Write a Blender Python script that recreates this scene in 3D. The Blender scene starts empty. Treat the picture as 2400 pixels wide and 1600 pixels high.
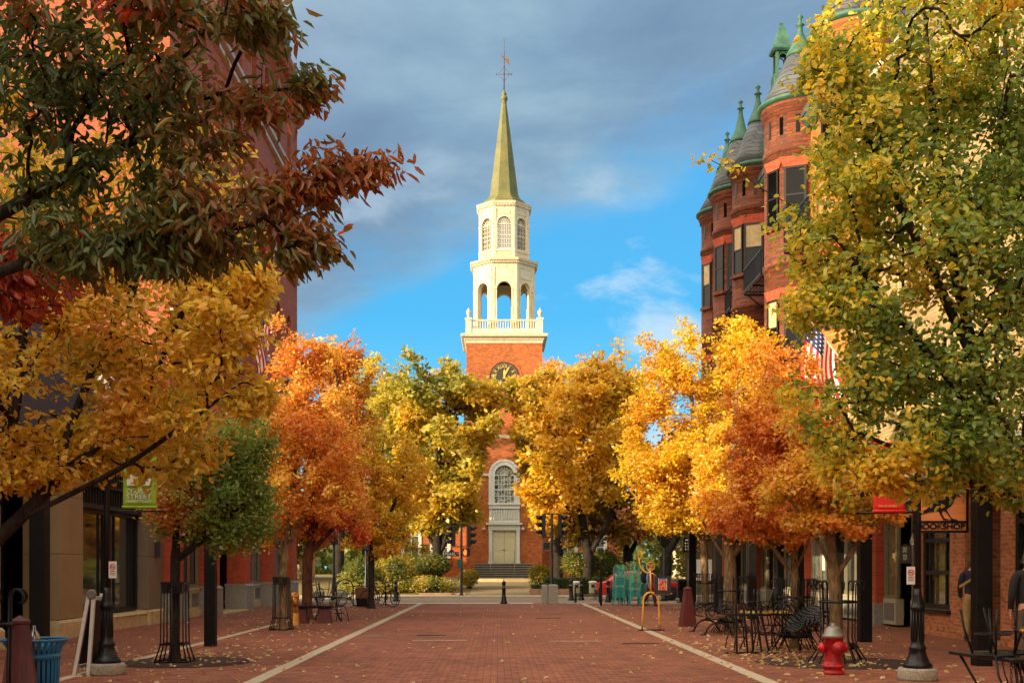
import bpy, math, random
import numpy as np
from mathutils import Vector, Matrix

S = bpy.context.scene
COL = S.collection
R = math.radians
PI = math.pi

# ---------------------------------------------------------------- camera
F_PX, VPX, HZY, EYE = 2700.0, 1166.0, 1329.0, 1.6
cam = bpy.data.cameras.new('camera')
cam.sensor_width = 36.0
cam.lens = F_PX / 2400 * 36
cam.shift_x = (1200 - VPX) / 2400
cam.shift_y = (HZY - 800) / 2400
cam.clip_end = 5000
cam_o = bpy.data.objects.new('camera', cam)
cam_o.location = (0, 0, EYE)
cam_o.rotation_euler = (R(90), 0, 0)
COL.objects.link(cam_o)
S.camera = cam_o


def at(px, py, Y):
    """world point seen at photograph pixel (px, py) at distance Y"""
    return Vector(((px - VPX) / F_PX * Y, Y, EYE + (HZY - py) / F_PX * Y))


# ---------------------------------------------------------------- world and sun
SUN_AZ, SUN_EL = 58.0, 16.0          # azimuth measured from straight behind the camera towards the left
S.view_settings.view_transform = 'Standard'
S.view_settings.look = 'None'
S.view_settings.exposure = 1.0
S.view_settings.gamma = 1.0

W = bpy.data.worlds.new('World')
S.world = W
W.use_nodes = True
wt = W.node_tree
for n in list(wt.nodes):
    wt.nodes.remove(n)


class NT:
    def __init__(self, tree):
        self.t = tree

    def n(self, typ, **kw):
        nd = self.t.nodes.new(typ)
        for k, v in kw.items():
            setattr(nd, k, v)
        return nd

    def link(self, a, b):
        self.t.links.new(a, b)

    def put(self, sock, v):
        if isinstance(v, bpy.types.NodeSocket):
            self.link(v, sock)
        elif isinstance(v, (tuple, list)) and len(v) == 3 and sock.type == 'RGBA':
            sock.default_value = (*v, 1)
        else:
            sock.default_value = v

    def math(self, op, a, b=None, c=None, clamp=False):
        nd = self.n('ShaderNodeMath', operation=op, use_clamp=clamp)
        for i, v in enumerate((a, b, c)):
            if v is not None:
                self.put(nd.inputs[i], v)
        return nd.outputs[0]

    def vmath(self, op, a, b=None):
        nd = self.n('ShaderNodeVectorMath', operation=op)
        self.put(nd.inputs[0], a)
        if b is not None:
            self.put(nd.inputs[1], b)
        return nd.outputs[0] if op not in ('DOT_PRODUCT', 'LENGTH') else nd.outputs[1]

    def mix(self, f, a, b, blend='MIX'):
        nd = self.n('ShaderNodeMix', data_type='RGBA', blend_type=blend)
        self.put(nd.inputs[0], f)
        self.put(nd.inputs[6], a)
        self.put(nd.inputs[7], b)
        return nd.outputs[2]

    def noise(self, vec, scale, detail=4, rough=0.55, dist=0.0):
        nd = self.n('ShaderNodeTexNoise')
        self.put(nd.inputs['Vector'], vec)
        nd.inputs['Scale'].default_value = scale
        nd.inputs['Detail'].default_value = detail
        nd.inputs['Roughness'].default_value = rough
        nd.inputs['Distortion'].default_value = dist
        return nd.outputs[0]

    def ramp(self, f, stops):
        nd = self.n('ShaderNodeValToRGB')
        e = nd.color_ramp.elements
        while len(e) < len(stops):
            e.new(0.5)
        for el, (p, c) in zip(e, stops):
            el.position = p
            el.color = (*c, 1) if len(c) == 3 else c
        self.put(nd.inputs[0], f)
        return nd.outputs[0]

    def smooth(self, v, lo, hi):
        nd = self.n('ShaderNodeMapRange', interpolation_type='SMOOTHSTEP')
        self.put(nd.inputs[0], v)
        nd.inputs[1].default_value = lo
        nd.inputs[2].default_value = hi
        return nd.outputs[0]

    def sep(self, v):
        nd = self.n('ShaderNodeSeparateXYZ')
        self.put(nd.inputs[0], v)
        return nd.outputs

    def comb(self, x, y, z):
        nd = self.n('ShaderNodeCombineXYZ')
        for i, v in enumerate((x, y, z)):
            self.put(nd.inputs[i], v)
        return nd.outputs[0]


w = NT(wt)
dirv = w.n('ShaderNodeTexCoord').outputs['Generated']
sx, sy, sz = w.sep(dirv)
sky = w.n('ShaderNodeTexSky', sky_type='NISHITA')
sky.sun_disc = False
sky.sun_elevation = R(SUN_EL)
sky.sun_rotation = R(180 + SUN_AZ)
sky.altitude = 60
sky.air_density = 1.0
sky.dust_density = 1.2
sky.ozone_density = 1.4
# the evening sky: deep cyan openings under broad grey-blue cloud sheets (units of background strength 0.1)
clear = w.ramp(w.math('MULTIPLY', sz, 1.6, clamp=True),
               [(0.0, (2.0, 4.7, 5.6)), (0.14, (0.85, 3.75, 5.5)), (0.34, (0.28, 2.6, 4.9)), (0.75, (0.5, 2.0, 4.2))])
clear = w.mix(0.12, clear, sky.outputs[0])
zz = w.math('ADD', w.math('ABSOLUTE', sz), 0.30)
cu = w.comb(w.math('DIVIDE', sx, zz), w.math('DIVIDE', sy, zz), w.math('MULTIPLY', sz, 2.2))
n1 = w.noise(cu, 1.35, 7, 0.55, 0.2)
n2 = w.noise(w.vmath('ADD', cu, (7.3, 2.1, 4.4)), 3.1, 7, 0.58, 0.25)
bias = w.math('MULTIPLY', w.math('SUBTRACT', w.math('SUBTRACT', sz, w.math('MULTIPLY', sx, 0.42)), 0.205), 2.1)
bias = w.math('MINIMUM', w.math('MAXIMUM', bias, -0.3), 0.3)
dens = w.math('ADD', w.math('ADD', n1, w.math('MULTIPLY', n2, 0.22)), bias)
sheet = w.smooth(dens, 0.64, 0.86)
shade = w.noise(w.vmath('ADD', cu, (1.7, 9.2, 3.0)), 2.0, 7, 0.56, 0.2)
cloud = w.ramp(shade, [(0.30, (0.85, 1.35, 2.05)), (0.45, (1.15, 1.8, 2.55)), (0.56, (1.6, 2.4, 3.0)), (0.70, (2.5, 3.3, 3.7))])
skyc = w.mix(w.math('MULTIPLY', sheet, 0.95), clear, cloud)
# a few small puffs low in the clear part
puff = w.smooth(w.math('ADD', n2, w.math('MULTIPLY', n1, 0.35)), 0.69, 0.84)
puff = w.math('MULTIPLY', puff, w.smooth(sz, 0.42, 0.16))
skyc = w.mix(w.math('MULTIPLY', puff, 0.75), skyc, (3.6, 4.3, 4.9))
# warm lit cloud round the low sun, behind the camera
glow_dir = (-math.sin(R(SUN_AZ)) * 0.97, -math.cos(R(SUN_AZ)) * 0.97, 0.24)
gd = w.vmath('DOT_PRODUCT', dirv, glow_dir)
gl = w.smooth(gd, -0.35, 1.0)
skyc = w.mix(gl, skyc, (19.0, 16.2, 12.6))
bg = w.n('ShaderNodeBackground')
w.put(bg.inputs[0], skyc)
bg.inputs[1].default_value = 0.1
w.link(bg.outputs[0], w.n('ShaderNodeOutputWorld').inputs[0])

sl = bpy.data.lights.new('sun', 'SUN')
sl.energy = 4.0
sl.angle = R(0.6)
sl.color = (1.0, 0.80, 0.52)
so = bpy.data.objects.new('sun', sl)
so.location = (-40, -30, 40)
_sd = Vector((math.sin(R(SUN_AZ)) * math.cos(R(SUN_EL)), math.cos(R(SUN_AZ)) * math.cos(R(SUN_EL)), -math.sin(R(SUN_EL))))
so.rotation_euler = _sd.to_track_quat('-Z', 'Y').to_euler()
COL.objects.link(so)

# ---------------------------------------------------------------- materials
MATS = {}


def srgb(r, g, b):
    f = lambda c: (c / 255 / 12.92) if c / 255 <= 0.04045 else ((c / 255 + 0.055) / 1.055) ** 2.4
    return (f(r), f(g), f(b))


def new_mat(name):
    m = bpy.data.materials.new(name)
    m.use_nodes = True
    t = NT(m.node_tree)
    for n in list(m.node_tree.nodes):
        m.node_tree.nodes.remove(n)
    out = t.n('ShaderNodeOutputMaterial')
    p = t.n('ShaderNodeBsdfPrincipled')
    t.link(p.outputs[0], out.inputs[0])
    MATS[name] = m
    return m, t, p, out


def bump(t, p, h, dist=0.01, strength=0.5):
    b = t.n('ShaderNodeBump')
    b.inputs['Distance'].default_value = dist
    b.inputs['Strength'].default_value = strength
    t.put(b.inputs['Height'], h)
    t.link(b.outputs[0], p.inputs['Normal'])


def mat(name, col, rough=0.6, metal=0.0, var=0.15, scale=6.0, bmp=0.0, col2=None, spec=0.5, coat=0.0):
    m, t, p, _ = new_mat(name)
    co = t.n('ShaderNodeTexCoord').outputs['Object']
    nz_ = t.noise(co, scale, 5, 0.6)
    c2 = col2 or tuple(c * (1 - var * 1.6) for c in col)
    c1 = tuple(min(1, c * (1 + var * 0.5)) for c in col)
    c = t.ramp(nz_, [(0.3, c2), (0.68, c1)])
    t.put(p.inputs['Base Color'], c)
    fine = t.noise(co, scale * 9, 4, 0.6)
    t.put(p.inputs['Roughness'], t.math('ADD', t.math('MULTIPLY', fine, 0.25), max(0.02, rough - 0.12)))
    p.inputs['Metallic'].default_value = metal
    p.inputs['Specular IOR Level'].default_value = spec
    if coat:
        p.inputs['Coat Weight'].default_value = coat
        p.inputs['Coat Roughness'].default_value = 0.06
    if bmp:
        bump(t, p, fine, bmp, 0.6)
    return m


def brick_mat(name, c1, c2, mortar, bw=0.21, bh=0.075, stain=0.25, mort=0.012, rough=0.85, axes='wall', bmp=0.006, c3=None):
    m, t, p, _ = new_mat(name)
    pos = t.n('ShaderNodeNewGeometry').outputs['Position']
    x, y, z = t.sep(pos)
    uv = t.comb(t.math('ADD', x, y), z, 0.0) if axes == 'wall' else t.comb(x, y, 0.0)
    b = t.n('ShaderNodeTexBrick')
    t.put(b.inputs['Vector'], uv)
    b.inputs['Scale'].default_value = 1.0
    b.inputs['Brick Width'].default_value = bw
    b.inputs['Row Height'].default_value = bh
    b.inputs['Mortar Size'].default_value = mort
    b.inputs['Mortar Smooth'].default_value = 0.3
    b.inputs['Bias'].default_value = -0.1
    t.put(b.inputs['Color1'], c1)
    t.put(b.inputs['Color2'], c2)
    t.put(b.inputs['Mortar'], mortar)
    c = b.outputs['Color']
    if c3:
        odd = t.smooth(t.noise(t.vmath('MULTIPLY', pos, (3.1, 3.1, 9.0)), 1.6, 1, 0.4), 0.60, 0.66)
        c = t.mix(t.math('MULTIPLY', odd, 0.55), c, c3)
    big = t.noise(pos, 0.35 if axes == 'wall' else 0.22, 6, 0.65)
    mid = t.noise(pos, 2.3, 5, 0.65)
    f = t.math('ADD', t.math('MULTIPLY', big, 0.6), t.math('MULTIPLY', mid, 0.4))
    st = t.ramp(f, [(0.32, tuple([1 - stain] * 3)), (0.62, (1.08, 1.06, 1.04))])
    c = t.mix(1.0, c, st, 'MULTIPLY')
    t.put(p.inputs['Base Color'], c)
    t.put(p.inputs['Roughness'], t.math('ADD', t.math('MULTIPLY', mid, 0.25), rough - 0.15))
    p.inputs['Specular IOR Level'].default_value = 0.3
    h = t.math('ADD', t.math('MULTIPLY', b.outputs['Fac'], -1.0), t.math('MULTIPLY', t.noise(pos, 22, 4, 0.6), 0.5))
    bump(t, p, h, bmp, 0.7)
    return m


def glass_mat(name, col, rough=0.04, spec=0.8, var=0.5):
    m, t, p, _ = new_mat(name)
    co = t.n('ShaderNodeTexCoord').outputs['Object']
    t.put(p.inputs['Base Color'], t.ramp(t.noise(co, 1.7, 3, 0.5), [(0.3, tuple(c * (1 - var) for c in col)), (0.7, col)]))
    p.inputs['Roughness'].default_value = rough
    p.inputs['Specular IOR Level'].default_value = spec
    p.inputs['IOR'].default_value = 2.1 if spec > .5 else 1.5
    bump(t, p, t.noise(co, 0.9, 2, 0.5), 0.02, 0.12)
    return m


def emit_mat(name, col, strength):
    m, t, p, out = new_mat(name)
    p.inputs['Base Color'].default_value = (*col, 1)
    p.inputs['Emission Color'].default_value = (*col, 1)
    p.inputs['Emission Strength'].default_value = strength
    return m


def leaf_mat(name, trans=0.48, gloss=0.04, refl=(1.12, 1.2, 1.1), thru=(1.3, 1.45, 1.0)):
    m, t, p, out = new_mat(name)
    a = t.n('ShaderNodeAttribute', attribute_name='col')
    d = t.n('ShaderNodeBsdfDiffuse')
    c1 = t.mix(1.0, a.outputs['Color'], refl, 'MULTIPLY')
    c2 = t.mix(1.0, a.outputs['Color'], thru, 'MULTIPLY')
    t.put(d.inputs[0], c1)
    tr = t.n('ShaderNodeBsdfTranslucent')
    t.put(tr.inputs[0], c2)
    mx = t.n('ShaderNodeMixShader')
    mx.inputs[0].default_value = trans
    t.link(d.outputs[0], mx.inputs[1])
    t.link(tr.outputs[0], mx.inputs[2])
    g = t.n('ShaderNodeBsdfGlossy')
    g.inputs['Roughness'].default_value = 0.45
    m2 = t.n('ShaderNodeMixShader')
    m2.inputs[0].default_value = gloss
    t.link(mx.outputs[0], m2.inputs[1])
    t.link(g.outputs[0], m2.inputs[2])
    t.link(m2.outputs[0], out.inputs[0])
    return m


def bark_mat(name, c1, c2):
    m, t, p, _ = new_mat(name)
    pos = t.n('ShaderNodeNewGeometry').outputs['Position']
    v = t.vmath('MULTIPLY', pos, (1, 1, 0.22))
    n = t.noise(v, 26, 6, 0.65)
    n2 = t.noise(pos, 3, 3, 0.5)
    c = t.ramp(t.math('ADD', t.math('MULTIPLY', n, 0.7), t.math('MULTIPLY', n2, 0.3)), [(0.36, c1), (0.62, c2)])
    t.put(p.inputs['Base Color'], c)
    p.inputs['Roughness'].default_value = 0.9
    p.inputs['Specular IOR Level'].default_value = 0.2
    bump(t, p, n, 0.02, 0.9)
    return m


def wood_mat(name, c1, c2, axis=2, scale=30, rough=0.5):
    m, t, p, _ = new_mat(name)
    co = t.n('ShaderNodeTexCoord').outputs['Object']
    s = [1, 1, 1]
    s[axis] = 0.06
    n = t.noise(t.vmath('MULTIPLY', co, tuple(s)), scale, 5, 0.6, 0.4)
    t.put(p.inputs['Base Color'], t.ramp(n, [(0.35, c1), (0.65, c2)]))
    p.inputs['Roughness'].default_value = rough
    bump(t, p, n, 0.003, 0.5)
    return m


M_PAVE = brick_mat('brick_pavers', srgb(166, 104, 76), srgb(126, 76, 58), srgb(66, 46, 38), 0.21, 0.105, 0.46, 0.007, 0.82, 'floor', 0.005, srgb(98, 60, 50))
M_CHURCH = brick_mat('church_brick', srgb(196, 106, 42), srgb(146, 72, 32), srgb(160, 108, 78), 0.26, 0.10, 0.4, 0.012, c3=srgb(118, 56, 34))
M_TOWERBRICK = brick_mat('pink_red_brick', srgb(186, 96, 64), srgb(158, 76, 52), srgb(168, 110, 84), 0.22, 0.075, 0.18, 0.008)
M_TURRET = brick_mat('turret_brick', srgb(142, 76, 48), srgb(96, 46, 30), srgb(92, 66, 50), 0.30, 0.10, 0.4, 0.014, c3=srgb(84, 40, 28))
M_DEEPRED = brick_mat('deep_red_brick', srgb(196, 78, 42), srgb(160, 58, 34), srgb(150, 96, 74), 0.21, 0.075, 0.25, 0.01)
M_SHOPBRICK = brick_mat('mottled_shop_brick', srgb(204, 122, 78), srgb(160, 92, 60), srgb(178, 142, 104), 0.23, 0.085, 0.22, 0.012, c3=srgb(104, 74, 48))
M_CREAM = brick_mat('cream_painted_brick', srgb(176, 154, 108), srgb(152, 128, 86), srgb(140, 120, 84), 0.30, 0.10, 0.3, 0.012)
M_SUNBRICK = brick_mat('sun_tinted_brick', srgb(206, 138, 62), srgb(156, 94, 42), srgb(150, 106, 62), 0.30, 0.10, 0.35, 0.014)  # turret brick again, with the low sun's gold put into its colour
M_WHITE = mat('white_paint', srgb(212, 199, 166), 0.5, var=0.10, scale=1.6)
M_CREAMPAINT = mat('cream_door_paint', srgb(206, 198, 160), 0.5, var=0.06)
M_GREYWHITE = mat('grey_white_paint', srgb(206, 208, 196), 0.5, var=0.07)
M_COPPER = mat('green_copper', srgb(62, 108, 82), 0.6, var=0.25, scale=2.5, col2=srgb(40, 76, 60))
M_SPIRE = mat('olive_copper', srgb(104, 98, 44), 0.55, var=0.25, scale=1.2, col2=srgb(78, 84, 44))
M_SLATE = brick_mat('slate_tiles', srgb(98, 102, 104), srgb(72, 76, 80), srgb(44, 46, 50), 0.28, 0.2, 0.22, 0.012, 0.6)
M_BLACK = mat('black_iron', (0.007, 0.007, 0.008), 0.36, 0.0, var=0.3, scale=9, spec=0.35)
M_BLACKPOST = mat('dark_timber', (0.008, 0.006, 0.005), 0.6, var=0.4, spec=0.2)
M_REDWOOD = wood_mat('dark_red_wood', srgb(72, 24, 22), srgb(104, 38, 32), 2, 30, 0.55)
M_GRANITE = mat('grey_granite', srgb(150, 146, 134), 0.8, var=0.3, scale=30, bmp=0.006)
M_STRIP = mat('granite_strip', srgb(186, 172, 146), 0.8, var=0.22, scale=14, bmp=0.003)
M_CONCRETE = mat('concrete', srgb(168, 160, 140), 0.9, var=0.35, scale=45, bmp=0.01)
M_STONE = mat('buff_stone', srgb(196, 172, 124), 0.8, var=0.18, scale=5, bmp=0.004)
M_DARKSTONE = mat('dark_step_stone', srgb(84, 74, 52), 0.85, var=0.35, scale=7, bmp=0.006)
M_BEIGE = mat('beige_panel', srgb(150, 124, 84), 0.6, var=0.08, scale=2)
M_TAUPE = mat('taupe_panel', srgb(120, 104, 78), 0.6, var=0.08, scale=2)
M_DARKPANEL = mat('dark_brown_panel', srgb(46, 36, 30), 0.55, var=0.15)
M_FRAME = mat('dark_bronze_frame', (0.012, 0.011, 0.010), 0.45, 0.0, var=0.2, spec=0.3)
M_GREYFRAME = mat('olive_grey_frame', srgb(124, 118, 94), 0.5, var=0.08)
M_PANELGREY = mat('grey_panel', srgb(110, 108, 100), 0.55, var=0.08)
M_PALEPANEL = mat('pale_panel', srgb(176, 168, 140), 0.5, var=0.06)
M_GLASS = glass_mat('shop_glass', (0.035, 0.037, 0.035))
M_GLASSDK = glass_mat('dark_glass', (0.005, 0.005, 0.006), 0.1, 0.18)
M_GLASSLT = glass_mat('pale_glass', (0.16, 0.19, 0.17), 0.05)
M_GLASSWARM = glass_mat('warm_shop_glass', (0.22, 0.17, 0.07), 0.06)
M_BLIND = mat('olive_blind', srgb(120, 108, 60), 0.7, var=0.06)
M_ASPHALT = mat('asphalt', (0.06, 0.058, 0.055), 0.9, var=0.3, scale=12, bmp=0.004)
M_SIDEWALK = mat('sidewalk_concrete', srgb(176, 162, 138), 0.9, var=0.15, scale=5)
M_GRASS = mat('leafy_lawn', srgb(120, 96, 44), 0.95, var=0.5, scale=3.5, bmp=0.03, col2=srgb(62, 70, 28))
M_EARTH = mat('earth', srgb(86, 74, 50), 0.95, var=0.3, scale=0.2)
M_PATH = mat('path_stone', srgb(134, 118, 82), 0.9, var=0.25, scale=4)
M_WHITELINE = mat('white_road_paint', srgb(226, 222, 208), 0.7, var=0.12, scale=6)
M_RED = mat('red_paint', srgb(190, 28, 32), 0.5, var=0.3, scale=7, bmp=0.003, col2=srgb(120, 20, 22))
M_SILVER = mat('silver_paint', srgb(136, 134, 124), 0.45, 0.5, var=0.2)
M_BLUE = mat('blue_paint', srgb(24, 122, 176), 0.4, var=0.15, scale=5)
M_YELLOW = mat('yellow_paint', srgb(232, 168, 50), 0.4, var=0.08)
M_BRONZE = mat('polished_bronze', srgb(186, 132, 66), 0.32, 0.75, var=0.3, scale=7)
M_GOLD = mat('gold_leaf', srgb(222, 180, 84), 0.35, 0.6, var=0.1)
M_CLOCK = mat('black_clock_face', (0.03, 0.025, 0.012), 0.5, var=0.1)
M_TEAL = mat('teal_paint', srgb(46, 146, 144), 0.45, var=0.12)
M_MINT = mat('mint_paint', srgb(104, 178, 144), 0.45, var=0.1)
M_CARRED = mat('car_red', srgb(186, 26, 34), 0.3, 0.0, var=0.05, coat=0.8)
M_TYRE = mat('tyre_rubber', (0.015, 0.015, 0.016), 0.85)
M_ALLOY = mat('alloy_rim', srgb(170, 170, 170), 0.35, 0.8)
M_BANNERGREEN = mat('lime_banner', srgb(146, 182, 40), 0.7, var=0.06)
M_BANNERRED = mat('red_banner', srgb(226, 46, 34), 0.65, var=0.06)
M_SIGNWOOD = wood_mat('orange_sign_wood', srgb(206, 116, 60), srgb(222, 140, 78), 0, 14, 0.5)
M_SIGNWHITE = mat('sign_white', srgb(226, 222, 212), 0.5, var=0.04)
M_SIGNRED = mat('sign_red', srgb(206, 40, 36), 0.5)
M_LETTER = mat('pale_lettering', srgb(214, 216, 196), 0.6, var=0.03)
M_FLAGRED = mat('flag_red', srgb(196, 30, 44), 0.75, var=0.08)
M_FLAGWHITE = mat('flag_white', srgb(234, 228, 220), 0.75, var=0.05)
M_FLAGBLUE = mat('flag_blue', srgb(34, 40, 92), 0.75, var=0.08)
M_NEON = emit_mat('red_neon', (1.0, 0.12, 0.06), 2.2)
M_NEONBLUE = emit_mat('blue_neon', (0.1, 0.25, 1.0), 1.6)
M_HANDSIG = emit_mat('orange_signal', (1.0, 0.13, 0.02), 1.4)
M_SKIN = mat('skin', srgb(206, 150, 118), 0.55, var=0.08)
M_NAVY = mat('navy_cloth', srgb(44, 44, 62), 0.85, var=0.2, scale=14, bmp=0.003)
M_BLACKCLOTH = mat('black_cloth', (0.012, 0.012, 0.014), 0.85, var=0.3, scale=14, bmp=0.003)
M_KHAKI = mat('khaki_cloth', srgb(168, 138, 84), 0.85, var=0.15, scale=14, bmp=0.003)
M_BROWNCLOTH = mat('brown_cloth', srgb(84, 66, 46), 0.85, var=0.15, scale=14, bmp=0.003)
M_MAROON = mat('maroon_cloth', srgb(84, 30, 38), 0.85, var=0.15)
M_SKYBLUE = mat('pale_blue_cloth', srgb(110, 146, 196), 0.85, var=0.12)
M_HAIR = mat('grey_brown_hair', srgb(92, 80, 66), 0.7, var=0.35, scale=40, bmp=0.004)
M_SHOE = mat('dark_leather', (0.03, 0.022, 0.016), 0.5)
M_BARKDK = bark_mat('dark_bark', (0.010, 0.008, 0.007), (0.045, 0.034, 0.026))
M_BARK = bark_mat('grey_brown_bark', srgb(58, 44, 32), srgb(150, 124, 88))
M_BARKRED = bark_mat('red_brown_bark', srgb(58, 36, 28), srgb(116, 76, 56))
m, t, p, _ = new_mat('weathered_white_paint')
pos = t.n('ShaderNodeNewGeometry').outputs['Position']
str_ = t.noise(t.vmath('MULTIPLY', pos, (5, 5, .45)), 1.6, 6, .65)
blot = t.noise(pos, 1.3, 5, .6)
t.put(p.inputs['Base Color'], t.ramp(t.math('ADD', t.math('MULTIPLY', str_, .6), t.math('MULTIPLY', blot, .4)), [(.34, srgb(164, 152, 122)), (.46, srgb(204, 190, 156)), (.62, srgb(216, 204, 174))]))
p.inputs['Roughness'].default_value = .6
bump(t, p, t.noise(t.vmath('MULTIPLY', pos, (1, 1, 9)), 3, 3, .5), .01, .4)
M_WHITE = m
M_LEAF = leaf_mat('leaf')
M_LEAFDARK = leaf_mat('leathery_leaf', 0.4, 0.05, (1.15, 1.12, 1.0), (1.7, 1.5, 1.1))

# ---------------------------------------------------------------- mesh helpers
def link_mesh(name, me, m, parent=None, smooth=False):
    o = bpy.data.objects.new(name, me)
    for mm in (m if isinstance(m, (list, tuple)) else [m]):
        me.materials.append(mm)
    COL.objects.link(o)
    if parent is not None:
        o.parent = parent
    return o


def frame_of(d):
    d = Vector(d).normalized()
    a = Vector((0, 0, 1)) if abs(d.z) < 0.9 else Vector((0, 1, 0))
    u = d.cross(a).normalized()
    return u, u.cross(d).normalized()      # v roughly up


class MB:
    def __init__(self):
        self.v, self.f, self.s, self.mi = [], [], [], []
        self.m = 0

    def add(self, vs, fs, smooth=False):
        b = len(self.v)
        self.v += [tuple(p) for p in vs]
        for f in fs:
            self.f.append([i + b for i in f])
            self.s.append(smooth)
            self.mi.append(self.m)
        return self

    def box(self, x0, x1, y0, y1, z0, z1):
        vs = [(x, y, z) for z in (z0, z1) for y in (y0, y1) for x in (x0, x1)]
        return self.add(vs, [(0, 2, 3, 1), (4, 5, 7, 6), (0, 1, 5, 4), (2, 6, 7, 3), (0, 4, 6, 2), (1, 3, 7, 5)])

    def obox(self, c, u, v, n, a, b, d):
        """box centred c with half sizes a,b,d along unit axes u,v,n"""
        c, u, v, n = Vector(c), Vector(u), Vector(v), Vector(n)
        vs = [c + u * (a * i) + v * (b * j) + n * (d * k) for k in (-1, 1) for j in (-1, 1) for i in (-1, 1)]
        return self.add(vs, [(0, 2, 3, 1), (4, 5, 7, 6), (0, 1, 5, 4), (2, 6, 7, 3), (0, 4, 6, 2), (1, 3, 7, 5)])

    def bar(self, p0, p1, w, h=None):
        p0, p1 = Vector(p0), Vector(p1)
        d = p1 - p0
        u, v = frame_of(d)
        return self.obox((p0 + p1) / 2, u, v, d.normalized(), w / 2, (h or w) / 2, d.length / 2)

    def frustum(self, x, y, z0, z1, a0, b0, a1, b1):
        vs = [(x + i * a0, y + j * b0, z0) for i, j in ((-1, -1), (1, -1), (1, 1), (-1, 1))] + \
             [(x + i * a1, y + j * b1, z1) for i, j in ((-1, -1), (1, -1), (1, 1), (-1, 1))]
        return self.add(vs, [(3, 2, 1, 0), (4, 5, 6, 7), (0, 1, 5, 4), (1, 2, 6, 5), (2, 3, 7, 6), (3, 0, 4, 7)])

    def tube(self, pts, r, n=8, closed=False, caps=True, smooth=True):
        pts = [Vector(p) for p in pts]
        k = len(pts)
        rs = r if isinstance(r, (list, tuple)) else [r] * k
        vs, fs = [], []
        prev = None
        for i, p in enumerate(pts):
            if closed:
                d = pts[(i + 1) % k] - pts[i - 1]
            else:
                d = pts[min(i + 1, k - 1)] - pts[max(i - 1, 0)]
            if d.length < 1e-9:
                d = Vector((0, 0, 1))
            d.normalize()
            if prev is None:
                u, v = frame_of(d)
            else:
                u = prev - d * prev.dot(d)
                if u.length < 1e-6:
                    u, _ = frame_of(d)
                u.normalize()
                v = u.cross(d)
            prev = u
            for j in range(n):
                a = 2 * PI * j / n
                vs.append(p + (u * math.cos(a) + v * math.sin(a)) * rs[i])
        for i in range(k if closed else k - 1):
            i2 = (i + 1) % k
            for j in range(n):
                j2 = (j + 1) % n
                fs.append((i * n + j, i * n + j2, i2 * n + j2, i2 * n + j))
        self.add(vs, fs, smooth)
        if caps and not closed:
            self.add(vs[:n], [tuple(range(n))[::-1]])
            self.add(vs[-n:], [tuple(range(n))])
        return self

    def lathe(self, prof, c=(0, 0), n=20, smooth=True, cap=True, axis=None, a0=0.0):
        """prof [(r,z)...] round the vertical through c (x,y) or with axis=(origin,dir)"""
        if axis:
            o, d = Vector(axis[0]), Vector(axis[1]).normalized()
            u, v = frame_of(d)
        else:
            o, d, u, v = Vector((c[0], c[1], 0)), Vector((0, 0, 1)), Vector((1, 0, 0)), Vector((0, 1, 0))
        vs, fs = [], []
        for r, z in prof:
            for j in range(n):
                a = a0 + 2 * PI * j / n
                vs.append(o + d * z + (u * math.cos(a) + v * math.sin(a)) * r)
        for i in range(len(prof) - 1):
            for j in range(n):
                j2 = (j + 1) % n
                fs.append((i * n + j, i * n + j2, (i + 1) * n + j2, (i + 1) * n + j))
        self.add(vs, fs, smooth)
        if cap:
            if prof[0][0] > 1e-6:
                self.add(vs[:n], [tuple(range(n))[::-1]])
            if prof[-1][0] > 1e-6:
                self.add(vs[-n:], [tuple(range(n))])
        return self

    def octo(self, prof, c):
        """octagonal lathe, prof in (half width across flats, z), flats facing the axes"""
        k = 1 / math.cos(PI / 8)
        return self.lathe([(r * k, z) for r, z in prof], c, 8, smooth=False, a0=PI / 8)

    def prism(self, poly, o, u, v, n, d):
        """polygon (a,b) list in plane o + a*u + b*v extruded d along n"""
        o, u, v, n = Vector(o), Vector(u), Vector(v), Vector(n)
        k = len(poly)
        vs = [o + u * a + v * b for a, b in poly] + [o + u * a + v * b + n * d for a, b in poly]
        fs = [tuple(range(k))[::-1], tuple(range(k, 2 * k))]
        fs += [(i, (i + 1) % k, (i + 1) % k + k, i + k) for i in range(k)]
        return self.add(vs, fs)

    def ball(self, c, rx, ry=None, rz=None, n=12, m=8):
        ry, rz = ry or rx, rz or rx
        c = Vector(c)
        vs, fs = [], []
        for i in range(m + 1):
            t = PI * i / m
            for j in range(n):
                a = 2 * PI * j / n
                vs.append(c + Vector((rx * math.sin(t) * math.cos(a), ry * math.sin(t) * math.sin(a), -rz * math.cos(t))))
        for i in range(m):
            for j in range(n):
                j2 = (j + 1) % n
                fs.append((i * n + j, i * n + j2, (i + 1) * n + j2, (i + 1) * n + j))
        return self.add(vs, fs, True)

    def arch_ring(self, o, u, n, cu, z0, zs, ri, ro, d, seg=14):
        """an arched surround: jambs from z0 to zs then a half ring; plane point = o + u*a + Z*b, thickness d along n"""
        o, u, n = Vector(o), Vector(u), Vector(n)
        Z = Vector((0, 0, 1))
        inn = [(cu - ri, z0)] + [(cu + ri * math.cos(PI - PI * i / seg), zs + ri * math.sin(PI * i / seg)) for i in range(seg + 1)] + [(cu + ri, z0)]
        out = [(cu - ro, z0)] + [(cu + ro * math.cos(PI - PI * i / seg), zs + ro * math.sin(PI * i / seg)) for i in range(seg + 1)] + [(cu + ro, z0)]
        k = len(inn)
        P = lambda ab, e: o + u * ab[0] + Z * ab[1] + n * e
        vs = [P(a, d) for a in inn] + [P(a, d) for a in out] + [P(a, 0) for a in inn] + [P(a, 0) for a in out]
        fs = []
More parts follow.
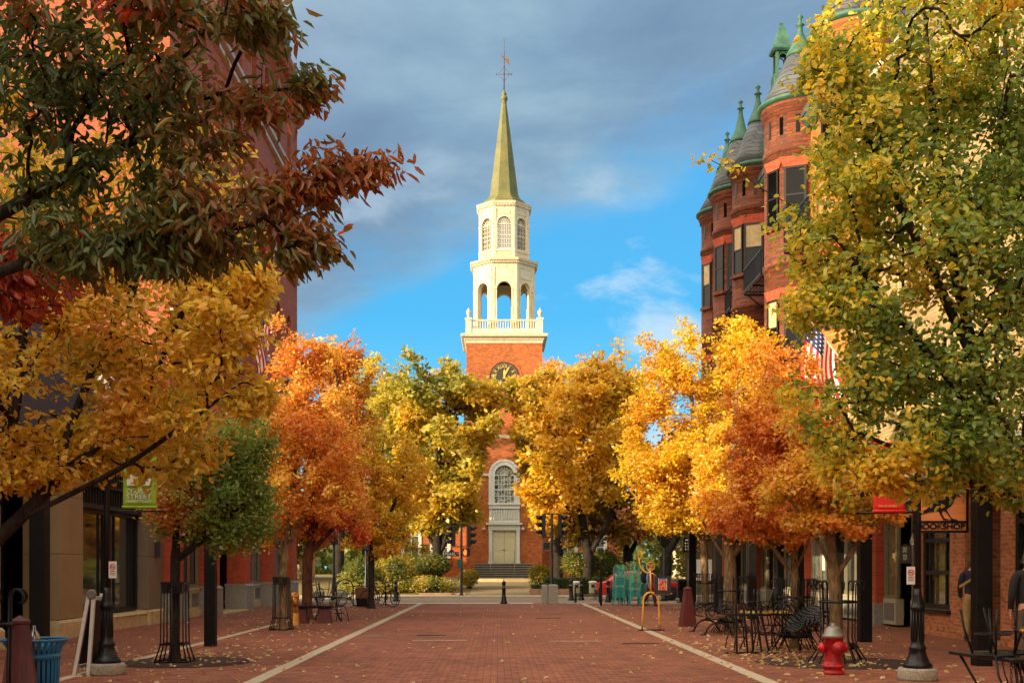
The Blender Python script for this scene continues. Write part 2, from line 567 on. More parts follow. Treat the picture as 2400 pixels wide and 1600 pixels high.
        for i in range(k - 1):
            fs += [(i, k + i, k + i + 1, i + 1), (i, i + 1, 2 * k + i + 1, 2 * k + i), (k + i + 1, k + i, 3 * k + i, 3 * k + i + 1)]
        return self.add(vs, fs)

    def wall(self, o, u, n, u0, u1, z0, z1, holes=(), depth=0.25, seg=12):
        """wall in plane o + u*a + Z*b facing n, holes (a0,a1,b0,b1,arch?) with reveals going back by depth"""
        o, u, n = Vector(o), Vector(u), Vector(n)
        Z = Vector((0, 0, 1))
        P = lambda a, b, e=0.0: o + u * a + Z * b + n * e
        us = sorted({u0, u1, *[h[0] for h in holes], *[h[1] for h in holes]})
        us = [a for a in us if u0 <= a <= u1]
        flip = u.cross(Z).dot(n) < 0
        fx = (lambda f: tuple(f)[::-1]) if flip else tuple
        for a, b in zip(us[:-1], us[1:]):
            mid = (a + b) / 2
            zc = z0
            for h in sorted([h for h in holes if h[0] < mid < h[1]], key=lambda h: h[2]):
                if h[2] > zc:
                    self.add([P(a, zc), P(b, zc), P(b, h[2]), P(a, h[2])], [fx((0, 1, 2, 3))])
                zc = h[3]
            if zc < z1:
                self.add([P(a, zc), P(b, zc), P(b, z1), P(a, z1)], [fx((0, 1, 2, 3))])
        for h in holes:
            a, b, c, d = h[:4]
            if len(h) > 4 and h[4]:
                r = (b - a) / 2
                cu = (a + b) / 2
                zs = d - r
                arc = [(cu + r * math.cos(PI - PI * i / seg), zs + r * math.sin(PI * i / seg)) for i in range(seg + 1)]
                half = seg // 2
                for i in range(half):
                    self.add([P(*arc[i]), P(*arc[i + 1]), P(a, d)], [fx((0, 1, 2)) if flip else (0, 1, 2)])
                for i in range(half, seg):
                    self.add([P(*arc[i]), P(*arc[i + 1]), P(b, d)], [(0, 1, 2)])
                loop = [(a, c), (a, zs)] + arc[1:-1] + [(b, zs), (b, c)]
            else:
                loop = [(a, c), (a, d), (b, d), (b, c)]
            k = len(loop)
            vs = [P(*q) for q in loop] + [P(q[0], q[1], -depth) for q in loop]
            self.add(vs, [(i, (i + 1) % k, (i + 1) % k + k, i + k) for i in range(k)])
        return self

    def build(self, name, m, parent=None, bevel=0.0, loc=None, recalc=True):
        me = bpy.data.meshes.new(name)
        me.from_pydata(self.v, [], self.f)
        me.polygons.foreach_set('use_smooth', self.s)
        me.polygons.foreach_set('material_index', self.mi)
        if recalc:
            import bmesh
            b = bmesh.new()
            b.from_mesh(me)
            bmesh.ops.remove_doubles(b, verts=b.verts, dist=1e-5)
            bmesh.ops.recalc_face_normals(b, faces=b.faces)
            b.to_mesh(me)
            b.free()
        me.update()
        o = link_mesh(name, me, m, parent)
        if loc is not None:
            o.location = loc
        if bevel:
            mod = o.modifiers.new('bevel', 'BEVEL')
            mod.width = bevel
            mod.segments = 2
            mod.limit_method = 'ANGLE'
            mod.angle_limit = R(40)
        return o


def tag(o, label, cat, group=None, kind=None):
    o['label'] = label
    o['category'] = cat
    if group:
        o['group'] = group
    if kind:
        o['kind'] = kind
    return o


def thing(name, label, cat, loc=(0, 0, 0), rz=0.0, group=None):
    o = bpy.data.objects.new(name, None)
    o.empty_display_size = 0.2
    o.location = loc
    o.rotation_euler = (0, 0, rz)
    COL.objects.link(o)
    return tag(o, label, cat, group)


def structure(name, mb, m, **kw):
    o = mb.build(name, m, **kw)
    o['kind'] = 'structure'
    return o


def kids(o):
    return [c for c in COL.objects if c.parent is o]


KID = {}


def copy_tree(o, parent=None):
    c = o.copy()
    COL.objects.link(c)
    if parent is not None:
        c.parent = parent
    for k in KID.setdefault(o.name, kids(o)):
        copy_tree(k, c)
    return c


def clone(root, label, loc, rz=0.0, scale=None):
    c = copy_tree(root)
    c.location = loc
    c.rotation_euler = (0, 0, rz)
    if scale:
        c.scale = (scale,) * 3
    c['label'] = label
    return c


def text_part(name, s, size, m, parent, loc, rot=(R(90), 0, 0), ext=0.004, align='CENTER', width=None, space=1.0):
    cu = bpy.data.curves.new(name, 'FONT')
    cu.body = s
    cu.size = size
    cu.extrude = ext
    cu.align_x = align
    cu.align_y = 'CENTER'
    cu.space_character = space
    tmp = bpy.data.objects.new(name, cu)
    COL.objects.link(tmp)
    dg = bpy.context.evaluated_depsgraph_get()
    dg.update()
    me = bpy.data.meshes.new_from_object(tmp.evaluated_get(dg))
    bpy.data.objects.remove(tmp)
    if width:
        xs = [v.co.x for v in me.vertices]
        k = width / (max(xs) - min(xs))
        for v in me.vertices:
            v.co.x *= k
    o = link_mesh(name, me, m, parent)
    me.materials.clear()
    me.materials.append(m)
    o.location = loc
    o.rotation_euler = rot
    return o

# ---------------------------------------------------------------- trees
YEL, GLD, ORG, RDO = (0.66, 0.36, 0.022), (0.58, 0.255, 0.016), (0.60, 0.165, 0.018), (0.56, 0.085, 0.022)
OLV, GRN, DGR, BRR, YGR = (0.24, 0.19, 0.022), (0.085, 0.125, 0.022), (0.035, 0.060, 0.016), (0.15, 0.050, 0.022), (0.34, 0.30, 0.03)


def nz3(P, seed, freq):
    rg = np.random.default_rng(seed)
    s = np.zeros(len(P))
    for k in range(7):
        d = rg.normal(size=3)
        d /= np.linalg.norm(d)
        s += np.sin(P @ d * freq * (0.6 + 1.1 * rg.random()) * 2 * np.pi + rg.random() * 6.28)
    return s / 2.6


def norm(a):
    return a / np.maximum(np.linalg.norm(a, axis=-1, keepdims=True), 1e-9)


def leaves_mesh(name, P, D, Nn, L, Wd, cols, m, parent, fine=True, fold=0.22):
    k = len(P)
    D = norm(D)
    side = norm(np.cross(D, Nn))
    up = np.cross(side, D)
    L = L[:, None] * np.random.default_rng(k).uniform(.75, 1.25, (k, 1))
    Wd = Wd[:, None]
    fold = fold * np.random.default_rng(k + 1).uniform(.1, 2.0, (k, 1))
    if fine:
        vs = np.stack([P,
                       P + D * L * .28 + side * Wd * .42 + up * Wd * fold, P + D * L * .68 + side * Wd * .36 + up * Wd * fold * .7,
                       P + D * L - up * L * .10,
                       P + D * L * .68 - side * Wd * .36 + up * Wd * fold * .7, P + D * L * .28 - side * Wd * .42 + up * Wd * fold], 1)
        nv, quads = 6, np.array([[0, 1, 2, 3], [0, 3, 4, 5]])
    else:
        vs = np.stack([P, P + D * L * .5 + side * Wd * .5 + up * Wd * fold, P + D * L, P + D * L * .5 - side * Wd * .5 + up * Wd * fold], 1)
        nv, quads = 4, np.array([[0, 1, 2, 3]])
    V = vs.reshape(-1, 3)
    base = (np.arange(k) * nv)[:, None, None]
    Q = (base + quads[None]).reshape(-1, 4)
    me = bpy.data.meshes.new(name)
    me.vertices.add(len(V))
    me.vertices.foreach_set('co', V.astype(np.float32).ravel())
    me.loops.add(Q.size)
    me.loops.foreach_set('vertex_index', Q.astype(np.int32).ravel())
    me.polygons.add(len(Q))
    me.polygons.foreach_set('loop_start', np.arange(0, Q.size, 4, dtype=np.int32))
    me.polygons.foreach_set('loop_total', np.full(len(Q), 4, dtype=np.int32))
    me.update(calc_edges=True)
    at_ = me.color_attributes.new('col', 'FLOAT_COLOR', 'POINT')
    c4 = np.ones((len(V), 4), np.float32)
    c4[:, :3] = np.repeat(cols, nv, axis=0)
    at_.data.foreach_set('color', c4.ravel())
    me.validate()
    return link_mesh(name, me, m, parent)


def mix_palette(P, pal, seed, freq, rnd=0.35):
    """pal: list of colours from low to high field value; field = smooth noise + per leaf randomness"""
    rg = np.random.default_rng(seed + 5)
    f = 0.5 + 0.33 * nz3(P, seed + 9, freq) + rnd * rg.normal(size=len(P)) * 0.6
    return ramp_cols(np.clip(f, 0, 0.999), pal) * (0.8 + 0.4 * rg.random((len(P), 1)))


def ramp_cols(f, pal):
    pal = np.array(pal)
    x = np.clip(f, 0, 0.9999) * (len(pal) - 1)
    i = x.astype(int)
    t = (x - i)[:, None]
    return pal[i] * (1 - t) + pal[i + 1] * t


def ell_points(rg, ells, n, shell=0.45, gap=None, seed=0, sat=False):
    """n points in a union of ellipsoids ((centre),(radii),weight); gap=(freq,threshold) drops holes"""
    ells = [(np.array(e[0], float), np.array(e[1], float), e[2] if len(e) > 2 else 1.0) for e in ells]
    if sat:
        extra = []
        for c, r, w_ in ells:
            for _ in range(9):
                d = norm(rg.normal(size=3))
                k = .14 + .2 * rg.random()
                out = .95 + .3 * rg.random()
                rr_ = np.maximum(r * k * np.array([1, 1, 1.0 + .9 * max(0, d[2])]), .05)
                extra.append((c + d * r * out, rr_, w_ * .045))
        ells = ells + extra
    ws = np.array([e[2] for e in ells])
    out = []
    got = 0
    while got < n:
        k = rg.choice(len(ells), size=n, p=ws / ws.sum())
        d = norm(rg.normal(size=(n, 3)))
        r = rg.random(n) ** shell
        c = np.array([e[0] for e in ells], float)[k]
        rad = np.array([e[1] for e in ells], float)[k]
        p = c + d * r[:, None] * rad
        if gap:
            p = p[nz3(p, seed + 3, gap[0]) + .45 * nz3(p, seed + 4, gap[0] * 2.6) > gap[1]]
        out.append(p)
        got += len(p)
    return np.concatenate(out)[:n]


def make_tree(name, label, trunks, fork_z, ells, n_tip, n_leaf, leaf=(0.1, 0.06), pal=None, bark=None, r_trunk=0.1, r_tip=0.004,
              seed=1, gap=None, spread=0.08, droop=0.25, fine=True, lm=None, freq=0.35, rnd=0.35, col_fn=None, group=None, cat='tree', shell=0.45, step=0.22, up=0.25,
              clear=None):
    rg = np.random.default_rng(seed)
    base = trunks[0][0]
    T = ell_points(rg, ells, n_tip, shell, gap, seed, True)
    T = T[T[:, 2] > 0.3]
    if clear is not None:
        T = T[clear(T)]
    cap = 400000
    pos = np.zeros((cap, 3))
    dr = np.zeros((cap, 3))
    par = np.full(cap, -1)
    chain = np.zeros(cap, int)
    plen = np.zeros(cap)
    N = 0
    cid = 0
    chains = []
    for tr in trunks:
        tr = np.array(tr, float)
        seg = []
        for a, b in zip(tr[:-1], tr[1:]):
            m_ = max(2, int(np.linalg.norm(b - a) / 0.18))
            seg += [a + (b - a) * i / m_ for i in range(m_)]
        seg.append(tr[-1])
        seg = np.array(seg)
        ker = np.array([.25, .5, .25])
        for _ in range(4):
            s2 = seg.copy()
            s2[1:-1] = ker[0] * seg[:-2] + ker[1] * seg[1:-1] + ker[2] * seg[2:]
            seg = s2
        ids = []
        for i, p in enumerate(seg):
            pos[N] = p
            dr[N] = norm(seg[min(i + 1, len(seg) - 1)] - seg[max(i - 1, 0)])
            if i:
                par[N] = N - 1
                plen[N] = plen[N - 1] + np.linalg.norm(p - seg[i - 1])
            elif cid:
                dd = np.linalg.norm(pos[:N] - p, axis=1)
                par[N] = int(dd.argmin())
                plen[N] = plen[par[N]]
            chain[N] = cid
            ids.append(N)
            N += 1
        chains.append(ids)
        cid += 1
    ntr = N
    ok0 = np.where(pos[:ntr, 2] >= fork_z)[0]
    dmin = np.array([np.linalg.norm(pos[ok0] - t, axis=1).min() for t in T])
    att = list(ok0)
    attA = np.zeros(cap, int)
    attA[:len(att)] = att
    na = len(att)
    tips = []
    for t in T[np.argsort(dmin)]:
        ix = attA[:na]
        dv = t - pos[ix]
        d = np.linalg.norm(dv, axis=1) + 1e-6
        cs = (dv * dr[ix]).sum(1) / d
        cost = d * (1.45 - 0.45 * cs) + 0.12 * plen[ix]
        j = ix[int(cost.argmin())]
        dd = np.linalg.norm(t - pos[j])
        k = max(3, int(dd / step))
        ctl = pos[j] + dr[j] * dd * 0.35 + (t - pos[j]) * 0.25 + np.array([0, 0, up * dd * 0.3]) + rg.normal(size=3) * dd * 0.06
        ids = []
        prev = j
        for q in range(1, k + 1):
            s = q / k
            p = (1 - s) ** 2 * pos[j] + 2 * s * (1 - s) * ctl + s * s * t
            if q < k:
                p = p + rg.normal(size=3) * dd * 0.012
            pos[N] = p
            par[N] = prev
            dr[N] = norm(p - pos[prev])
            plen[N] = plen[prev] + np.linalg.norm(p - pos[prev])
            chain[N] = cid
            attA[na] = N
            na += 1
            ids.append(N)
            prev = N
            N += 1
        tips.append(ids)
        cid += 1
    wgt = np.zeros(N)
    for ids in tips:
        wgt[ids[-1]] = 1
    for i in range(N - 1, 0, -1):
        if par[i] >= 0:
            wgt[par[i]] += wgt[i]
    e = math.log(r_trunk / r_tip) / math.log(max(3, len(T)))
    rad = np.maximum(r_tip, r_tip * np.maximum(wgt, 1) ** e)
    zmin = pos[:ntr, 2].min()
    fl = np.clip(1 - (pos[:N, 2] - zmin) / 0.35, 0, 1) ** 2
    rad = rad * (1 + 0.45 * fl * (chain[:N] < len(trunks)))
    root = thing(name, label, cat, tuple(base), 0.0, group)
    off = np.array(base, float)
    # wood
    I = np.where(par[:N] >= 0)[0]
    Pp = par[I]
    same = chain[I] == chain[Pp]
    edir = norm(pos[I] - pos[Pp])
    ra = np.where(same, rad[Pp], np.minimum(rad[Pp], rad[I] * 1.15))
    da = np.where(same[:, None], dr[Pp], edir)
    ref = norm(np.array([[0.37, 0.83, 0.11]]))

    def ring(c, d, r, n):
        u = norm(np.cross(d, ref))
        v = np.cross(d, u)
        a = np.arange(n) * 2 * np.pi / n
        return c[:, None] + r[:, None, None] * (u[:, None] * np.cos(a)[None, :, None] + v[:, None] * np.sin(a)[None, :, None])
    Vs, Fs, nb = [], [], 0
    thick = rad[I] > 0.02
    for sel, n in ((thick, 9), (~thick, 4)):
        if not sel.any():
            continue
        A = ring(pos[Pp[sel]], da[sel], ra[sel], n)
        B = ring(pos[I[sel]], dr[I[sel]], rad[I[sel]], n)
        V = np.concatenate([A, B], 1)
        q = np.array([[j, (j + 1) % n, n + (j + 1) % n, n + j] for j in range(n)])
        Fq = ((np.arange(len(V)) * 2 * n)[:, None, None] + q[None]).reshape(-1, 4) + nb
        Vs.append(V.reshape(-1, 3))
        Fs.append(Fq)
        nb += len(V) * 2 * n
    V = np.concatenate(Vs) - off
    Q = np.concatenate(Fs)
    me = bpy.data.meshes.new('trunk')
    me.vertices.add(len(V))
    me.vertices.foreach_set('co', V.astype(np.float32).ravel())
    me.loops.add(Q.size)
    me.loops.foreach_set('vertex_index', Q.astype(np.int32).ravel())
    me.polygons.add(len(Q))
    me.polygons.foreach_set('loop_start', np.arange(0, Q.size, 4, dtype=np.int32))
    me.polygons.foreach_set('loop_total', np.full(len(Q), 4, dtype=np.int32))
    me.update(calc_edges=True)
    me.polygons.foreach_set('use_smooth', np.ones(len(Q), bool))
    me.validate()
    link_mesh('trunk', me, bark or M_BARK, root)
    # leaves
    per = max(1, int(n_leaf / max(1, len(tips))))
    idx, tt = [], []
    for ids in tips:
        m_ = len(ids)
        x = rg.random(per) ** 0.7
        x = 0.25 + 0.75 * x
        idx.append(np.array(ids)[np.minimum((x * m_).astype(int), m_ - 1)])
    idx = np.concatenate(idx)
    k = len(idx)
    dch = dr[idx]
    back = pos[idx] - pos[par[idx]]
    P = pos[idx] - back * rg.random((k, 1)) + rg.normal(size=(k, 3)) * spread * np.array([1, 1, .7])
    lat = norm(np.cross(dch, rg.normal(size=(k, 3)) * 0.5 + np.array([0, 0, 1])))
    lat *= np.where(rg.random(k) < 0.5, 1, -1)[:, None]
    D = norm(dch * 0.55 + lat * 0.9 + rg.normal(size=(k, 3)) * 0.35 + np.array([0, 0, -droop]))
    Nn = norm(np.array([0, -.12, 0.5]) + rg.normal(size=(k, 3)) * 0.75)
    L = leaf[0] * (0.7 + 0.55 * rg.random(k))
    Wd = leaf[1] * (0.75 + 0.5 * rg.random(k))
    cols = col_fn(P, rg) if col_fn else mix_palette(P, pal, seed, freq, rnd)
    leaves_mesh('crown', P - off, D, Nn, L, Wd, cols, lm or M_LEAF, root, fine)
    return root


def px_ell(px, py, Y, rpx, rpy, ry, w=1.0):
    c = at(px, py, Y)
    return ((c.x, Y, c.z), (rpx / F_PX * Y, ry, rpy / F_PX * Y), w)

# ---------------------------------------------------------------- ground
X_, Y_, Z_ = Vector((1, 0, 0)), Vector((0, 1, 0)), Vector((0, 0, 1))
structure('ground', MB().add([(-1500, -600, -.08), (1500, -600, -.08), (1500, 2500, -.08), (-1500, 2500, -.08)], [(0, 1, 2, 3)]), M_EARTH)
structure('plaza_paving', MB().add([(-40, -70, 0), (40, -70, 0), (40, 51.5, 0), (-40, 51.5, 0)], [(0, 1, 2, 3)]), M_PAVE)
_road = mat('dusty_asphalt', srgb(132, 116, 98), 0.9, var=0.2, scale=3, bmp=0.003)
structure('road', MB().add([(-200, 51.5, -.012), (200, 51.5, -.012), (200, 60.4, -.012), (-200, 60.4, -.012)], [(0, 1, 2, 3)]), _road)
structure('crossing_line', MB().box(-5.3, 1.6, 51.55, 52.1, -.012, .004), M_WHITELINE)
mb = MB()
for i in range(24):
    mb.box(2.2 + i * .42, 2.2 + i * .42 + .36, 51.2, 52.3, -.01, .012)
structure('cobble_edge', mb, M_CONCRETE)
structure('sidewalk', MB().box(-200, 200, 60.4, 63.2, -.05, .09), M_SIDEWALK)


def park_z(y):
    return 0.09 + 0.66 * max(0, min(1, (y - 63.2) / 20.0))


mb = MB()
ys = [63.2, 66, 70, 74, 78, 83.2, 96, 140]
for a, b in zip(ys[:-1], ys[1:]):
    mb.add([(-160, a, park_z(a)), (160, a, park_z(a)), (160, b, park_z(b)), (-160, b, park_z(b))], [(0, 1, 2, 3)])
structure('park_lawn', mb, M_GRASS)
mb = MB()
for a, b in zip(ys[:-2], ys[1:-1]):
    mb.add([(-1.55, a, park_z(a) + .012), (2.1, a, park_z(a) + .012), (2.1, b, park_z(b) + .012), (-1.55, b, park_z(b) + .012)], [(0, 1, 2, 3)])
structure('path', mb, M_PATH)
mb = MB()
pts = [(-2.6, 79.4), (-1.6, 79.0), (.4, 78.7), (2.4, 79.0), (3.6, 79.5)]
for (a, b), (c, d) in zip(pts[:-1], pts[1:]):
    mb.bar((a, b, park_z(79) + .09), (c, d, park_z(79) + .09), .3, .26)
structure('path_kerb', mb, M_STONE)

for i, (x, w_) in enumerate(((-3.42, .21), (3.79, .21), (-6.25, .17))):
    mb = MB()
    rr = random.Random(i)
    y = -20.0
    while y < 51.3:
        L = min(1.3 + rr.random() * .6, 51.3 - y)
        mb.box(x - w_ / 2 - rr.random() * .008, x + w_ / 2 + rr.random() * .008, y, y + L - .022, -.02, .004 + rr.random() * .002)
        y += L
    structure('paving_strip', mb, M_STRIP)
mb = MB()
for x0, x1, y in ((-1.88, -.66, 25.3), (1.12, 2.28, 25.0)):
    n = 5
    for k in range(n):
        mb.box(x0 + (x1 - x0) * k / n, x0 + (x1 - x0) * (k + .93) / n, y, y + .09, -.02, .005)
structure('paving_marker_line', mb, M_STRIP)
for x, y, lx, ly in ((-1.55, 27.2, .62, .35), (1.6, 36.4, .75, .3), (3.0, 24.3, .7, .25), (-3.0, 26.9, .5, .3), (-5.3, 19.45, 1.15, 1.15), (5.7, 19.4, 1.35, 1.35)):
    mb = MB()
    if lx > 1:
        mb.lathe([(0, .004), (lx, .006), (lx, -.02)], (x, y), 28, cap=False)
        o = structure('tree_pit_grate', mb, mat('pit_soil', srgb(70, 46, 34), .95, var=.5, scale=9, bmp=.01) if 'pit_soil' not in MATS else MATS['pit_soil'])
    else:
        mb.box(x - lx / 2, x + lx / 2, y - ly / 2, y + ly / 2, -.02, .006)
        mb.box(x - lx / 2 - .03, x + lx / 2 + .03, y - ly / 2 - .03, y - ly / 2, -.02, .01)
        tag(mb.build('utility_cover', M_SILVER if x < -2 else M_FRAME), {-1.55: 'flat metal utility cover in the brick paving near the middle of the street', 1.6: 'thin metal utility cover far up the brick street on the church side',
             3.0: 'dark metal utility cover beside the right pale strip near the yellow figure', -3.0: 'pale metal utility cover touching the left pale granite strip'}[x], 'utility cover', 'covers in the paving')

# ---------------------------------------------------------------- church
CX, CY = 0.58, 98.6
KC = F_PX / CY
cz = lambda py: EYE + (HZY - py) / KC
church = thing('church', 'red brick church with white belfry and tall green spire at the end of the street', 'church', (CX, CY, .6))


def part(mb, name, m, parent=church, **k):
    o = mb.build(name, m, **k)
    if parent is not None and parent.type == 'EMPTY':
        o.parent = parent
        o.matrix_parent_inverse = Matrix.Translation(-Vector(parent.location))
    elif parent is not None:
        o.parent = parent
        if parent.parent is not None:
            o.matrix_parent_inverse = Matrix.Identity(4)
    return o


def sq(mb, prof, c):
    k = math.sqrt(2)
    return mb.lathe([(r * k, z) for r, z in prof], c, 4, smooth=False, a0=PI / 4)


HW = 3.25
TC = (CX, CY + HW)                                       # tower axis
mb = MB()
o0 = (CX, CY, 0)
mb.wall(o0, X_, -Y_, -HW, HW, .5, 20.9, [(-.9, .9, 7.1, 10.45, True), (-1.02, 1.02, 1.9, 4.8)], .4)
mb.add([(CX - HW, CY, .5), (CX - HW, CY + 2 * HW, .5), (CX - HW, CY + 2 * HW, 20.9), (CX - HW, CY, 20.9)], [(0, 1, 2, 3)])
mb.add([(CX + HW, CY, .5), (CX + HW, CY + 2 * HW, .5), (CX + HW, CY + 2 * HW, 20.9), (CX + HW, CY, 20.9)], [(0, 1, 2, 3)])
mb.add([(CX - HW, CY + 2 * HW, .5), (CX + HW, CY + 2 * HW, .5), (CX + HW, CY + 2 * HW, 20.9), (CX - HW, CY + 2 * HW, 20.9)], [(0, 1, 2, 3)])
part(mb, 'tower', M_CHURCH)
mb = MB()
sq(mb, [(HW + .03, 20.78), (HW + .06, 21.0), (HW + .12, 21.03), (HW + .2, 21.2), (HW + .42, 21.3), (HW + .48, 21.52), (HW + .1, 21.62), (.5, 21.64)], TC)
part(mb, 'cornice', M_WHITE)
mb = MB()
sq(mb, [(HW + .02, 12.6), (HW + .1, 12.65), (HW + .16, 12.85), (HW + .02, 12.9)], TC)
mb.box(CX - HW - .1, CX - 1.33, CY - .12, CY + .02, 9.42, 9.62)
mb.box(CX + 1.33, CX + HW + .1, CY - .12, CY + .02, 9.42, 9.62)
part(mb, 'belt_course', M_WHITE)
# nave behind
mb = MB()
BX0, BX1, BY0, BY1 = CX - 10.5, CX + 10.5, CY + 4.6, CY + 26
nw = [-8.3, -5.7, 5.7, 8.3]
mb.wall((CX, BY0, 0), X_, -Y_, -10.5, 10.5, .4, 9.6, [(a - .75, a + .75, 2.4, 7.2, True) for a in nw], .3)
mb.add([(BX0, BY0, .4), (BX0, BY1, .4), (BX0, BY1, 9.6), (BX0, BY0, 9.6), (BX1, BY0, .4), (BX1, BY1, .4), (BX1, BY1, 9.6), (BX1, BY0, 9.6)], [(0, 1, 2, 3), (4, 5, 6, 7), (1, 5, 6, 2)])
mb.add([(BX0, BY0, 9.6), (BX1, BY0, 9.6), (CX, BY0, 13.6), (BX0, BY1, 9.6), (BX1, BY1, 9.6), (CX, BY1, 13.6)], [(0, 1, 2), (3, 4, 5)])
part(mb, 'nave_wall', M_CHURCH)
mb = MB()
for s in (-1, 1):
    mb.prism([(0, 0), (0, .22), (11.2, .22 - 4.22), (11.2, -4.22)], (CX, BY0 - .4, 13.65), X_ * s, Z_, Y_, BY1 - BY0 + .8)
part(mb, 'roof', M_SLATE)
for a in nw:
    mb = MB()
    mb.arch_ring((CX + a, BY0 + .04, 0), X_, -Y_, 0, 2.4, 6.45, .62, .92, .12)
    mb.box(CX + a - .04, CX + a + .04, BY0 + .05, BY0 + .12, 2.4, 6.9)
    for z in (3.4, 4.4, 5.4, 6.3):
        mb.box(CX + a - .62, CX + a + .62, BY0 + .05, BY0 + .11, z - .03, z + .03)
    wf = part(mb, 'window', M_GREYWHITE)
    mb = MB().box(CX + a - .75, CX + a + .75, BY0 + .16, BY0 + .2, 2.4, 7.2)
    p = part(mb, 'pane', M_GLASSLT, wf)

# great window over the door
mb = MB()
mb.arch_ring((CX, CY, 0), X_, -Y_, 0, 7.1, 9.5, .82, 1.33, .16)
mb.arch_ring((CX, CY - .16, 0), X_, -Y_, 0, 7.1, 9.5, 1.16, 1.33, .07)
mb.arch_ring((CX, CY - .16, 0), X_, -Y_, 0, 7.1, 9.5, .82, .92, .05)
mb.box(CX - 1.4, CX + 1.4, CY - .3, CY, 6.95, 7.12)
for s in (-1, 1):
    mb.box(CX + s * 1.08 - .3, CX + s * 1.08 + .3, CY - .22, CY - .161, 9.38, 9.52)
for a in (-.5, -.25, 0, .25, .5):
    mb.box(CX + a - .022, CX + a + .022, CY + .04, CY + .1, 7.1, 9.5)
for z in (7.7, 8.25, 8.7, 9.1, 9.5):
    h = .05 if z in (8.25, 9.5) else .022
    mb.box(CX - .83, CX + .83, CY + .035, CY + .095, z - h, z + h)
for k in range(1, 8):
    t = PI * k / 8
    mb.bar((CX, CY + .06, 9.5), (CX + .82 * math.cos(t), CY + .06, 9.5 + .82 * math.sin(t)), .035)
for rr in (.35, .6):
    mb.tube([(CX + rr * math.cos(PI * k / 12), CY + .06, 9.5 + rr * math.sin(PI * k / 12)) for k in range(13)], .02, 4)
gw = part(mb, 'arched_window', M_GREYWHITE)
m, t, p, _ = new_mat('painted_leaf_reflection')
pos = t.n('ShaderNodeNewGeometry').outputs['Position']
t.put(p.inputs['Base Color'], t.ramp(t.noise(pos, 3.2, 5, .75, .6), [(.46, (.015, .018, .014)), (.54, (.42, .46, .38))]))  # mottled base colour paints the reflected leaves into the pane
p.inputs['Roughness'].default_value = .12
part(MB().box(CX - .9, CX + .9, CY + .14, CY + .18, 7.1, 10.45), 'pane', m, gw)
# balustraded panel below it
mb = MB()
mb.box(CX - 1.3, CX + 1.3, CY - .1, CY, 5.42, 6.94)
for k in range(11):
    x = CX - 1.1 + 2.2 * k / 10
    mb.lathe([(.05, 5.62), (.085, 5.8), (.05, 6.05), (.075, 6.3), (.05, 6.62)], (x, CY - .14), 8)
mb.box(CX - 1.3, CX + 1.3, CY - .24, CY - .101, 5.44, 5.62)
mb.box(CX - 1.33, CX + 1.33, CY - .27, CY - .101, 6.62, 6.78)
for k in range(14):
    x = CX - 1.25 + 2.5 * k / 13
    mb.box(x - .045, x + .045, CY - .26, CY - .102, 6.79, 6.93)
part(mb, 'balustrade_panel', M_GREYWHITE)
# doorway
mb = MB()
for s in (-1, 1):
    mb.box(CX + s * 1.17 - .15, CX + s * 1.17 + .15, CY - .2, CY, 2.0, 4.78)
    mb.box(CX + s * 1.17 - .2, CX + s * 1.17 + .2, CY - .26, CY, 1.9, 2.14)
mb.box(CX - 1.36, CX + 1.36, CY - .22, CY, 4.781, 5.25)
mb.box(CX - 1.55, CX + 1.55, CY - .42, CY, 5.25, 5.41)
ds = part(mb, 'door_surround', M_GREYWHITE)
for s in (-1, 1):
    mb = MB()
    x0, x1 = (CX - 1.0, CX - .012) if s < 0 else (CX + .012, CX + 1.0)
    mb.box(x0, x1, CY + .06, CY + .12, 1.93, 4.76)
    for a, b in ((.12, .44), (.56, .88)):
        for z0, z1 in ((2.1, 2.85), (3.05, 4.05), (4.2, 4.6)):
            xa, xb = x0 + a * (x1 - x0), x0 + b * (x1 - x0)
            mb.box(xa, xb, CY + .03, CY + .061, z0, z1)
            mb.box(xa + .05, xb - .05, CY + .015, CY + .031, z0 + .06, z1 - .06)
    d = part(mb, 'door', M_CREAMPAINT)
    part(MB().ball((CX + s * .08, CY - .01, 3.1), .045), 'handle', M_FRAME, d)
for x in (-1.75, 1.6):
    mb = MB().ball((CX + x, CY - .25, 4.9), .14)
    mb.bar((CX + x, CY - .15, 4.95), (CX + x, CY + .02, 4.95), .08)
    part(mb, 'wall_lamp', M_WHITE)
mb = MB()
n = 6
for k in range(n):
    mb.box(CX - 2.5 - .02 * (n - k), CX + 2.35 + .02 * (n - k), CY - 1.0 - .34 * (n - 1 - k), CY + .3 - .001 * k, .5, .76 + .195 * (k + 1))
st_ = part(mb, 'steps', M_DARKSTONE)
mb = MB()
for k in range(n):
    mb.box(CX - 2.52 - .02 * (n - k), CX + 2.37 + .02 * (n - k), CY - 1.03 - .34 * (n - 1 - k), CY - .9 - .34 * (n - 1 - k), .76 + .195 * (k + 1) - .05, .76 + .195 * (k + 1) + .006)
part(mb, 'painted_step_edge', M_GRANITE, st_)  # paler strips added to paint the light along each step edge
for s in (-1.15, .85):
    mb = MB()
    mb.tube([(CX + s, CY - 2.75, .9), (CX + s, CY - 2.75, 1.95), (CX + s, CY - 1.1, 2.95), (CX + s, CY - 1.1, 1.9)], .03, 6)
    part(mb, 'handrail', M_SILVER)

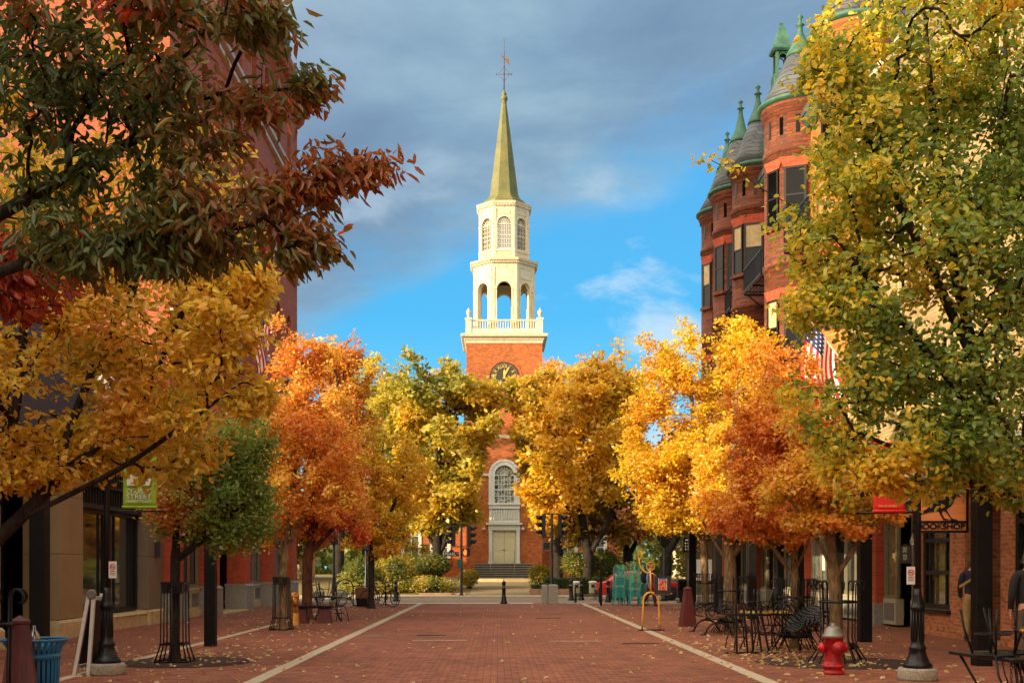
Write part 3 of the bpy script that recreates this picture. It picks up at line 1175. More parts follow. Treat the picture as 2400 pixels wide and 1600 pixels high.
# clock
ck = part(MB().lathe([(1.25, 0), (1.25, .10), (1.18, .10), (1.18, .06), (0, .06)], axis=((CX, CY, cz(882)), (0, -1, 0)), n=48, smooth=False), 'clock', M_CLOCK)
part(MB().lathe([(1.25, -.01), (1.52, -.01), (1.52, .03), (1.25, .03)], axis=((CX, CY, cz(882)), (0, -1, 0)), n=48, smooth=False, cap=False), 'clock_brick_ring', M_CHURCH)
mb = MB()
for k in range(60):
    a = 2 * PI * k / 60
    w_ = .03 if k % 5 == 0 else .014
    c = Vector((CX + 1.09 * math.sin(a), CY - .07, cz(882) + 1.09 * math.cos(a)))
    u = Vector((math.sin(a), 0, math.cos(a)))
    mb.obox(c, u, u.cross(Y_), Y_, .03, w_, .012)
part(mb, 'minute_marks', M_GOLD, ck)
for k, s in enumerate('XII I II III IIII V VI VII VIII IX X XI'.split()):
    a = 2 * PI * k / 12
    t_ = text_part('numeral', s, .40, M_GOLD, None, (CX + .84 * math.sin(a), CY - .066, cz(882) + .84 * math.cos(a)), (R(90), a, 0), .01)
    t_.parent = ck
for L, w_, a in ((.62, .13, 2), (.98, .09, 26)):
    a = R(a)
    u = Vector((math.sin(a), 0, math.cos(a)))
    v = u.cross(Y_)
    mb = MB().prism([(-.2, -w_ * .5), (L * .7, -w_ * .8), (L, 0), (L * .7, w_ * .8), (-.2, w_ * .5)], (CX, CY - .085 - w_ * .1, cz(882)), u, v, -Y_, .015)
    part(mb, 'hand', M_GOLD, ck)

# balustrade on the tower
BH = 3.06
for s, ax in ((-1, 0), (1, 0), (-1, 1), (1, 1)):
    mb = MB()
    cx, cy = TC
    L = BH - .24
    if ax == 0:
        bx = lambda a, b, e, z0, z1: mb.box(cx + a, cx + b, cy + s * BH - e, cy + s * BH + e, z0, z1)
    else:
        bx = lambda a, b, e, z0, z1: mb.box(cx + s * BH - e, cx + s * BH + e, cy + a, cy + b, z0, z1)
    bx(-L, L, .16, 21.62, 22.02)
    bx(-L, L, .1, 22.66, 22.78)
    for k in range(26):
        a = -L + .1 + (2 * L - .2) * k / 25
        bx(a - .035, a + .035, .035, 22.02, 22.66)
    part(mb, 'balustrade', M_WHITE)
for s1 in (-1, 1):
    for s2 in (-1, 1):
        px_, py_ = TC[0] + s1 * BH, TC[1] + s2 * BH
        mb = MB()
        sq(mb, [(.24, 21.62), (.24, 22.72), (.3, 22.74), (.3, 22.88), (.22, 22.92), (0, 22.92)], (px_, py_))
        bp = part(mb, 'balustrade_post', M_WHITE)
        mb = MB().lathe([(.12, 22.92), (.07, 22.98), (.06, 23.04), (.17, 23.2), (.21, 23.42), (.2, 23.5), (.1, 23.56), (.08, 23.62), (.03, 23.75), (0, 23.76)], (px_, py_), 12)
        part(mb, 'urn', M_WHITE, bp)


def octa_stage(hw, z0, z1, open_w, oz0, oz1, thick):
    """eight walls with arched openings, inside and outside"""
    mb = MB()
    side = hw * math.tan(PI / 8)
    for k in range(8):
        a = PI / 4 * k
        n_ = Vector((math.cos(a), math.sin(a), 0))
        u_ = Vector((-math.sin(a), math.cos(a), 0))
        c = Vector((TC[0], TC[1], 0)) + n_ * hw
        hole = [(-open_w / 2, open_w / 2, oz0, oz1, True)]
        mb.wall(c, u_, n_, -side, side, z0, z1, hole, thick)
        s2 = (hw - thick) * math.tan(PI / 8)
        mb.wall(c - n_ * thick, u_, -n_, -s2, s2, z0, z1, hole, .001)
    return mb


def corner_bars(mb, hw, z0, z1, w_, d):
    side = hw * math.tan(PI / 8)
    for k in range(8):
        a = PI / 4 * k
        n_ = Vector((math.cos(a), math.sin(a), 0))
        u_ = Vector((-math.sin(a), math.cos(a), 0))
        c = Vector((TC[0], TC[1], 0)) + n_ * hw
        for s in (-1, 1):
            mb.obox(c + u_ * (s * (side - w_ / 2)) + Z_ * ((z0 + z1) / 2) + n_ * (d / 2), u_, Z_, n_, w_ / 2, (z1 - z0) / 2, d / 2 + .004)
    return mb


def dentils(mb, hw, z0, z1, n, d):
    side = hw * math.tan(PI / 8)
    for k in range(8):
        a = PI / 4 * k
        n_ = Vector((math.cos(a), math.sin(a), 0))
        u_ = Vector((-math.sin(a), math.cos(a), 0))
        c = Vector((TC[0], TC[1], 0)) + n_ * (hw + d / 2)
        for i in range(n):
            e = -side + 2 * side * (i + .5) / n
            mb.obox(c + u_ * e + Z_ * ((z0 + z1) / 2), u_, Z_, n_, side / n * .55, (z1 - z0) / 2, d / 2)
    return mb


B1 = 2.62
mb = octa_stage(B1, 21.6, 27.4, 1.26, 21.9, 26.12, .42)
mb.octo([(0, 26.9), (B1 - .43, 26.9)], TC)
mb.octo([(B1 - .44, 21.66), (0, 21.66)], TC)
belfry = part(mb, 'belfry', M_WHITE)
mb = corner_bars(MB(), B1, 21.6, 27.3, .26, .07)
for k in range(8):
    a = PI / 4 * k
    n_ = Vector((math.cos(a), math.sin(a), 0))
    u_ = Vector((-math.sin(a), math.cos(a), 0))
    c = Vector((TC[0], TC[1], 0)) + n_ * B1
    mb.arch_ring(c, u_, n_, 0, 21.9, 25.49, .631, .74, .05)
    mb.arch_ring(c, u_, n_, 0, 25.4, 25.5, .63, .86, .07) if False else None
    for s in (-1, 1):
        mb.obox(c + u_ * (s * .75) + Z_ * 25.5 + n_ * .045, u_, Z_, n_, .09, .06, .05)
    mb.obox(c + Z_ * 26.72 + n_ * .02, u_, Z_, n_, .66, .3, .022)
part(mb, 'pilaster', M_WHITE, belfry)
mb = MB().octo([(B1 + .03, 27.28), (B1 + .06, 27.62), (B1 + .12, 27.66), (B1 + .14, 27.78), (B1 + .3, 27.86), (B1 + .36, 28.04), (B1 + .2, 28.1), (2.0, 28.16), (0, 28.16)], TC)
dentils(mb, B1 + .1, 27.66, 27.80, 16, .13)
part(mb, 'cornice', M_WHITE)
B2 = 2.15
mb = octa_stage(B2, 28.1, 32.4, 1.2, 28.98, 31.62, .3)
lantern = part(mb, 'lantern', M_WHITE)
mb = corner_bars(MB(), B2, 28.1, 32.3, .2, .06)
mb.octo([(B2 + .02, 28.72), (B2 + .1, 28.76), (B2 + .1, 28.88), (B2 + .02, 28.9)], TC)
for k in range(8):
    a = PI / 4 * k
    n_ = Vector((math.cos(a), math.sin(a), 0))
    u_ = Vector((-math.sin(a), math.cos(a), 0))
    c = Vector((TC[0], TC[1], 0)) + n_ * B2
    mb.arch_ring(c, u_, n_, 0, 28.98, 31.02, .60, .7, .05)
    for s in (-1, 1):
        mb.obox(c + u_ * (s * .74) + Z_ * 31.0 + n_ * .04, u_, Z_, n_, .13, .05, .05)
    mb.obox(c + Z_ * 31.98 + n_ * .02, u_, Z_, n_, .5, .12, .025)
    for i in range(7):
        mb.obox(c + u_ * (-.54 + .18 * i) + Z_ * 28.4 + n_ * .03, u_, Z_, n_, .035, .25, .035)
part(mb, 'pilaster', M_WHITE, lantern)
for k in range(8):
    a = PI / 4 * k
    n_ = Vector((math.cos(a), math.sin(a), 0))
    u_ = Vector((-math.sin(a), math.cos(a), 0))
    c = Vector((TC[0], TC[1], 0)) + n_ * (B2 - .12)
    mb = MB()
    for e in (-.4, -.2, 0, .2, .4):
        mb.obox(c + u_ * e + Z_ * 30.1, u_, Z_, n_, .016, 1.12, .02)
    for z in (29.35, 29.75, 30.1, 30.45, 30.8, 31.02):
        mb.obox(c + Z_ * z, u_, Z_, n_, .6, .04 if z in (30.1, 31.02) else .016, .022)
    for j in range(1, 8):
        t_ = PI * j / 8
        mb.bar(c + Z_ * 31.02, c + u_ * (.6 * math.cos(t_)) + Z_ * (31.02 + .6 * math.sin(t_)), .03)
    mb.tube([c + u_ * (.36 * math.cos(PI * j / 10)) + Z_ * (31.02 + .36 * math.sin(PI * j / 10)) for j in range(11)], .016, 4)
    mb.obox(c + Z_ * 29.0, u_, Z_, n_, .6, .04, .03)
    lw = part(mb, 'lantern_window', M_WHITE)
    part(MB().obox(c + Z_ * 30.3 - n_ * .06, u_, Z_, n_, .6, 1.34, .008), 'pane', M_GLASS, lw)
mb = MB().octo([(B2 + .02, 32.2), (B2 + .05, 32.5), (B2 + .1, 32.55), (B2 + .22, 32.7), (B2 + .27, 32.86), (B2 + .1, 32.92), (1.7, 32.95), (0, 32.95)], TC)
dentils(mb, B2 + .05, 32.5, 32.63, 14, .12)
part(mb, 'cornice', M_WHITE)
mb = MB().octo([(1.86, 32.9), (1.86, 33.14), (1.76, 33.18), (1.7, 33.3), (1.5, 33.42), (1.34, 33.6), (1.24, 33.85), (.21, 41.25), (.0, 41.25)], TC)
part(mb, 'spire', M_SPIRE)
mb = MB().lathe([(.2, 41.2), (.25, 41.27), (.17, 41.34), (.3, 41.5), (.32, 41.66), (.26, 41.82), (.17, 41.88), (.22, 41.95), (.2, 42.1), (.1, 42.28), (.03, 42.4)], TC, 14)
part(mb, 'finial', M_SPIRE)
mb = MB()
x, y = TC
mb.tube([(x, y, 42.3), (x + .01, y, 44.5), (x + .04, y, 46.6)], [.05, .04, .015], 6)
mb.tube([(x - .07, y, 46.9), (x + .03, y, 46.55), (x + .12, y, 46.9)], .012, 4)
zc = 43.75
for d in (X_, Y_):
    mb.tube([Vector((x, y, zc)) - d * .68, Vector((x, y, zc)) + d * .68], .025, 5)
    for s in (-1, 1):
        mb.tube([Vector((x, y, zc)) + d * (s * .68) + Z_ * h for h in (-.12, .12)], .02, 4)
        for v in (-1, 1):
            mb.tube([Vector((x, y, zc + v * (.06 + .5 * math.sin(PI / 2 * k / 6) - .02))) + d * (s * (.05 + .45 * (1 - math.sin(PI / 2 * k / 6)))) for k in range(7)], .012, 4)
            mb.tube([Vector((x, y, zc + v * .62)) + d * (s * .12 * j) + Z_ * (.05 * j * v) for j in (0, 1)], .012, 4)
wv = part(mb, 'weathervane', M_BARKRED)
mb = MB().prism([(-.1, .05), (.42, -.1), (.5, -.62), (.36, -.5), (.06, -.12)], (x, y - .02, 45.15), X_, Z_, Y_, .04)
mb.prism([(-.3, .12), (-.22, .2), (-.05, .08), (-.02, -.05), (-.12, 0)], (x, y - .02, 45.2), X_, Z_, Y_, .04)
part(mb, 'vane', mat('dark_bronze', srgb(120, 84, 40), .5, .4), wv)

# the upper stages stand back from the tower front: lift them so that their heights read true from the street
for o in church.children_recursive:
    if o.type == 'MESH':
        zs_ = np.zeros(len(o.data.vertices) * 3)
        o.data.vertices.foreach_get('co', zs_)
        zs_ = zs_.reshape(-1, 3)
        if zs_[:, 2].max() > 21.7:
            zs_[:, 2] = np.interp(zs_[:, 2], [0, 21.62, 22.9, 28.1, 32.9, 41.25, 48.0], [0, 21.62, 22.95, 28.27, 33.3, 42.6, 49.5])
            o.data.vertices.foreach_set('co', zs_.ravel())
            o.data.update()

# ---------------------------------------------------------------- big brick block on the left
LX = -9.6
blk = thing('brick_building', 'tall pink-red brick building with arched windows and bracketed cornice behind the orange maple', 'building', (LX - 6, 44, 0))


def win_rect(mb, c, u, n, hw, z0, z1, bars=(0,), cross=(.5,), t=.05):
    """frame bars of a rectangular window"""
    c = Vector(c)
    P = lambda a, z: c + u * a + Z_ * z
    for a in (-hw + t / 2, hw - t / 2):
        mb.obox(P(a, (z0 + z1) / 2), u, Z_, n, t / 2, (z1 - z0) / 2, .04)
    for z in (z0 + t / 2, z1 - t / 2):
        mb.obox(P(0, z), u, Z_, n, hw - t - .001, t / 2, .04)
    for a in bars:
        mb.obox(P(a, (z0 + z1) / 2), u, Z_, n, t * .3, (z1 - z0) / 2 - t - .001, .03)
    for f in cross:
        mb.obox(P(0, z0 + (z1 - z0) * f), u, Z_, n, hw - t - .001, t * .4, .034)
    return mb


ycol = [35.4 + 2.52 * i for i in range(8)]
holes = []
for y in ycol:
    holes += [(y - .5, y + .5, 10.7, 13.2, True), (y - .5, y + .5, 15.7, 18.2, True), (y - .42, y + .42, 20.3, 22.4, True), (y - .5, y + .5, 5.6, 8.6)]
Y0, Y1 = 33.75, 55.2
# the ground floor openings are handled by the shopfront bays below 4.2 m
mb = MB()
mb.wall((LX, 0, 0), Y_, X_, Y0, Y1, 4.2, 23.2, holes, .45)
for (a, b) in (((LX, Y0), (LX - 5, Y0)), ((LX - 5, Y0), (LX - 5, Y1)), ((LX - 5, Y1), (LX, Y1))):
    mb.add([(*a, 0), (*b, 0), (*b, 23.2), (*a, 23.2)], [(0, 1, 2, 3)])
mb.add([(LX, Y0, 23.2), (LX, Y1, 23.2), (LX - 5, Y1, 23.2), (LX - 5, Y0, 23.2)], [(0, 1, 2, 3)])
mb.add([(LX - .8, Y0 + .8, 23.2), (LX - .8, Y1 - .8, 23.2), (LX - .8, Y1 - .8, 31), (LX - .8, Y0 + .8, 31),
        (LX - 5, Y0 + .8, 23.2), (LX - 5, Y1 - .8, 23.2), (LX - 5, Y1 - .8, 31), (LX - 5, Y0 + .8, 31)],
       [(0, 1, 2, 3), (4, 5, 6, 7), (0, 4, 7, 3), (1, 5, 6, 2), (3, 2, 6, 7)])
part(mb, 'wall', M_TOWERBRICK, blk)
for y in ycol:
    for z0, z1, hw in ((10.7, 13.2, .5), (15.7, 18.2, .5), (20.3, 22.4, .42), (5.6, 8.6, .5)):
        mb = win_rect(MB(), (LX - .33, y, 0), Y_, X_, hw, z0, z1)
        f = part(mb, 'window', M_DARKPANEL, blk)
        part(MB().box(LX - .42, LX - .37, y - hw, y + hw, z0, z1), 'pane', M_GLASSDK, f)
mb = MB()
for z, h, d in ((10.1, .25, .14), (15.1, .2, .12), (19.3, .16, .14), (19.75, .16, .2), (9.0, .2, .1)):
    mb.box(LX + .003, LX + d, Y0, Y1 + d, z, z + h)
part(mb, 'stone_band', mat('pale_stone_band', srgb(196, 180, 168), .8, var=.15), blk)
mb = MB()
mb.prism([(0, 0), (.25, .25), (.3, .5), (.6, .75), (.62, 1.0), (-1.2, 1.15), (-1.2, 0)], (LX, Y0 - .3, 22.75), X_, Z_, Y_, Y1 - Y0 + .8)
for k in range(52):
    y = Y0 + .1 + (Y1 - Y0) * k / 51
    mb.box(LX + .2, LX + .56, y - .09, y + .09, 23.1, 23.42)
part(mb, 'cornice', M_TOWERBRICK, blk)
mb = MB()
mb.octo([(.1, 25.2), (.42, 25.7), (.42, 25.78), (.36, 25.8), (.36, 27.0), (.46, 27.05), (.48, 27.2), (.25, 27.7), (.05, 28.1), (0, 28.1)], (LX - .55, Y1 - 1.0))
part(mb, 'copper_oriel', M_COPPER, blk)

# ground floor bays of that block: granite-footed brick piers, shop windows, a recessed door
gx = LX + .05
for i, y in enumerate((34.1, 38.6, 43.5, 48.4, 53.4)):
    mb = MB().box(gx - .55, gx + .12, y - .5, y + .5, .96, 4.2)
    pr = part(mb, 'pier', M_DEEPRED, blk)
    mb = MB().box(gx - .6, gx + .22, y - .58, y + .58, 0, .9)
    mb.prism([(0, 0), (.86, 0), (.74, .09), (0, .09)], (gx - .62, y - .6, .9), X_, Z_, Y_, 1.2)
    part(mb, 'pier_base', M_GRANITE, pr)
mb = MB().box(gx - .5, gx + .06, Y0, Y1, 3.75, 4.19)
part(mb, 'shop_lintel', M_GREYFRAME, blk)
for i, (a, b, kind) in enumerate(((34.7, 38.0, 'w'), (39.2, 42.9, 'd'), (44.1, 47.8, 'w'), (49.0, 52.8, 'w'))):
    c, hw = (a + b) / 2, (b - a) / 2
    back = .35 if kind == 'w' else 1.0
    if kind == 'w':
        mb = MB().box(gx - back - .1, gx - back + .12, a, b, .0, .22)
        part(mb, 'stone_plinth', M_STONE, blk)
        mb = MB().box(gx - back - .05, gx - back + .02, a, b, .22, .86)
        mb.box(gx - back - .08, gx - back + .1, a, b, .86, .94)
        for k in range(3):
            y0_ = a + (b - a) * k / 3
            mb.box(gx - back + .02, gx - back + .07, y0_, y0_ + .14, .22, .86)
        for z in (.22, .76):
            mb.box(gx - back + .021, gx - back + .066, a, b, z, z + .1)
        sp = part(mb, 'stall_panel', M_PALEPANEL, blk)
        mb = MB()
        for k in range(3):
            y0_ = a + (b - a) * k / 3
            mb.box(gx - back + .02, gx - back + .03, y0_ + .14, y0_ + (b - a) / 3, .33, .76)
        part(mb, 'inset_panel', M_PANELGREY, sp)
    z0 = .94 if kind == 'w' else .05
    mb = win_rect(MB(), (gx - back, c, 0), Y_, X_, hw, z0, 3.74, (-hw / 3, hw / 3), (.78,) if kind == 'w' else (.72,), .12)
    f = part(mb, 'shop_window' if kind == 'w' else 'shop_door', M_GREYFRAME if kind == 'w' else M_FRAME, blk)
    part(MB().box(gx - back - .12, gx - back - .06, a, b, z0, 3.74), 'pane', M_GLASSLT if i > 1 else M_GLASS, f)
    if kind == 'd':
        part(MB().bar((gx - back + .1, c + .3, .95), (gx - back + .1, c + .3, 1.35), .04), 'handle', M_SILVER, f)
        part(MB().box(gx - back - .1, gx + .3, a, b, 0, .05), 'door_step', M_STONE, blk)
for y in (47.8, 52.9):
    mb = MB().ball((gx + .3, y, 3.15), .13)
    mb.bar((gx + .1, y, 3.25), (gx + .3, y, 3.25), .1)
    part(mb, 'wall_lamp', M_WHITE, blk)
mb = MB().box(gx + .1, gx + .16, 38.3, 38.9, 2.1, 2.75)
part(mb, 'plaque', M_PANELGREY, blk)
part(MB().box(gx + .1, gx + .2, 38.05, 38.3, 1.0, 1.28), 'meter_box', M_PALEPANEL, blk)

# ---------------------------------------------------------------- storefront on the left, nearest
SX = -10.0
sh = thing('storefront_building', 'low dark storefront with beige pilasters, stone base and tall bronze-framed shop windows', 'building', (SX - 5, 25, 0))
mb = MB()
mb.box(SX - 12, SX - .6, 14.0, 33.7, 4.35, 7.6)
mb.box(SX - .6, SX + .02, 14.0, 33.7, 4.35, 5.9)
mb.box(SX - 12, SX - 3.2, 14.0, 33.7, 0, 4.35)
part(mb, 'wall', M_DARKPANEL, sh)
pil = [(15.0, 16.2), (21.0, 22.6), (25.6, 27.1), (32.2, 33.68)]
for a, b in pil:
    mb = MB()
    for z0, z1 in ((.44, 1.9), (1.912, 3.2), (3.212, 4.34)):
        mb.box(SX - .55, SX + .25, a, b, z0, z1)
    pp = part(mb, 'pilaster', M_BEIGE if b < 30 else M_TAUPE, sh)
    mb = MB().box(SX - .65, SX + .33, a - .12, b + .02, 0, .36)
    mb.prism([(0, 0), (.98, 0), (.92, .06), (0, .08)], (SX - .65, a - .12, .36), X_, Z_, Y_, b - a + .14)
    part(mb, 'pilaster_base', M_STONE, pp)
mb = MB().box(SX - .5, SX + .22, 27.12, 32.2, 0, .33)
mb.prism([(0, 0), (.76, 0), (.7, .06), (0, .08)], (SX - .5, 27.12, .33), X_, Z_, Y_, 5.07)
part(mb, 'stone_base', M_STONE, sh)
mb = win_rect(MB(), (SX - .1, 28.5, 0), Y_, X_, 1.38, .42, 3.05, (.95,), (), .1)
f = part(mb, 'shop_window', M_FRAME, sh)
part(MB().box(SX - .2, SX - .16, 27.12, 29.88, .42, 3.05), 'pane', M_GLASS, f)
mb = win_rect(MB(), (SX - .1, 31.05, 0), Y_, X_, 1.14, .42, 3.05, (-.75, .75), (), .1)
f = part(mb, 'shop_window', M_FRAME, sh)
part(MB().box(SX - .2, SX - .16, 29.9, 32.19, .42, 3.05), 'pane', M_GLASS, f)
mb = MB()
mb.box(SX - .16, SX + .06, 27.12, 32.19, 3.05, 3.17)
mb.box(SX - .16, SX + .06, 27.12, 32.19, 3.6, 3.68)
for k in range(26):
    y = 27.2 + 4.9 * k / 25
    mb.box(SX - .1, SX - .02, y - .03, y + .03, 3.17, 4.34)
tg = part(mb, 'transom_grille', M_FRAME, sh)
part(MB().box(SX - .24, SX - .2, 27.12, 32.19, 3.05, 4.34), 'pane', M_GLASSDK, tg)
for a, b in ((16.2, 21.0), (22.6, 25.6)):
    mb = win_rect(MB(), (SX - 1.0, (a + b) / 2, 0), Y_, X_, (b - a) / 2, .05, 4.3, (-.4, .4), (.62,), .14)
    f = part(mb, 'entrance_frame', M_FRAME, sh)
    part(MB().box(SX - 1.12, SX - 1.06, a, b, .05, 4.3), 'pane', M_GLASSDK, f)
part(MB().box(SX + .25, SX + .31, 32.75, 33.1, 1.9, 2.35), 'plaque', M_DARKPANEL, sh)
mb = MB()
for y in (15, 18.5, 22, 25.5, 29, 32.5):
    mb.bar((SX, y, 4.3), (SX + 2.0, y, 3.9), .1, .14)
mb.box(SX + 1.95, SX + 2.07, 14.5, 33.3, 3.82, 3.98)
mb.box(SX + .9, SX + .98, 14.5, 33.3, 4.1, 4.2)
part(mb, 'canopy_beam', M_FRAME, sh)
# rows of buildings that stand further down the street, beside and behind the camera
for i, (x0, x1, y0, y1, h, m_, lab) in enumerate((
        (-26, -10.4, -6, 13.8, 10.8, M_DEEPRED, 'three storey red brick row building on the left side, beside the low storefront'),
        (-26, -10.4, -38, -6.2, 14.5, M_SHOPBRICK, 'taller mottled brick building further down the left side of the street'),
        (11.2, 26, -38, 11.8, 12.5, M_DEEPRED, 'red brick commercial building down the right side of the street'))):
    t_ = thing('row_building', lab, 'building', ((x0 + x1) / 2, (y0 + y1) / 2, 0))
    fx, n_ = (x1, X_) if x1 < 0 else (x0, -X_)
    hl = []
    yy = y0 + 2
    while yy < y1 - 2:
        hl += [(yy - .55, yy + .55, z, z + 1.9) for z in np.arange(4.8, h - 2.6, 3.3)] + [(yy - 1.0, yy + 1.0, .6, 3.2)]
        yy += 2.9
    mb = MB().wall((fx, 0, 0), Y_, n_, y0, y1, 0, h, hl, .3)
    ox = x0 if x1 < 0 else x1
    mb.add([(fx, y0, 0), (ox, y0, 0), (ox, y0, h), (fx, y0, h), (fx, y1, 0), (ox, y1, 0), (ox, y1, h), (fx, y1, h)], [(0, 1, 2, 3), (4, 5, 6, 7), (1, 5, 6, 2), (3, 2, 6, 7)])
    part(mb, 'wall', m_, t_)
    for a, b, c, d in hl:
        f = part(win_rect(MB(), (fx, (a + b) / 2, 0) - n_ * .2 if False else Vector((fx, (a + b) / 2, 0)) - n_ * .2, Y_, n_, (b - a) / 2, c, d), 'window', M_WHITE, t_)
        part(MB().obox(Vector((fx, (a + b) / 2, (c + d) / 2)) - n_ * .27, Y_, Z_, n_, (b - a) / 2, (d - c) / 2, .02), 'pane', M_GLASS, f)
    part(MB().box(fx - .35, fx + .35, y0 - .2, y1 + .2, h, h + .5), 'cornice', M_STONE, t_)

# ---------------------------------------------------------------- turreted block on the right
TX = 11.45
tb = thing('turreted_building', 'red brick corner building with round turrets, slate cones and green copper finials', 'building', (TX + 5, 48, 0))
SOUTH, NORTH = 36.4, 57.2
mb = MB()
wins = []
for y in (38.2, 39.6, 41.0, 45.6, 47.2, 51.9, 55.0):
    for z in (5.4, 9.3, 13.5):
        wins.append((y - .42, y + .42, z, z + 2.1))
mb.wall((TX, 0, 0), Y_, -X_, 42.6, NORTH, 4.3, 18.0, [h for h in wins if h[0] > 42.6], .3)
mb.add([(TX, SOUTH, 0), (TX + 14, SOUTH, 0), (TX + 14, SOUTH, 18), (TX, SOUTH, 18), (TX, NORTH, 0), (TX + 14, NORTH, 0), (TX + 14, NORTH, 18), (TX, NORTH, 18)], [(0, 1, 2, 3), (4, 5, 6, 7), (1, 5, 6, 2)])
part(mb, 'wall', M_TURRET, tb)
mb = MB().wall((TX, 0, 0), Y_, -X_, SOUTH, 42.6, 4.3, 18.0, [h for h in wins if h[0] < 42.6], .3)
part(mb, 'sun_tinted_wall', M_SUNBRICK, tb)
mb = MB()
mb.prism([(-.35, 18.0), (-.35, 18.25), (5, 23.2), (14, 23.2), (14, 18)], (TX, SOUTH, 0), X_, Z_, Y_, NORTH - SOUTH)
part(mb, 'roof', M_SLATE, tb)
for a, b in ((45.0, 49.3), (51.4, 52.3), (54.3, 55.5), (38, 42)):
    mb = MB().prism([(0, 0), (-.18, .1), (-.3, .35), (-.32, .5), (0, .5)], (TX, a, 17.5), X_, Z_, Y_, b - a)
    part(mb, 'eave_cornice', M_COPPER, tb)
for a, b, c, d in wins:
    mb = win_rect(MB(), (TX + .2, (a + b) / 2, 0), Y_, -X_, (b - a) / 2, c, d, (), (.5,), .09)
    f = part(mb, 'window', M_FRAME, tb)
    part(MB().box(TX + .26, TX + .29, a, b, c, d), 'pane', M_GLASSDK, f)
    part(MB().box(TX - .12, TX + .2, a - .08, b + .08, c - .14, c - .002), 'sill', M_STONE, f)


def turret(x, y, r, apex, label=None, cone=True):
    mb = MB()
    prof = [(r * .75, 3.6), (r, 4.4)]
    for z in (8.0, 12.7, 16.9):
        prof += [(r, z), (r + .06, z + .03), (r + .06, z + .2), (r, z + .23)]
    prof += [(r, 18.35), (r + .08, 18.4), (r + .08, 18.55), (r + .14, 18.6), (r + .14, 18.8)]
    mb.lathe(prof, (x, y), 40)
    t_ = part(mb, 'turret', M_TURRET if y > 40 else M_SUNBRICK, tb)  # the nearest turret takes the brick coloured as if sunlit
    mb = MB().lathe([(r + .12, 18.72), (r + .26, 18.8), (r + .26, 18.9), (r + .14, 18.95)], (x, y), 40)
    part(mb, 'gutter', M_COPPER, t_)
    if cone:
        zt = 18.9 + (apex - 18.9) * .55
        rt = r * .36
        mb = MB().lathe([(r + .2, 18.88), (r * .8, 18.9 + (apex - 18.9) * .2), (rt, zt), (0, zt)], (x, y), 32, smooth=True)
        part(mb, 'cone_roof', M_SLATE, t_)
        mb = MB().lathe([(rt + .06, zt - .06), (rt + .02, zt + .1), (rt * .6, zt + .5), (.11, apex - .7), (.09, apex - .45), (.17, apex - .4), (.08, apex - .33), (.05, apex - .2), (.12, apex - .1), (.02, apex), (0, apex + .1)], (x, y), 14)
        part(mb, 'finial', M_COPPER, t_)
    for ang in (200, 225, 252, 275):
        a = R(ang)
        n_ = Vector((math.cos(a), math.sin(a), 0))
        part(MB().obox(Vector((x, y, 17.85)) + n_ * (r - .02), Vector((-n_.y, n_.x, 0)), Z_, n_, .07, .32, .03), 'slit', M_GLASSDK, t_)
    for ang in (208, 248):
        a = R(ang)
        n_ = Vector((math.cos(a), math.sin(a), 0))
        u_ = Vector((-n_.y, n_.x, 0))
        for z in (5.2, 9.4, 14.2):
            c = Vector((x, y, 0)) + n_ * (r - .02)
            hw, zt = (.40 if ang > 220 else .3), z + 2.1
            mb = win_rect(MB(), c + n_ * .02, u_, n_, hw, z, zt, (), (.5,), .08)
            f = part(mb, 'window', M_FRAME, t_)
            part(MB().obox(c + Z_ * ((z + zt) / 2), u_, Z_, n_, hw, (zt - z) / 2, .03), 'pane', M_GLASSDK, f)
            if (int(y) + int(z) + ang) % 2 == 0:
                part(MB().obox(c + Z_ * (zt - .55) + n_ * .033, u_, Z_, n_, hw - .05, .5, .004), 'blind', M_STONE, f)
            part(MB().obox(c + Z_ * (z - .07) + n_ * .05, u_, Z_, n_, hw + .08, .07, .08), 'sill', M_TURRET, f)
            mb = MB().prism([(-hw - .02, 0), (hw + .02, 0), (hw + .2, .38), (-hw - .2, .38)], c + Z_ * zt - n_ * .04, u_, Z_, n_, .07)
            part(mb, 'lintel', M_DEEPRED, f)
    return t_


turret(11.25, 56.4, 1.25, 22.9)
turret(11.25, 53.3, 1.25, 23.2)
turret(11.35, 50.2, 1.1, 22.6)
turret(11.4, 43.4, 1.32, 22.4)
turret(11.45, 37.0, 1.1, 22.8)
# copper lantern on the ridge
mb = MB()
lx, ly = 11.95, 48.5
sq(mb, [(.7, 18.2), (.6, 20.2), (.42, 20.6), (.38, 21.5), (.44, 21.55), (.44, 21.72), (.36, 21.78), (.36, 22.25), (.30, 22.3), (0, 22.3)], (lx, ly))
for s1 in (-1, 1):
    for s2 in (-1, 1):
        mb.box(lx + s1 * .23 - .06, lx + s1 * .23 + .06, ly + s2 * .23 - .06, ly + s2 * .23 + .06, 22.3, 23.25)
for d, e in ((X_, Y_), (Y_, X_)):
    for s in (-1, 1):
        mb.arch_ring(Vector((lx, ly, 0)) + e * (s * .25), d, e * s, 0, 22.8, 22.95, .15, .18, .04)
        mb.obox(Vector((lx, ly, 23.2)) + e * (s * .23), d, Z_, e, .28, .05, .05)
        mb.obox(Vector((lx, ly, 22.48)) + e * (s * .23), d, Z_, e, .17, .025, .03)
sq(mb, [(.36, 23.2), (.43, 23.28), (.43, 23.36), (.3, 23.5), (.24, 23.85), (.15, 24.2), (.05, 24.38), (.08, 24.46), (0, 24.56)], (lx, ly))
part(mb, 'copper_lantern', M_COPPER, tb)
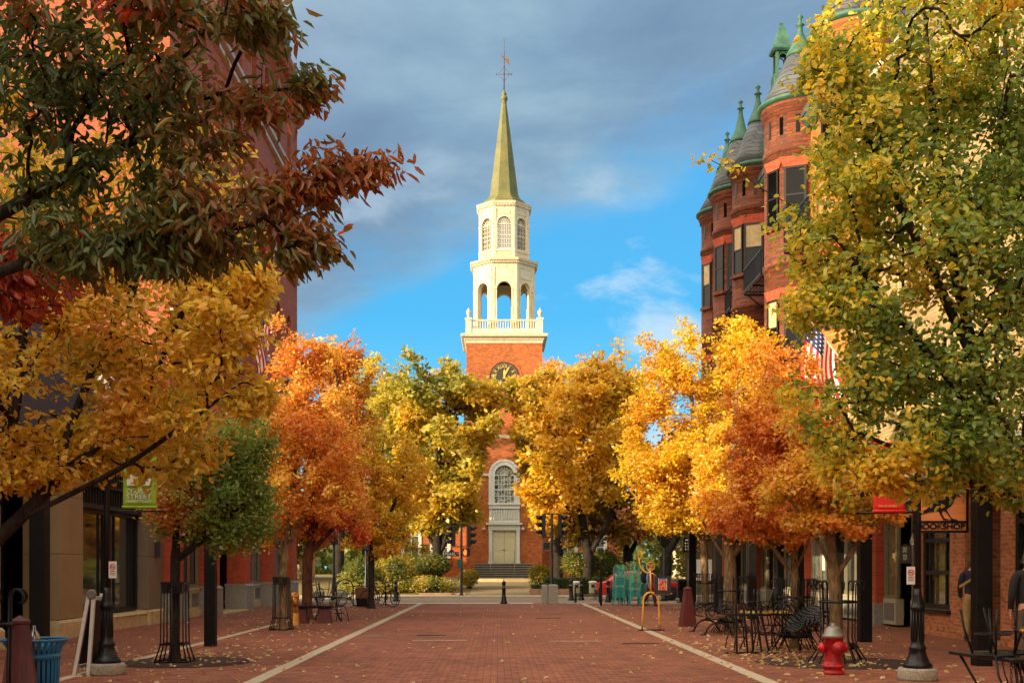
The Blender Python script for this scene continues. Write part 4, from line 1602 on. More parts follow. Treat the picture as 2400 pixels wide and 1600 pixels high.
# iron fire balconies between the turrets
for y0, y1, z in ((45.2, 48.4, 13.1), (51.2, 52.4, 13.1), (54.2, 55.4, 12.9), (38.2, 41.6, 13.0)):
    mb = MB()
    x0 = TX - 1.1
    for k in range(9):
        x = x0 + 1.1 * k / 8
        mb.box(x - .02, x + .02, y0, y1, z - .03, z)
    for y in (y0, y1, (y0 + y1) / 2):
        mb.box(x0, TX, y - .03, y + .03, z - .1, z - .031)
    for z2 in (z + .05, z + .95):
        mb.box(x0 - .03, x0 + .03, y0, y1, z2 - .025, z2 + .025)
        for y in (y0, y1):
            mb.box(x0, TX, y - .025, y + .025, z2 - .026, z2 + .024)
    n = int((y1 - y0) / .13)
    for k in range(n + 1):
        y = y0 + (y1 - y0) * k / n
        mb.box(x0 - .012, x0 + .012, y - .012, y + .012, z, z + .95)
    for k in range(9):
        x = x0 + 1.1 * k / 8
        for y in (y0, y1):
            mb.box(x - .012, x + .012, y - .011, y + .011, z, z + .95)
    for y in (y0, y1):
        mb.bar((x0 + .2, y, z - .1), (TX, y, z - .9), .05)
    part(mb, 'balcony', M_BLACK, tb)

# ---------------------------------------------------------------- cream building and the shops on the right
QX = 11.0
cb = thing('cream_building', 'pale cream brick building behind the big green and yellow tree', 'building', (QX + 6, 24, 0))
hl = []
for k in range(8):
    y = 13.6 + 2.95 * k
    for z in (5.4, 9.0, 12.4):
        hl.append((y - .55, y + .55, z, z + 2.0))
mb = MB().wall((QX, 0, 0), Y_, -X_, 12.0, 36.3, 4.3, 15.4, hl, .25)
mb.add([(QX, 12, 0), (QX + 12, 12, 0), (QX + 12, 12, 15.4), (QX, 12, 15.4), (QX, 36.3, 0), (QX + 12, 36.3, 0), (QX + 12, 36.3, 15.4), (QX, 36.3, 15.4)], [(0, 1, 2, 3), (4, 5, 6, 7), (1, 5, 6, 2), (3, 2, 6, 7)])
part(mb, 'wall', M_CREAM, cb)
for a, b, c, d in hl:
    f = part(win_rect(MB(), (QX + .1, (a + b) / 2, 0), Y_, -X_, (b - a) / 2, c, d, (0,), (.5,), .1), 'window', M_STONE, cb)
    part(MB().box(QX + .18, QX + .22, a, b, c, d), 'pane', M_GLASSDK, f)
mb = MB()
mb.prism([(0, 0), (-.2, .15), (-.45, .4), (-.45, .6), (0, .6)], (QX, 12, 15.0), X_, Z_, Y_, 24.3)
part(mb, 'cornice', M_WHITE, cb)

PX = 10.35
bs = thing('bookshop', 'mottled brick corner shop with dark framed windows behind the right lamp post', 'shop', (PX + 2, 24, 0))
mb = MB().wall((PX, 0, 0), Y_, -X_, 13, 28.3, 0, 4.0, [(26.35, 28.1, .62, 3.0), (23.7, 25.5, 0.002, 3.3), (20.4, 23.1, .8, 3.1), (15.5, 19.4, .8, 3.1)], 1.4)
mb.add([(PX, 28.3, 0), (PX + 1.5, 28.3, 0), (PX + 1.5, 28.3, 4), (PX, 28.3, 4)], [(0, 1, 2, 3)])
part(mb, 'wall', M_SHOPBRICK, bs)
part(MB().box(PX - .08, PX + .5, 13, 28.3, 4.0, 4.32), 'fascia', M_DARKPANEL, bs)
for a, b, c, d, bars in ((26.35, 28.1, .62, 3.0, (-.5, .5)), (20.4, 23.1, .8, 3.1, (-.7, .1, .8)), (15.5, 19.4, .8, 3.1, (-.9, 0, .9))):
    f = part(win_rect(MB(), (PX + .08, (a + b) / 2, 0), Y_, -X_, (b - a) / 2, c, d, bars, (.36, .68) if b > 27 else (.4, .75), .12), 'window', M_FRAME, bs)
    part(MB().box(PX + .16, PX + .19, a, b, c, d), 'pane', M_GLASSWARM, f)
    part(MB().box(PX - .1, PX + .05, a - .05, b + .05, c - .09, c - .003), 'sill', M_FRAME, f)
f = part(win_rect(MB(), (PX + 1.3, 24.6, 0), Y_, -X_, .88, .01, 3.2, (), (.7,), .16), 'door', M_FRAME, bs)
part(MB().box(PX + 1.34, PX + 1.38, 23.7, 25.5, .02, 3.2), 'pane', M_GLASSDK, f)

RX = 10.6
sp_ = thing('shop_row', 'row of shops with olive framed windows, pale panels and brick piers behind the cafe tables', 'shop', (RX + 2, 42, 0))
mb = MB().box(RX - .1, RX + .9, 28.35, 57.3, 3.3, 4.28)
part(mb, 'fascia', M_GREYFRAME, sp_)
part(MB().box(RX + 2.4, RX + 2.5, 28.35, 57.3, 0, 3.3), 'back_wall', mat('dim_interior_wall', srgb(170, 140, 88), .8, var=.4, scale=1.5), sp_)
part(MB().box(RX + .3, RX + 2.4, 28.35, 57.3, 3.0, 3.29), 'ceiling', M_PALEPANEL, sp_)
edges = [28.5, 32.2, 35.9, 39.6, 43.4, 47.2, 51.0, 54.8, 57.2]
for i, (a, b) in enumerate(zip(edges[:-1], edges[1:])):
    mb = MB().box(RX - .12, RX + .5, a - .28, a + .28, .62, 3.295)
    pr = part(mb, 'pier', M_DEEPRED if i % 2 else M_BLACKPOST, sp_)
    part(MB().box(RX - .17, RX + .5, a - .32, a + .32, 0, .62), 'pier_base', M_GRANITE if i % 2 else M_BLACKPOST, pr)
    a2, b2 = a + .3, b - .3
    entry = i in (0, 4)
    if entry:
        # recessed entry: return panes either side and a door at the back
        mid = (a2 + b2) / 2
        for (u0, u1) in ((a2, mid - .55), (mid + .55, b2)):
            f = part(win_rect(MB(), (RX + .15, (u0 + u1) / 2, 0), Y_, -X_, (u1 - u0) / 2, .75, 3.28, (), (), .1), 'shop_window', M_GREYFRAME, sp_)
            part(MB().box(RX + .2, RX + .22, u0, u1, .75, 3.28), 'pane', M_GLASSWARM, f)
            mb = MB().box(RX + .08, RX + .3, u0, u1, .06, .749)
            q = part(mb, 'stall_panel', M_PALEPANEL, sp_)
            part(MB().box(RX + .06, RX + .079, u0 + .13, u1 - .13, .17, .64), 'inset_panel', M_PANELGREY, q)
        f = part(win_rect(MB(), (RX + 1.5, mid, 0), Y_, -X_, .55, .04, 2.9, (), (.36,), .14), 'door', M_GREYFRAME, sp_)
        part(MB().box(RX + 1.55, RX + 1.58, mid - .55, mid + .55, .04, 2.9), 'pane', M_GLASS, f)
    else:
        n = 3
        f = part(win_rect(MB(), (RX + .15, (a2 + b2) / 2, 0), Y_, -X_, (b2 - a2) / 2, .78, 3.28, tuple(-(b2 - a2) / 2 + (b2 - a2) * k / n for k in (1, 2)), (.8,), .1), 'shop_window', M_GREYFRAME, sp_)
        part(MB().box(RX + .2, RX + .22, a2, b2, .78, 3.28), 'pane', M_GLASSLT if i in (2,) else M_GLASS, f)
        mb = MB().box(RX + .1, RX + .3, a2, b2, .06, .72)
        mb.box(RX + .04, RX + .3, a2, b2, .721, .78)
        for k in range(n + 1):
            y = a2 + (b2 - a2 - .1) * k / n
            mb.box(RX + .06, RX + .099, y, y + .1, .06, .72)
        for z in (.06, .62):
            mb.box(RX + .065, RX + .099, a2, b2, z, z + .1)
        q = part(mb, 'stall_panel', M_PALEPANEL, sp_)
        mb = MB()
        for k in range(n):
            y = a2 + (b2 - a2 - .1) * k / n
            mb.box(RX + .085, RX + .098, y + .1, y + (b2 - a2 - .1) / n, .16, .62)
        part(mb, 'inset_panel', M_PANELGREY, q)
text_part('neon_sign', 'OPEN', .34, M_NEON, None, (RX + .1, 30.1, 2.72), (R(90), 0, R(-90)), .015).parent = sp_
sp_.children[-1].matrix_parent_inverse = Matrix.Translation(-Vector(sp_.location))
o = text_part('window_lettering', 'dante', .3, M_LETTER, None, (RX + .08, 29.5, 2.28), (R(90), 0, R(-90)), .003)
o.parent = sp_
o.matrix_parent_inverse = Matrix.Translation(-Vector(sp_.location))
mb = MB()
mb.prism([(-.42, -.24), (.42, -.24), (.42, .2), (0, .28), (-.42, .2)], (RX + .12, 30.3, 1.95), -Y_, Z_, X_, .02)
q = part(mb, 'window_sign', M_BLACK, sp_)
o = text_part('sign_lettering', 'DO\nTO', .2, M_LETTER, q, (RX + .115, 30.3, 1.96), (R(90), 0, R(-90)), .003)

# glass canopy on dark posts along the right shops
can = thing('arcade_canopy', 'sloping glass shop canopy with white ribs carried on square black posts', 'canopy', (7.9, 30, 0))
for y in (18.8, 24.8, 30.3, 35.8, 41.3, 46.8):
    part(MB().box(7.9 - .13, 7.9 + .13, y - .13, y + .13, 0, 3.0), 'post', M_BLACKPOST, can, bevel=.012)
part(MB().box(7.8, 8.0, 13.5, 50, 3.0, 3.22), 'beam', M_BLACKPOST, can)
mb = MB()
k = 0
y = 13.6
while y < 50:
    mb.bar((7.6, y, 3.2), (10.5, y, 4.4), .05, .09)
    y += .6
for t_ in (0, .33, .66, 1):
    mb.box(7.6 + 2.9 * t_ - .03, 7.6 + 2.9 * t_ + .03, 13.5, 50, 3.26 + 1.2 * t_, 3.31 + 1.2 * t_)
part(mb, 'glazing_ribs', M_WHITE, can)
m, t, p, out = new_mat('canopy_glass')
p.inputs['Base Color'].default_value = (.75, .8, .78, 1)
p.inputs['Roughness'].default_value = .15
p.inputs['Transmission Weight'].default_value = .85
p.inputs['IOR'].default_value = 1.15
mb = MB().prism([(0, 0), (2.9, 1.2), (2.9, 1.215), (0, .015)], (7.6, 13.5, 3.252), X_, Z_, Y_, 36.5)
part(mb, 'glass', m, can)

# ---------------------------------------------------------------- houses beyond the park
for i, (x, y, w_, h, lab) in enumerate(((20.5, 88, 12, 5.2, 'white clapboard house with columns beyond the park, behind the tree with the forked trunk'), (-22, 90, 13, 5.5, 'pale house behind the left park trees and bushes'))):
    t_ = thing('clapboard_house', lab, 'house', (x, y, .7))
    hs = [(a - .5, a + .5, 1.6, 3.4) for a in np.arange(-w_ / 2 + 1.5, w_ / 2 - 1, 2.6)]
    mb = MB().wall((x, y, 0), X_, -Y_, -w_ / 2, w_ / 2, .5, h, hs, .15)
    mb.add([(x - w_ / 2, y, .5), (x - w_ / 2, y + 8, .5), (x - w_ / 2, y + 8, h), (x - w_ / 2, y, h), (x + w_ / 2, y, .5), (x + w_ / 2, y + 8, .5), (x + w_ / 2, y + 8, h), (x + w_ / 2, y, h)], [(0, 1, 2, 3), (4, 5, 6, 7)])
    part(mb, 'wall', M_WHITE if i == 0 else M_STONE, t_)
    mb = MB().prism([(-w_ / 2 - .4, h), (w_ / 2 + .4, h), (0, h + 3)], (x, y - .5, 0), X_, Z_, Y_, 9)
    part(mb, 'roof', M_SLATE, t_)
    for a, b, c, d in hs:
        f = part(win_rect(MB(), (x + (a + b) / 2, y + .06, 0), X_, -Y_, .5, c, d), 'window', M_WHITE, t_)
        part(MB().box(x + a, x + b, y + .1, y + .13, c, d), 'pane', M_GLASS, f)
    for k in range(5):
        xx = x - w_ / 2 + .5 + (w_ - 1) * k / 4
        part(MB().lathe([(.2, .7), (.18, .9), (.15, h - .2), (.2, h)], (xx, y - 1.2), 12), 'column', M_WHITE, t_)
    part(MB().box(x - w_ / 2, x + w_ / 2, y - 1.5, y, h, h + .25), 'porch_roof', M_WHITE, t_)

# ---------------------------------------------------------------- the trees
def E(px, py, Y, rpx, rpy, ry, w=1.0):
    return px_ell(px, py, Y, rpx, rpy, ry, w)


def keep_clear(*boxes):
    """crown points that leave open the views (x0, x1, y0, y1) over other things"""
    def f(T):
        px = VPX + T[:, 0] / T[:, 1] * F_PX
        py = HZY - (T[:, 2] - EYE) / T[:, 1] * F_PX
        ok = np.ones(len(T), bool)
        for x0, x1, y0, y1 in boxes:
            ok &= ~((px > x0) & (px < x1) & (py > y0) & (py < y1))
        return ok
    return f


# A: the dark leafed tree hanging in from the left, nearest of all
def colA(P, rg):
    px = VPX + P[:, 0] / P[:, 1] * 0            # unused
    f = 0.5 + 0.3 * nz3(P, 71, 0.9) + 0.22 * rg.normal(size=len(P))
    f = f + np.clip((P[:, 0] + 1.5) * 0.38, -0.4, 0.45)
    c = ramp_cols(np.clip(f, 0, .999), [(.06, .105, .024), (.095, .135, .027), (.14, .14, .03), (.24, .13, .034), (.32, .11, .03)])
    hot = nz3(P, 77, 1.1) > 1.05
    c[hot] = np.array(RDO) * (0.6 + 0.6 * rg.random((hot.sum(), 1)))
    return c * (0.75 + 0.5 * rg.random((len(P), 1)))


YA = 6.2
make_tree('dark_leaved_tree', 'dark tree with drooping olive and bronze leaves reaching in from the upper left', [
    [(-4.6, 6.6, 0), (-4.5, 6.5, 1.6), (-4.3, 6.3, 2.7), (-3.9, 6.1, 4.2), (-3.6, 6.0, 6.2)],
    [(-4.35, 6.35, 2.5), tuple(at(-30, 640, 6.1)), tuple(at(180, 570, 6.1)), tuple(at(380, 545, 6.1)), tuple(at(560, 530, 6.1))],
    [(-4.3, 6.3, 2.8), tuple(at(-20, 520, 6.4)), tuple(at(140, 420, 6.4)), tuple(at(260, 350, 6.4)), tuple(at(440, 270, 6.5))]],
    2.3,
    [E(200, 130, YA, 360, 190, .7, 3.4), E(420, 60, YA, 250, 150, .7, 1.6), E(250, 400, YA, 330, 150, .6, 2.6), E(560, 230, YA, 120, 110, .5, .9), E(600, 110, YA, 85, 120, .5, 1.0), E(640, 60, YA, 40, 60, .3, .3), E(480, 520, YA, 220, 80, .45, 1.9), E(260, 590, YA, 280, 65, .5, 1.5),
     E(660, 255, YA, 70, 40, .2, .16), E(725, 205, YA, 40, 22, .1, .13), E(765, 170, YA, 28, 14, .06, .09), E(650, 330, YA, 70, 40, .2, .14), E(700, 425, YA, 90, 40, .2, .26), E(790, 385, YA, 50, 22, .1, .09), E(770, 430, YA, 60, 22, .1, .08), E(855, 395, YA, 42, 15, .08, .12), E(915, 368, YA, 40, 10, .05, .09), E(735, 345, YA, 18, 16, .06, .03), E(700, 545, YA, 60, 50, .2, .22), E(760, 575, YA, 44, 16, .08, .11), E(690, 610, YA, 60, 22, .12, .09),
     ((-3.9, 6.2, 5.6), (1.6, 1.2, 1.3), 2.4)],
    1800, 13000, leaf=(.082, .030), bark=M_BARKDK, r_trunk=.05, r_tip=.0022, seed=3, spread=.045, droop=1.0, lm=M_LEAFDARK, col_fn=colA, gap=(.95, .0), shell=.55, step=.1, up=-.1, clear=keep_clear((596, 720, 285, 385), (560, 650, 300, 360)))

# small red-leaved tree low at the left edge
make_tree('red_leaved_tree', 'small crimson leaved tree at the left edge under the dark branches', [[(-5.0, 8.6, 0), (-4.9, 8.6, 1.5), (-4.6, 8.5, 3.4)]], 1.4,
          [E(30, 650, 8.5, 110, 75, .5, 1), E(-60, 600, 8.5, 160, 130, .6, 1.2)], 160, 1700, leaf=(.095, .042), pal=[(0.26, .035, .016), (.38, .05, .016), (.45, .12, .02)], bark=M_BARKDK,
          r_trunk=.06, seed=14, spread=.05, droop=.8, freq=.9)


# B: golden tree on the left
def colB(P, rg):
    f = 0.52 + 0.26 * nz3(P, 31, .5) + 0.2 * rg.normal(size=len(P))
    c = ramp_cols(np.clip(f, 0, .999), [(.36, .34, .06), (.60, .42, .055), (.70, .47, .06), (.70, .41, .05), (.56, .25, .035)])
    return c * (0.8 + 0.4 * rg.random((len(P), 1)))


make_tree('golden_tree', 'golden orange broad crowned tree on the left with a leaning dark trunk', [
    [(-5.5, 11.8, 0), (-5.55, 11.7, .9), (-5.3, 11.5, 1.6), tuple(at(20, 1240, 11.4)), tuple(at(150, 1110, 11.4)), tuple(at(330, 960, 11.4)), tuple(at(440, 700, 11.4))],
    [(-5.55, 11.7, .9), tuple(at(-10, 1180, 11.6)), tuple(at(40, 960, 11.6)), tuple(at(60, 720, 11.8)), tuple(at(80, 400, 11.8))],
    [tuple(at(120, 1130, 11.4)), tuple(at(200, 900, 11.5)), tuple(at(310, 690, 11.6)), tuple(at(380, 420, 11.6))],
    [tuple(at(40, 1220, 11.4)), tuple(at(300, 1090, 11.2)), tuple(at(480, 960, 11.1)), tuple(at(560, 900, 11.0))]],
    2.0,
    [E(240, 820, 11.5, 370, 200, 1.5, 3.4), E(330, 520, 11.8, 330, 260, 1.5, 3.0), E(60, 600, 11.8, 300, 330, 1.6, 2.0), E(520, 850, 11.3, 135, 120, .8, 1.0), E(340, 1010, 11.3, 210, 70, .8, .9), E(560, 660, 11.6, 100, 90, .7, .6),
     E(420, 1060, 11.2, 75, 35, .5, .2), E(170, 1060, 11.4, 200, 70, .8, .9), E(330, 1085, 11.2, 150, 40, .6, .5), E(60, 1110, 11.3, 110, 40, .6, .35), E(410, 1100, 11.1, 60, 26, .3, .15), E(570, 770, 11.4, 100, 80, .6, .5), E(-150, 700, 11.8, 250, 400, 1.6, 1.6)],
    2500, 29000, leaf=(.090, .049), bark=M_BARKDK, r_trunk=.085, r_tip=.0026, seed=21, spread=.07, droop=.35, col_fn=colB, gap=(.75, -.15), shell=.5, step=.14, up=.15, clear=keep_clear((632, 900, 0, 1300), (575, 900, 0, 540)))

# C: green tree in the guard on the left
make_tree('green_maple', 'small green street maple turning orange, standing in the first tree guard on the left', [[(-5.46, 19.5, 0), (-5.46, 19.5, 1.4), (-5.42, 19.5, 2.6), (-5.3, 19.5, 4.2)],
                                                                          [(-5.44, 19.5, 1.72), tuple(at(460, 1275, 19.4)), tuple(at(500, 1245, 19.4)), tuple(at(560, 1190, 19.3))]], 1.7,
          [E(500, 1120, 19.5, 130, 120, 1.0, 2.2), E(420, 1180, 19.5, 80, 80, .8, .9), E(580, 1190, 19.4, 70, 90, .7, .9), E(520, 1000, 19.6, 130, 100, 1.0, 1.3), E(460, 1230, 19.5, 90, 40, .6, .4), E(560, 1245, 19.4, 60, 40, .5, .3)],
          900, 18000, leaf=(.075, .05), pal=[(.52, .14, .03), (.44, .29, .045), (.23, .27, .05), (.17, .23, .05), (.13, .19, .045)], bark=M_BARKDK, r_trunk=.085, seed=33, spread=.11, fine=False, freq=.5, rnd=.22, gap=(.9, -.35))

# D: orange maples on the left
make_tree('orange_maple', 'tall orange and gold maple in the second tree guard on the left', [[(-5.55, 29.6, 0), (-5.5, 29.6, 1.6), (-5.3, 29.6, 3.2), (-5.0, 29.7, 7.2)], [(-5.5, 29.6, 1.9), (-5.0, 29.5, 2.9), (-4.4, 29.4, 4.0)], [(-5.5, 29.6, 1.8), (-6.0, 29.6, 2.8), (-6.2, 29.7, 4.2)]], 1.9,
          [E(700, 900, 29.8, 65, 130, 1.4, 1.5), E(735, 1000, 29.6, 105, 120, 1.6, 2.2), E(690, 1120, 29.5, 95, 110, 1.5, 1.6), E(770, 1120, 29.5, 90, 110, 1.5, 1.5), E(640, 1200, 29.5, 60, 80, 1.2, .8), E(745, 830, 29.9, 40, 55, .8, .4), E(655, 1000, 29.7, 50, 90, 1.1, .8)],
          1300, 30000, leaf=(.095, .07), pal=[(.64, .19, .05), (.70, .28, .05), (.74, .37, .055), (.74, .46, .06), (.72, .52, .07)], bark=M_BARK, r_trunk=.11, seed=41, spread=0.099, fine=False, freq=.35, rnd=.25, gap=(.7, -.05), step=.3)
make_tree('red_maple', 'red-orange maple behind the bronze fountain, its trunk reddish brown', [[(-5.9, 35.7, 0), (-5.9, 35.7, 1.8), (-5.6, 35.7, 3.4), (-5.0, 35.7, 6.2)], [(-5.85, 35.7, 2.0), (-5.0, 35.6, 2.9), (-4.3, 35.5, 3.6)]], 2.0,
          [E(790, 1090, 35.5, 70, 90, 1.4, 1.6), E(800, 1190, 35.4, 70, 85, 1.4, 1.4), E(720, 1200, 35.5, 70, 80, 1.4, 1.0), E(755, 1000, 35.7, 70, 90, 1.4, .9)],
          950, 22000, leaf=(.10, .075), pal=[(.50, .065, .028), (.62, .14, .034), (.68, .23, .038), (.68, .34, .04)], bark=M_BARKRED, r_trunk=.16, seed=47, spread=0.099, fine=False, freq=.4, rnd=.25, gap=(.7, -.05), step=.3)
make_tree('yellow_vase_tree', 'slim vase shaped amber tree beside the parked bicycles', [[(-4.93, 45, 0), (-4.93, 45, 2.2), (-4.8, 45, 4.2), (-4.4, 45, 6.8)], [(-4.93, 45, 2.1), (-4.2, 45, 3.6), (-3.6, 45, 5.4)], [(-4.93, 45, 2.2), (-5.4, 45, 4)]], 2.0,
          [E(895, 1180, 45, 70, 90, 1.3, 1.5), E(930, 1120, 45, 62, 120, 1.3, 1.5), E(850, 1270, 45, 60, 45, 1.0, .7), E(910, 1270, 45, 75, 40, 1.0, .7), E(955, 1090, 45, 38, 70, .8, .6), E(880, 1080, 45.1, 45, 90, 1.0, .7), E(960, 1200, 45, 30, 40, .6, .3)],
          850, 18000, leaf=(.11, .075), pal=[(.60, .29, .03), (.68, .37, .034), (.74, .45, .04), (.74, .50, .05)], bark=M_BARKDK, r_trunk=.12, seed=53, spread=0.087, fine=False, freq=.3, rnd=.25, gap=(.7, -.05), step=.3)

# park trees beyond the cross street
PK = [
    ('park_tree', 'round green and gold park tree left of the church door, dark trunk in the bushes', (-3.7, 70), [E(1030, 1010, 70, 125, 130, 3.6, 2.4), E(960, 1080, 70, 80, 120, 3, 1.4), E(1100, 1000, 70, 75, 110, 3, 1.3), E(1080, 1150, 70, 90, 75, 3, 1.2), E(1010, 1190, 70, 80, 55, 2.5, .8), E(1060, 920, 70, 90, 60, 3, .8), E(940, 920, 70, 60, 60, 2.5, .6), E(1140, 940, 70, 55, 75, 2, .9), E(900, 900, 70, 50, 50, 2, .5), E(1120, 1090, 70, 40, 60, 2, .5)],
     1300, 34000, [(.17, .18, .035), (.32, .27, .04), (.50, .36, .045), (.62, .40, .045), (.68, .38, .04)], M_BARKDK, 61, .32),
    ('park_tree', 'amber topped park tree right of the church door, thick forked dark trunk', (5.4, 69), [E(1330, 1010, 69, 130, 130, 3.6, 2.4), E(1260, 1070, 69, 75, 120, 3, 1.4), E(1420, 980, 69, 90, 120, 3, 1.4), E(1330, 1150, 69, 120, 75, 3, 1.3), E(1400, 900, 69, 80, 60, 2.5, .8), E(1290, 920, 69, 70, 70, 2.5, .8), E(1300, 1210, 69, 60, 45, 2, .5), E(1470, 940, 69, 55, 90, 2.5, 1.0), E(1235, 1000, 69, 35, 90, 2, .8)],
     1300, 34000, [(.36, .27, .04), (.60, .35, .035), (.70, .38, .032), (.74, .44, .035), (.76, .52, .045)], M_BARKDK, 67, .30),
    ('park_tree', 'tall green-gold tree added left of the church to shade its lower front', (-9, 92.5), [((-8.5, 92.5, 9.0), (4.6, 3.2, 5.2), 2.0), ((-6.6, 93, 7.2), (3.0, 2.4, 4.2), 1.0), ((-10.5, 92, 6.5), (3.2, 2.6, 3.8), .8), ((-7.5, 92.5, 13.0), (2.6, 2.2, 2.6), .8)],  # extra tree, put in to throw shade on the lower church
     900, 22000, [(.17, .20, .035), (.30, .28, .04), (.46, .36, .04), (.6, .42, .04)], M_BARKDK, 64, .32),
    ('park_tree', 'orange park tree whose crown covers the right of the church clock', (4.2, 80), [E(1290, 920, 80, 70, 75, 2.6, 1.5), E(1320, 1000, 80, 90, 90, 3, 1.2), E(1232, 950, 79, 50, 80, 2, 2.4), E(1250, 1060, 76, 40, 70, 2, 1.0), E(1400, 880, 80, 50, 50, 2, .5)],
     600, 15000, [(.58, .17, .03), (.66, .25, .034), (.70, .32, .036), (.70, .40, .04)], M_BARKDK, 71, .25),
    ('park_tree', 'rusty orange tree top behind the tall orange maple on the left', (-10.5, 76), [E(805, 900, 76, 55, 95, 2.6, 1.4), E(780, 850, 76, 45, 50, 2, .6), E(820, 1000, 76, 60, 90, 2.6, 1.0)],
     420, 10000, [(.52, .17, .03), (.60, .22, .032), (.66, .30, .036)], M_BARKDK, 73, .25),
    ('park_tree', 'green-gold tree between the orange maple and the round park tree', (-9.6, 84), [E(880, 960, 84, 85, 80, 3.4, 1.5), E(850, 1060, 84, 75, 100, 3.4, 1.3), E(900, 1150, 84, 80, 80, 3.1, 1.0), E(830, 920, 84, 50, 50, 2.6, .5), E(790, 1080, 84, 40, 80, 2.6, .5)],
     650, 16000, [(.20, .20, .04), (.36, .29, .045), (.54, .38, .045), (.64, .40, .045)], M_BARKDK, 79, .3),
    ('park_tree', 'brown and green low tree behind the stacked teal chairs', (8.2, 73), [E(1450, 1180, 73, 100, 90, 2.6, 1.4), E(1400, 1230, 73, 90, 55, 2.4, .9), E(1500, 1200, 73, 90, 70, 2.4, 1.0), E(1480, 1080, 73, 80, 80, 2.4, .8)],
     500, 13000, [(.13, .14, .03), (.24, .16, .03), (.34, .16, .025), (.42, .2, .025)], M_BARKDK, 83, .3),
    ('park_tree', 'red-brown tree with a forked black trunk beyond the yellow tree', (9.6, 66), [E(1620, 1130, 66, 110, 100, 2.6, 1.2), E(1560, 1200, 66, 80, 50, 2, .6), E(1700, 1150, 66, 110, 100, 2.6, 1.0)],
     420, 10000, [(.2, .05, .02), (.36, .08, .02), (.36, .2, .03), (.2, .18, .03)], M_BARKDK, 89, .3),
]
for nm, lab, (x, y), ells, nt, nl, pal, bk, sd, lf in PK:
    z0 = park_z(y) - .1
    x = x
    cxm = np.mean([e[0][0] for e in ells])
    make_tree(nm, lab, [[(x, y, z0), (x + .05, y, 2.4), (x * .6 + cxm * .4, y, 5.0), (cxm, y, 9.5)], [(x + .04, y, 2.2), (x + .9, y - .2, 3.8), (x + 2.0, y - .4, 6.4)], [(x + .02, y, 2.6), (x - 1.0, y + .2, 4.4), (x - 2.0, y, 6.8)]], 2.8,
              ells, nt, nl, leaf=(lf, lf * .68), pal=pal, bark=bk, r_trunk=.34, r_tip=.012, seed=sd, spread=.24, fine=False, freq=.16, rnd=.22, gap=(.30, -.08), step=.6, clear=keep_clear((1085, 1262, 0, 892), (1174, 1194, 899, 970), (1160, 1206, 969, 1035), (1122, 1224, 1034, 1400)), group='trees in the park')

# far trees that close the view either side of the church
for i, (x, y, rx, rz, pal, lab) in enumerate((
        (-17, 84, 6, 5.5, [(.1, .12, .03), (.2, .18, .03), (.4, .24, .03)], 'broad dull green tree far behind the left bushes'),
        (-27, 72, 6, 5, [(.1, .12, .03), (.16, .16, .03), (.3, .22, .03)], 'wide green tree at the far left end of the cross street'),
        (16.5, 80, 6, 5.5, [(.12, .14, .03), (.2, .18, .03), (.36, .25, .03)], 'broad olive tree far behind the shops on the right'),
        (26, 74, 6, 5, [(.1, .12, .03), (.2, .17, .03), (.36, .2, .03)], 'wide olive tree at the far right end of the cross street'))):
    make_tree('far_tree', lab, [[(x, y, .3), (x, y, 2.2), (x + .3, y, 6)]], 2.0, [((x, y, 5.6), (rx, 3.5, rz * .75), 1), ((x - 2, y, 4), (rx * .6, 3, 2.4), .5), ((x + 2, y, 4.2), (rx * .6, 3, 2.4), .5)],
              420, 9000, leaf=(.42, .3), pal=pal, bark=M_BARKDK, r_trunk=.3, r_tip=.015, seed=100 + i, spread=.45, fine=False, freq=.16, gap=(.2, -.6), step=.8, group='trees in the park')

# H: street trees on the right
make_tree('yellow_street_tree', 'brilliant yellow street tree on the right, beyond the cast iron bench', [[(7.66, 42.4, 0), (7.6, 42.4, 2.4), (7.3, 42.4, 4.5), (7.1, 42.4, 9)], [(7.6, 42.4, 2.4), (6.4, 42.3, 4.2), (5.6, 42.2, 6)], [(7.6, 42.4, 2.5), (8.8, 42.4, 4.4), (9.3, 42.5, 7)]], 2.3,
          [E(1560, 960, 42, 90, 150, 2.0, 2.0), E(1660, 900, 42.4, 110, 120, 2.2, 1.8), E(1600, 1100, 42, 120, 120, 2.2, 2.2), E(1530, 1140, 41.6, 70, 110, 1.8, 1.3), E(1760, 850, 42.6, 90, 90, 2.0, 1.0), E(1580, 840, 42.2, 40, 60, 1.0, .3), E(1690, 1060, 42, 90, 130, 2, 1.2), E(1610, 790, 42.2, 26, 36, .8, .12), E(1720, 770, 42.4, 40, 40, 1, .2), E(1480, 1090, 41.7, 30, 60, 1, .25), E(1510, 1010, 41.8, 50, 90, 1.4, .6), E(1620, 1215, 41.8, 100, 45, 1.6, .7)],
          1700, 40000, leaf=(.135, .09), pal=[(.62, .29, .018), (.70, .41, .022), (.74, .50, .03), (.76, .55, .04)], bark=M_BARK, r_trunk=.14, seed=111, spread=0.124, fine=False, freq=.25, rnd=.25, gap=(.5, -.55), step=.35)
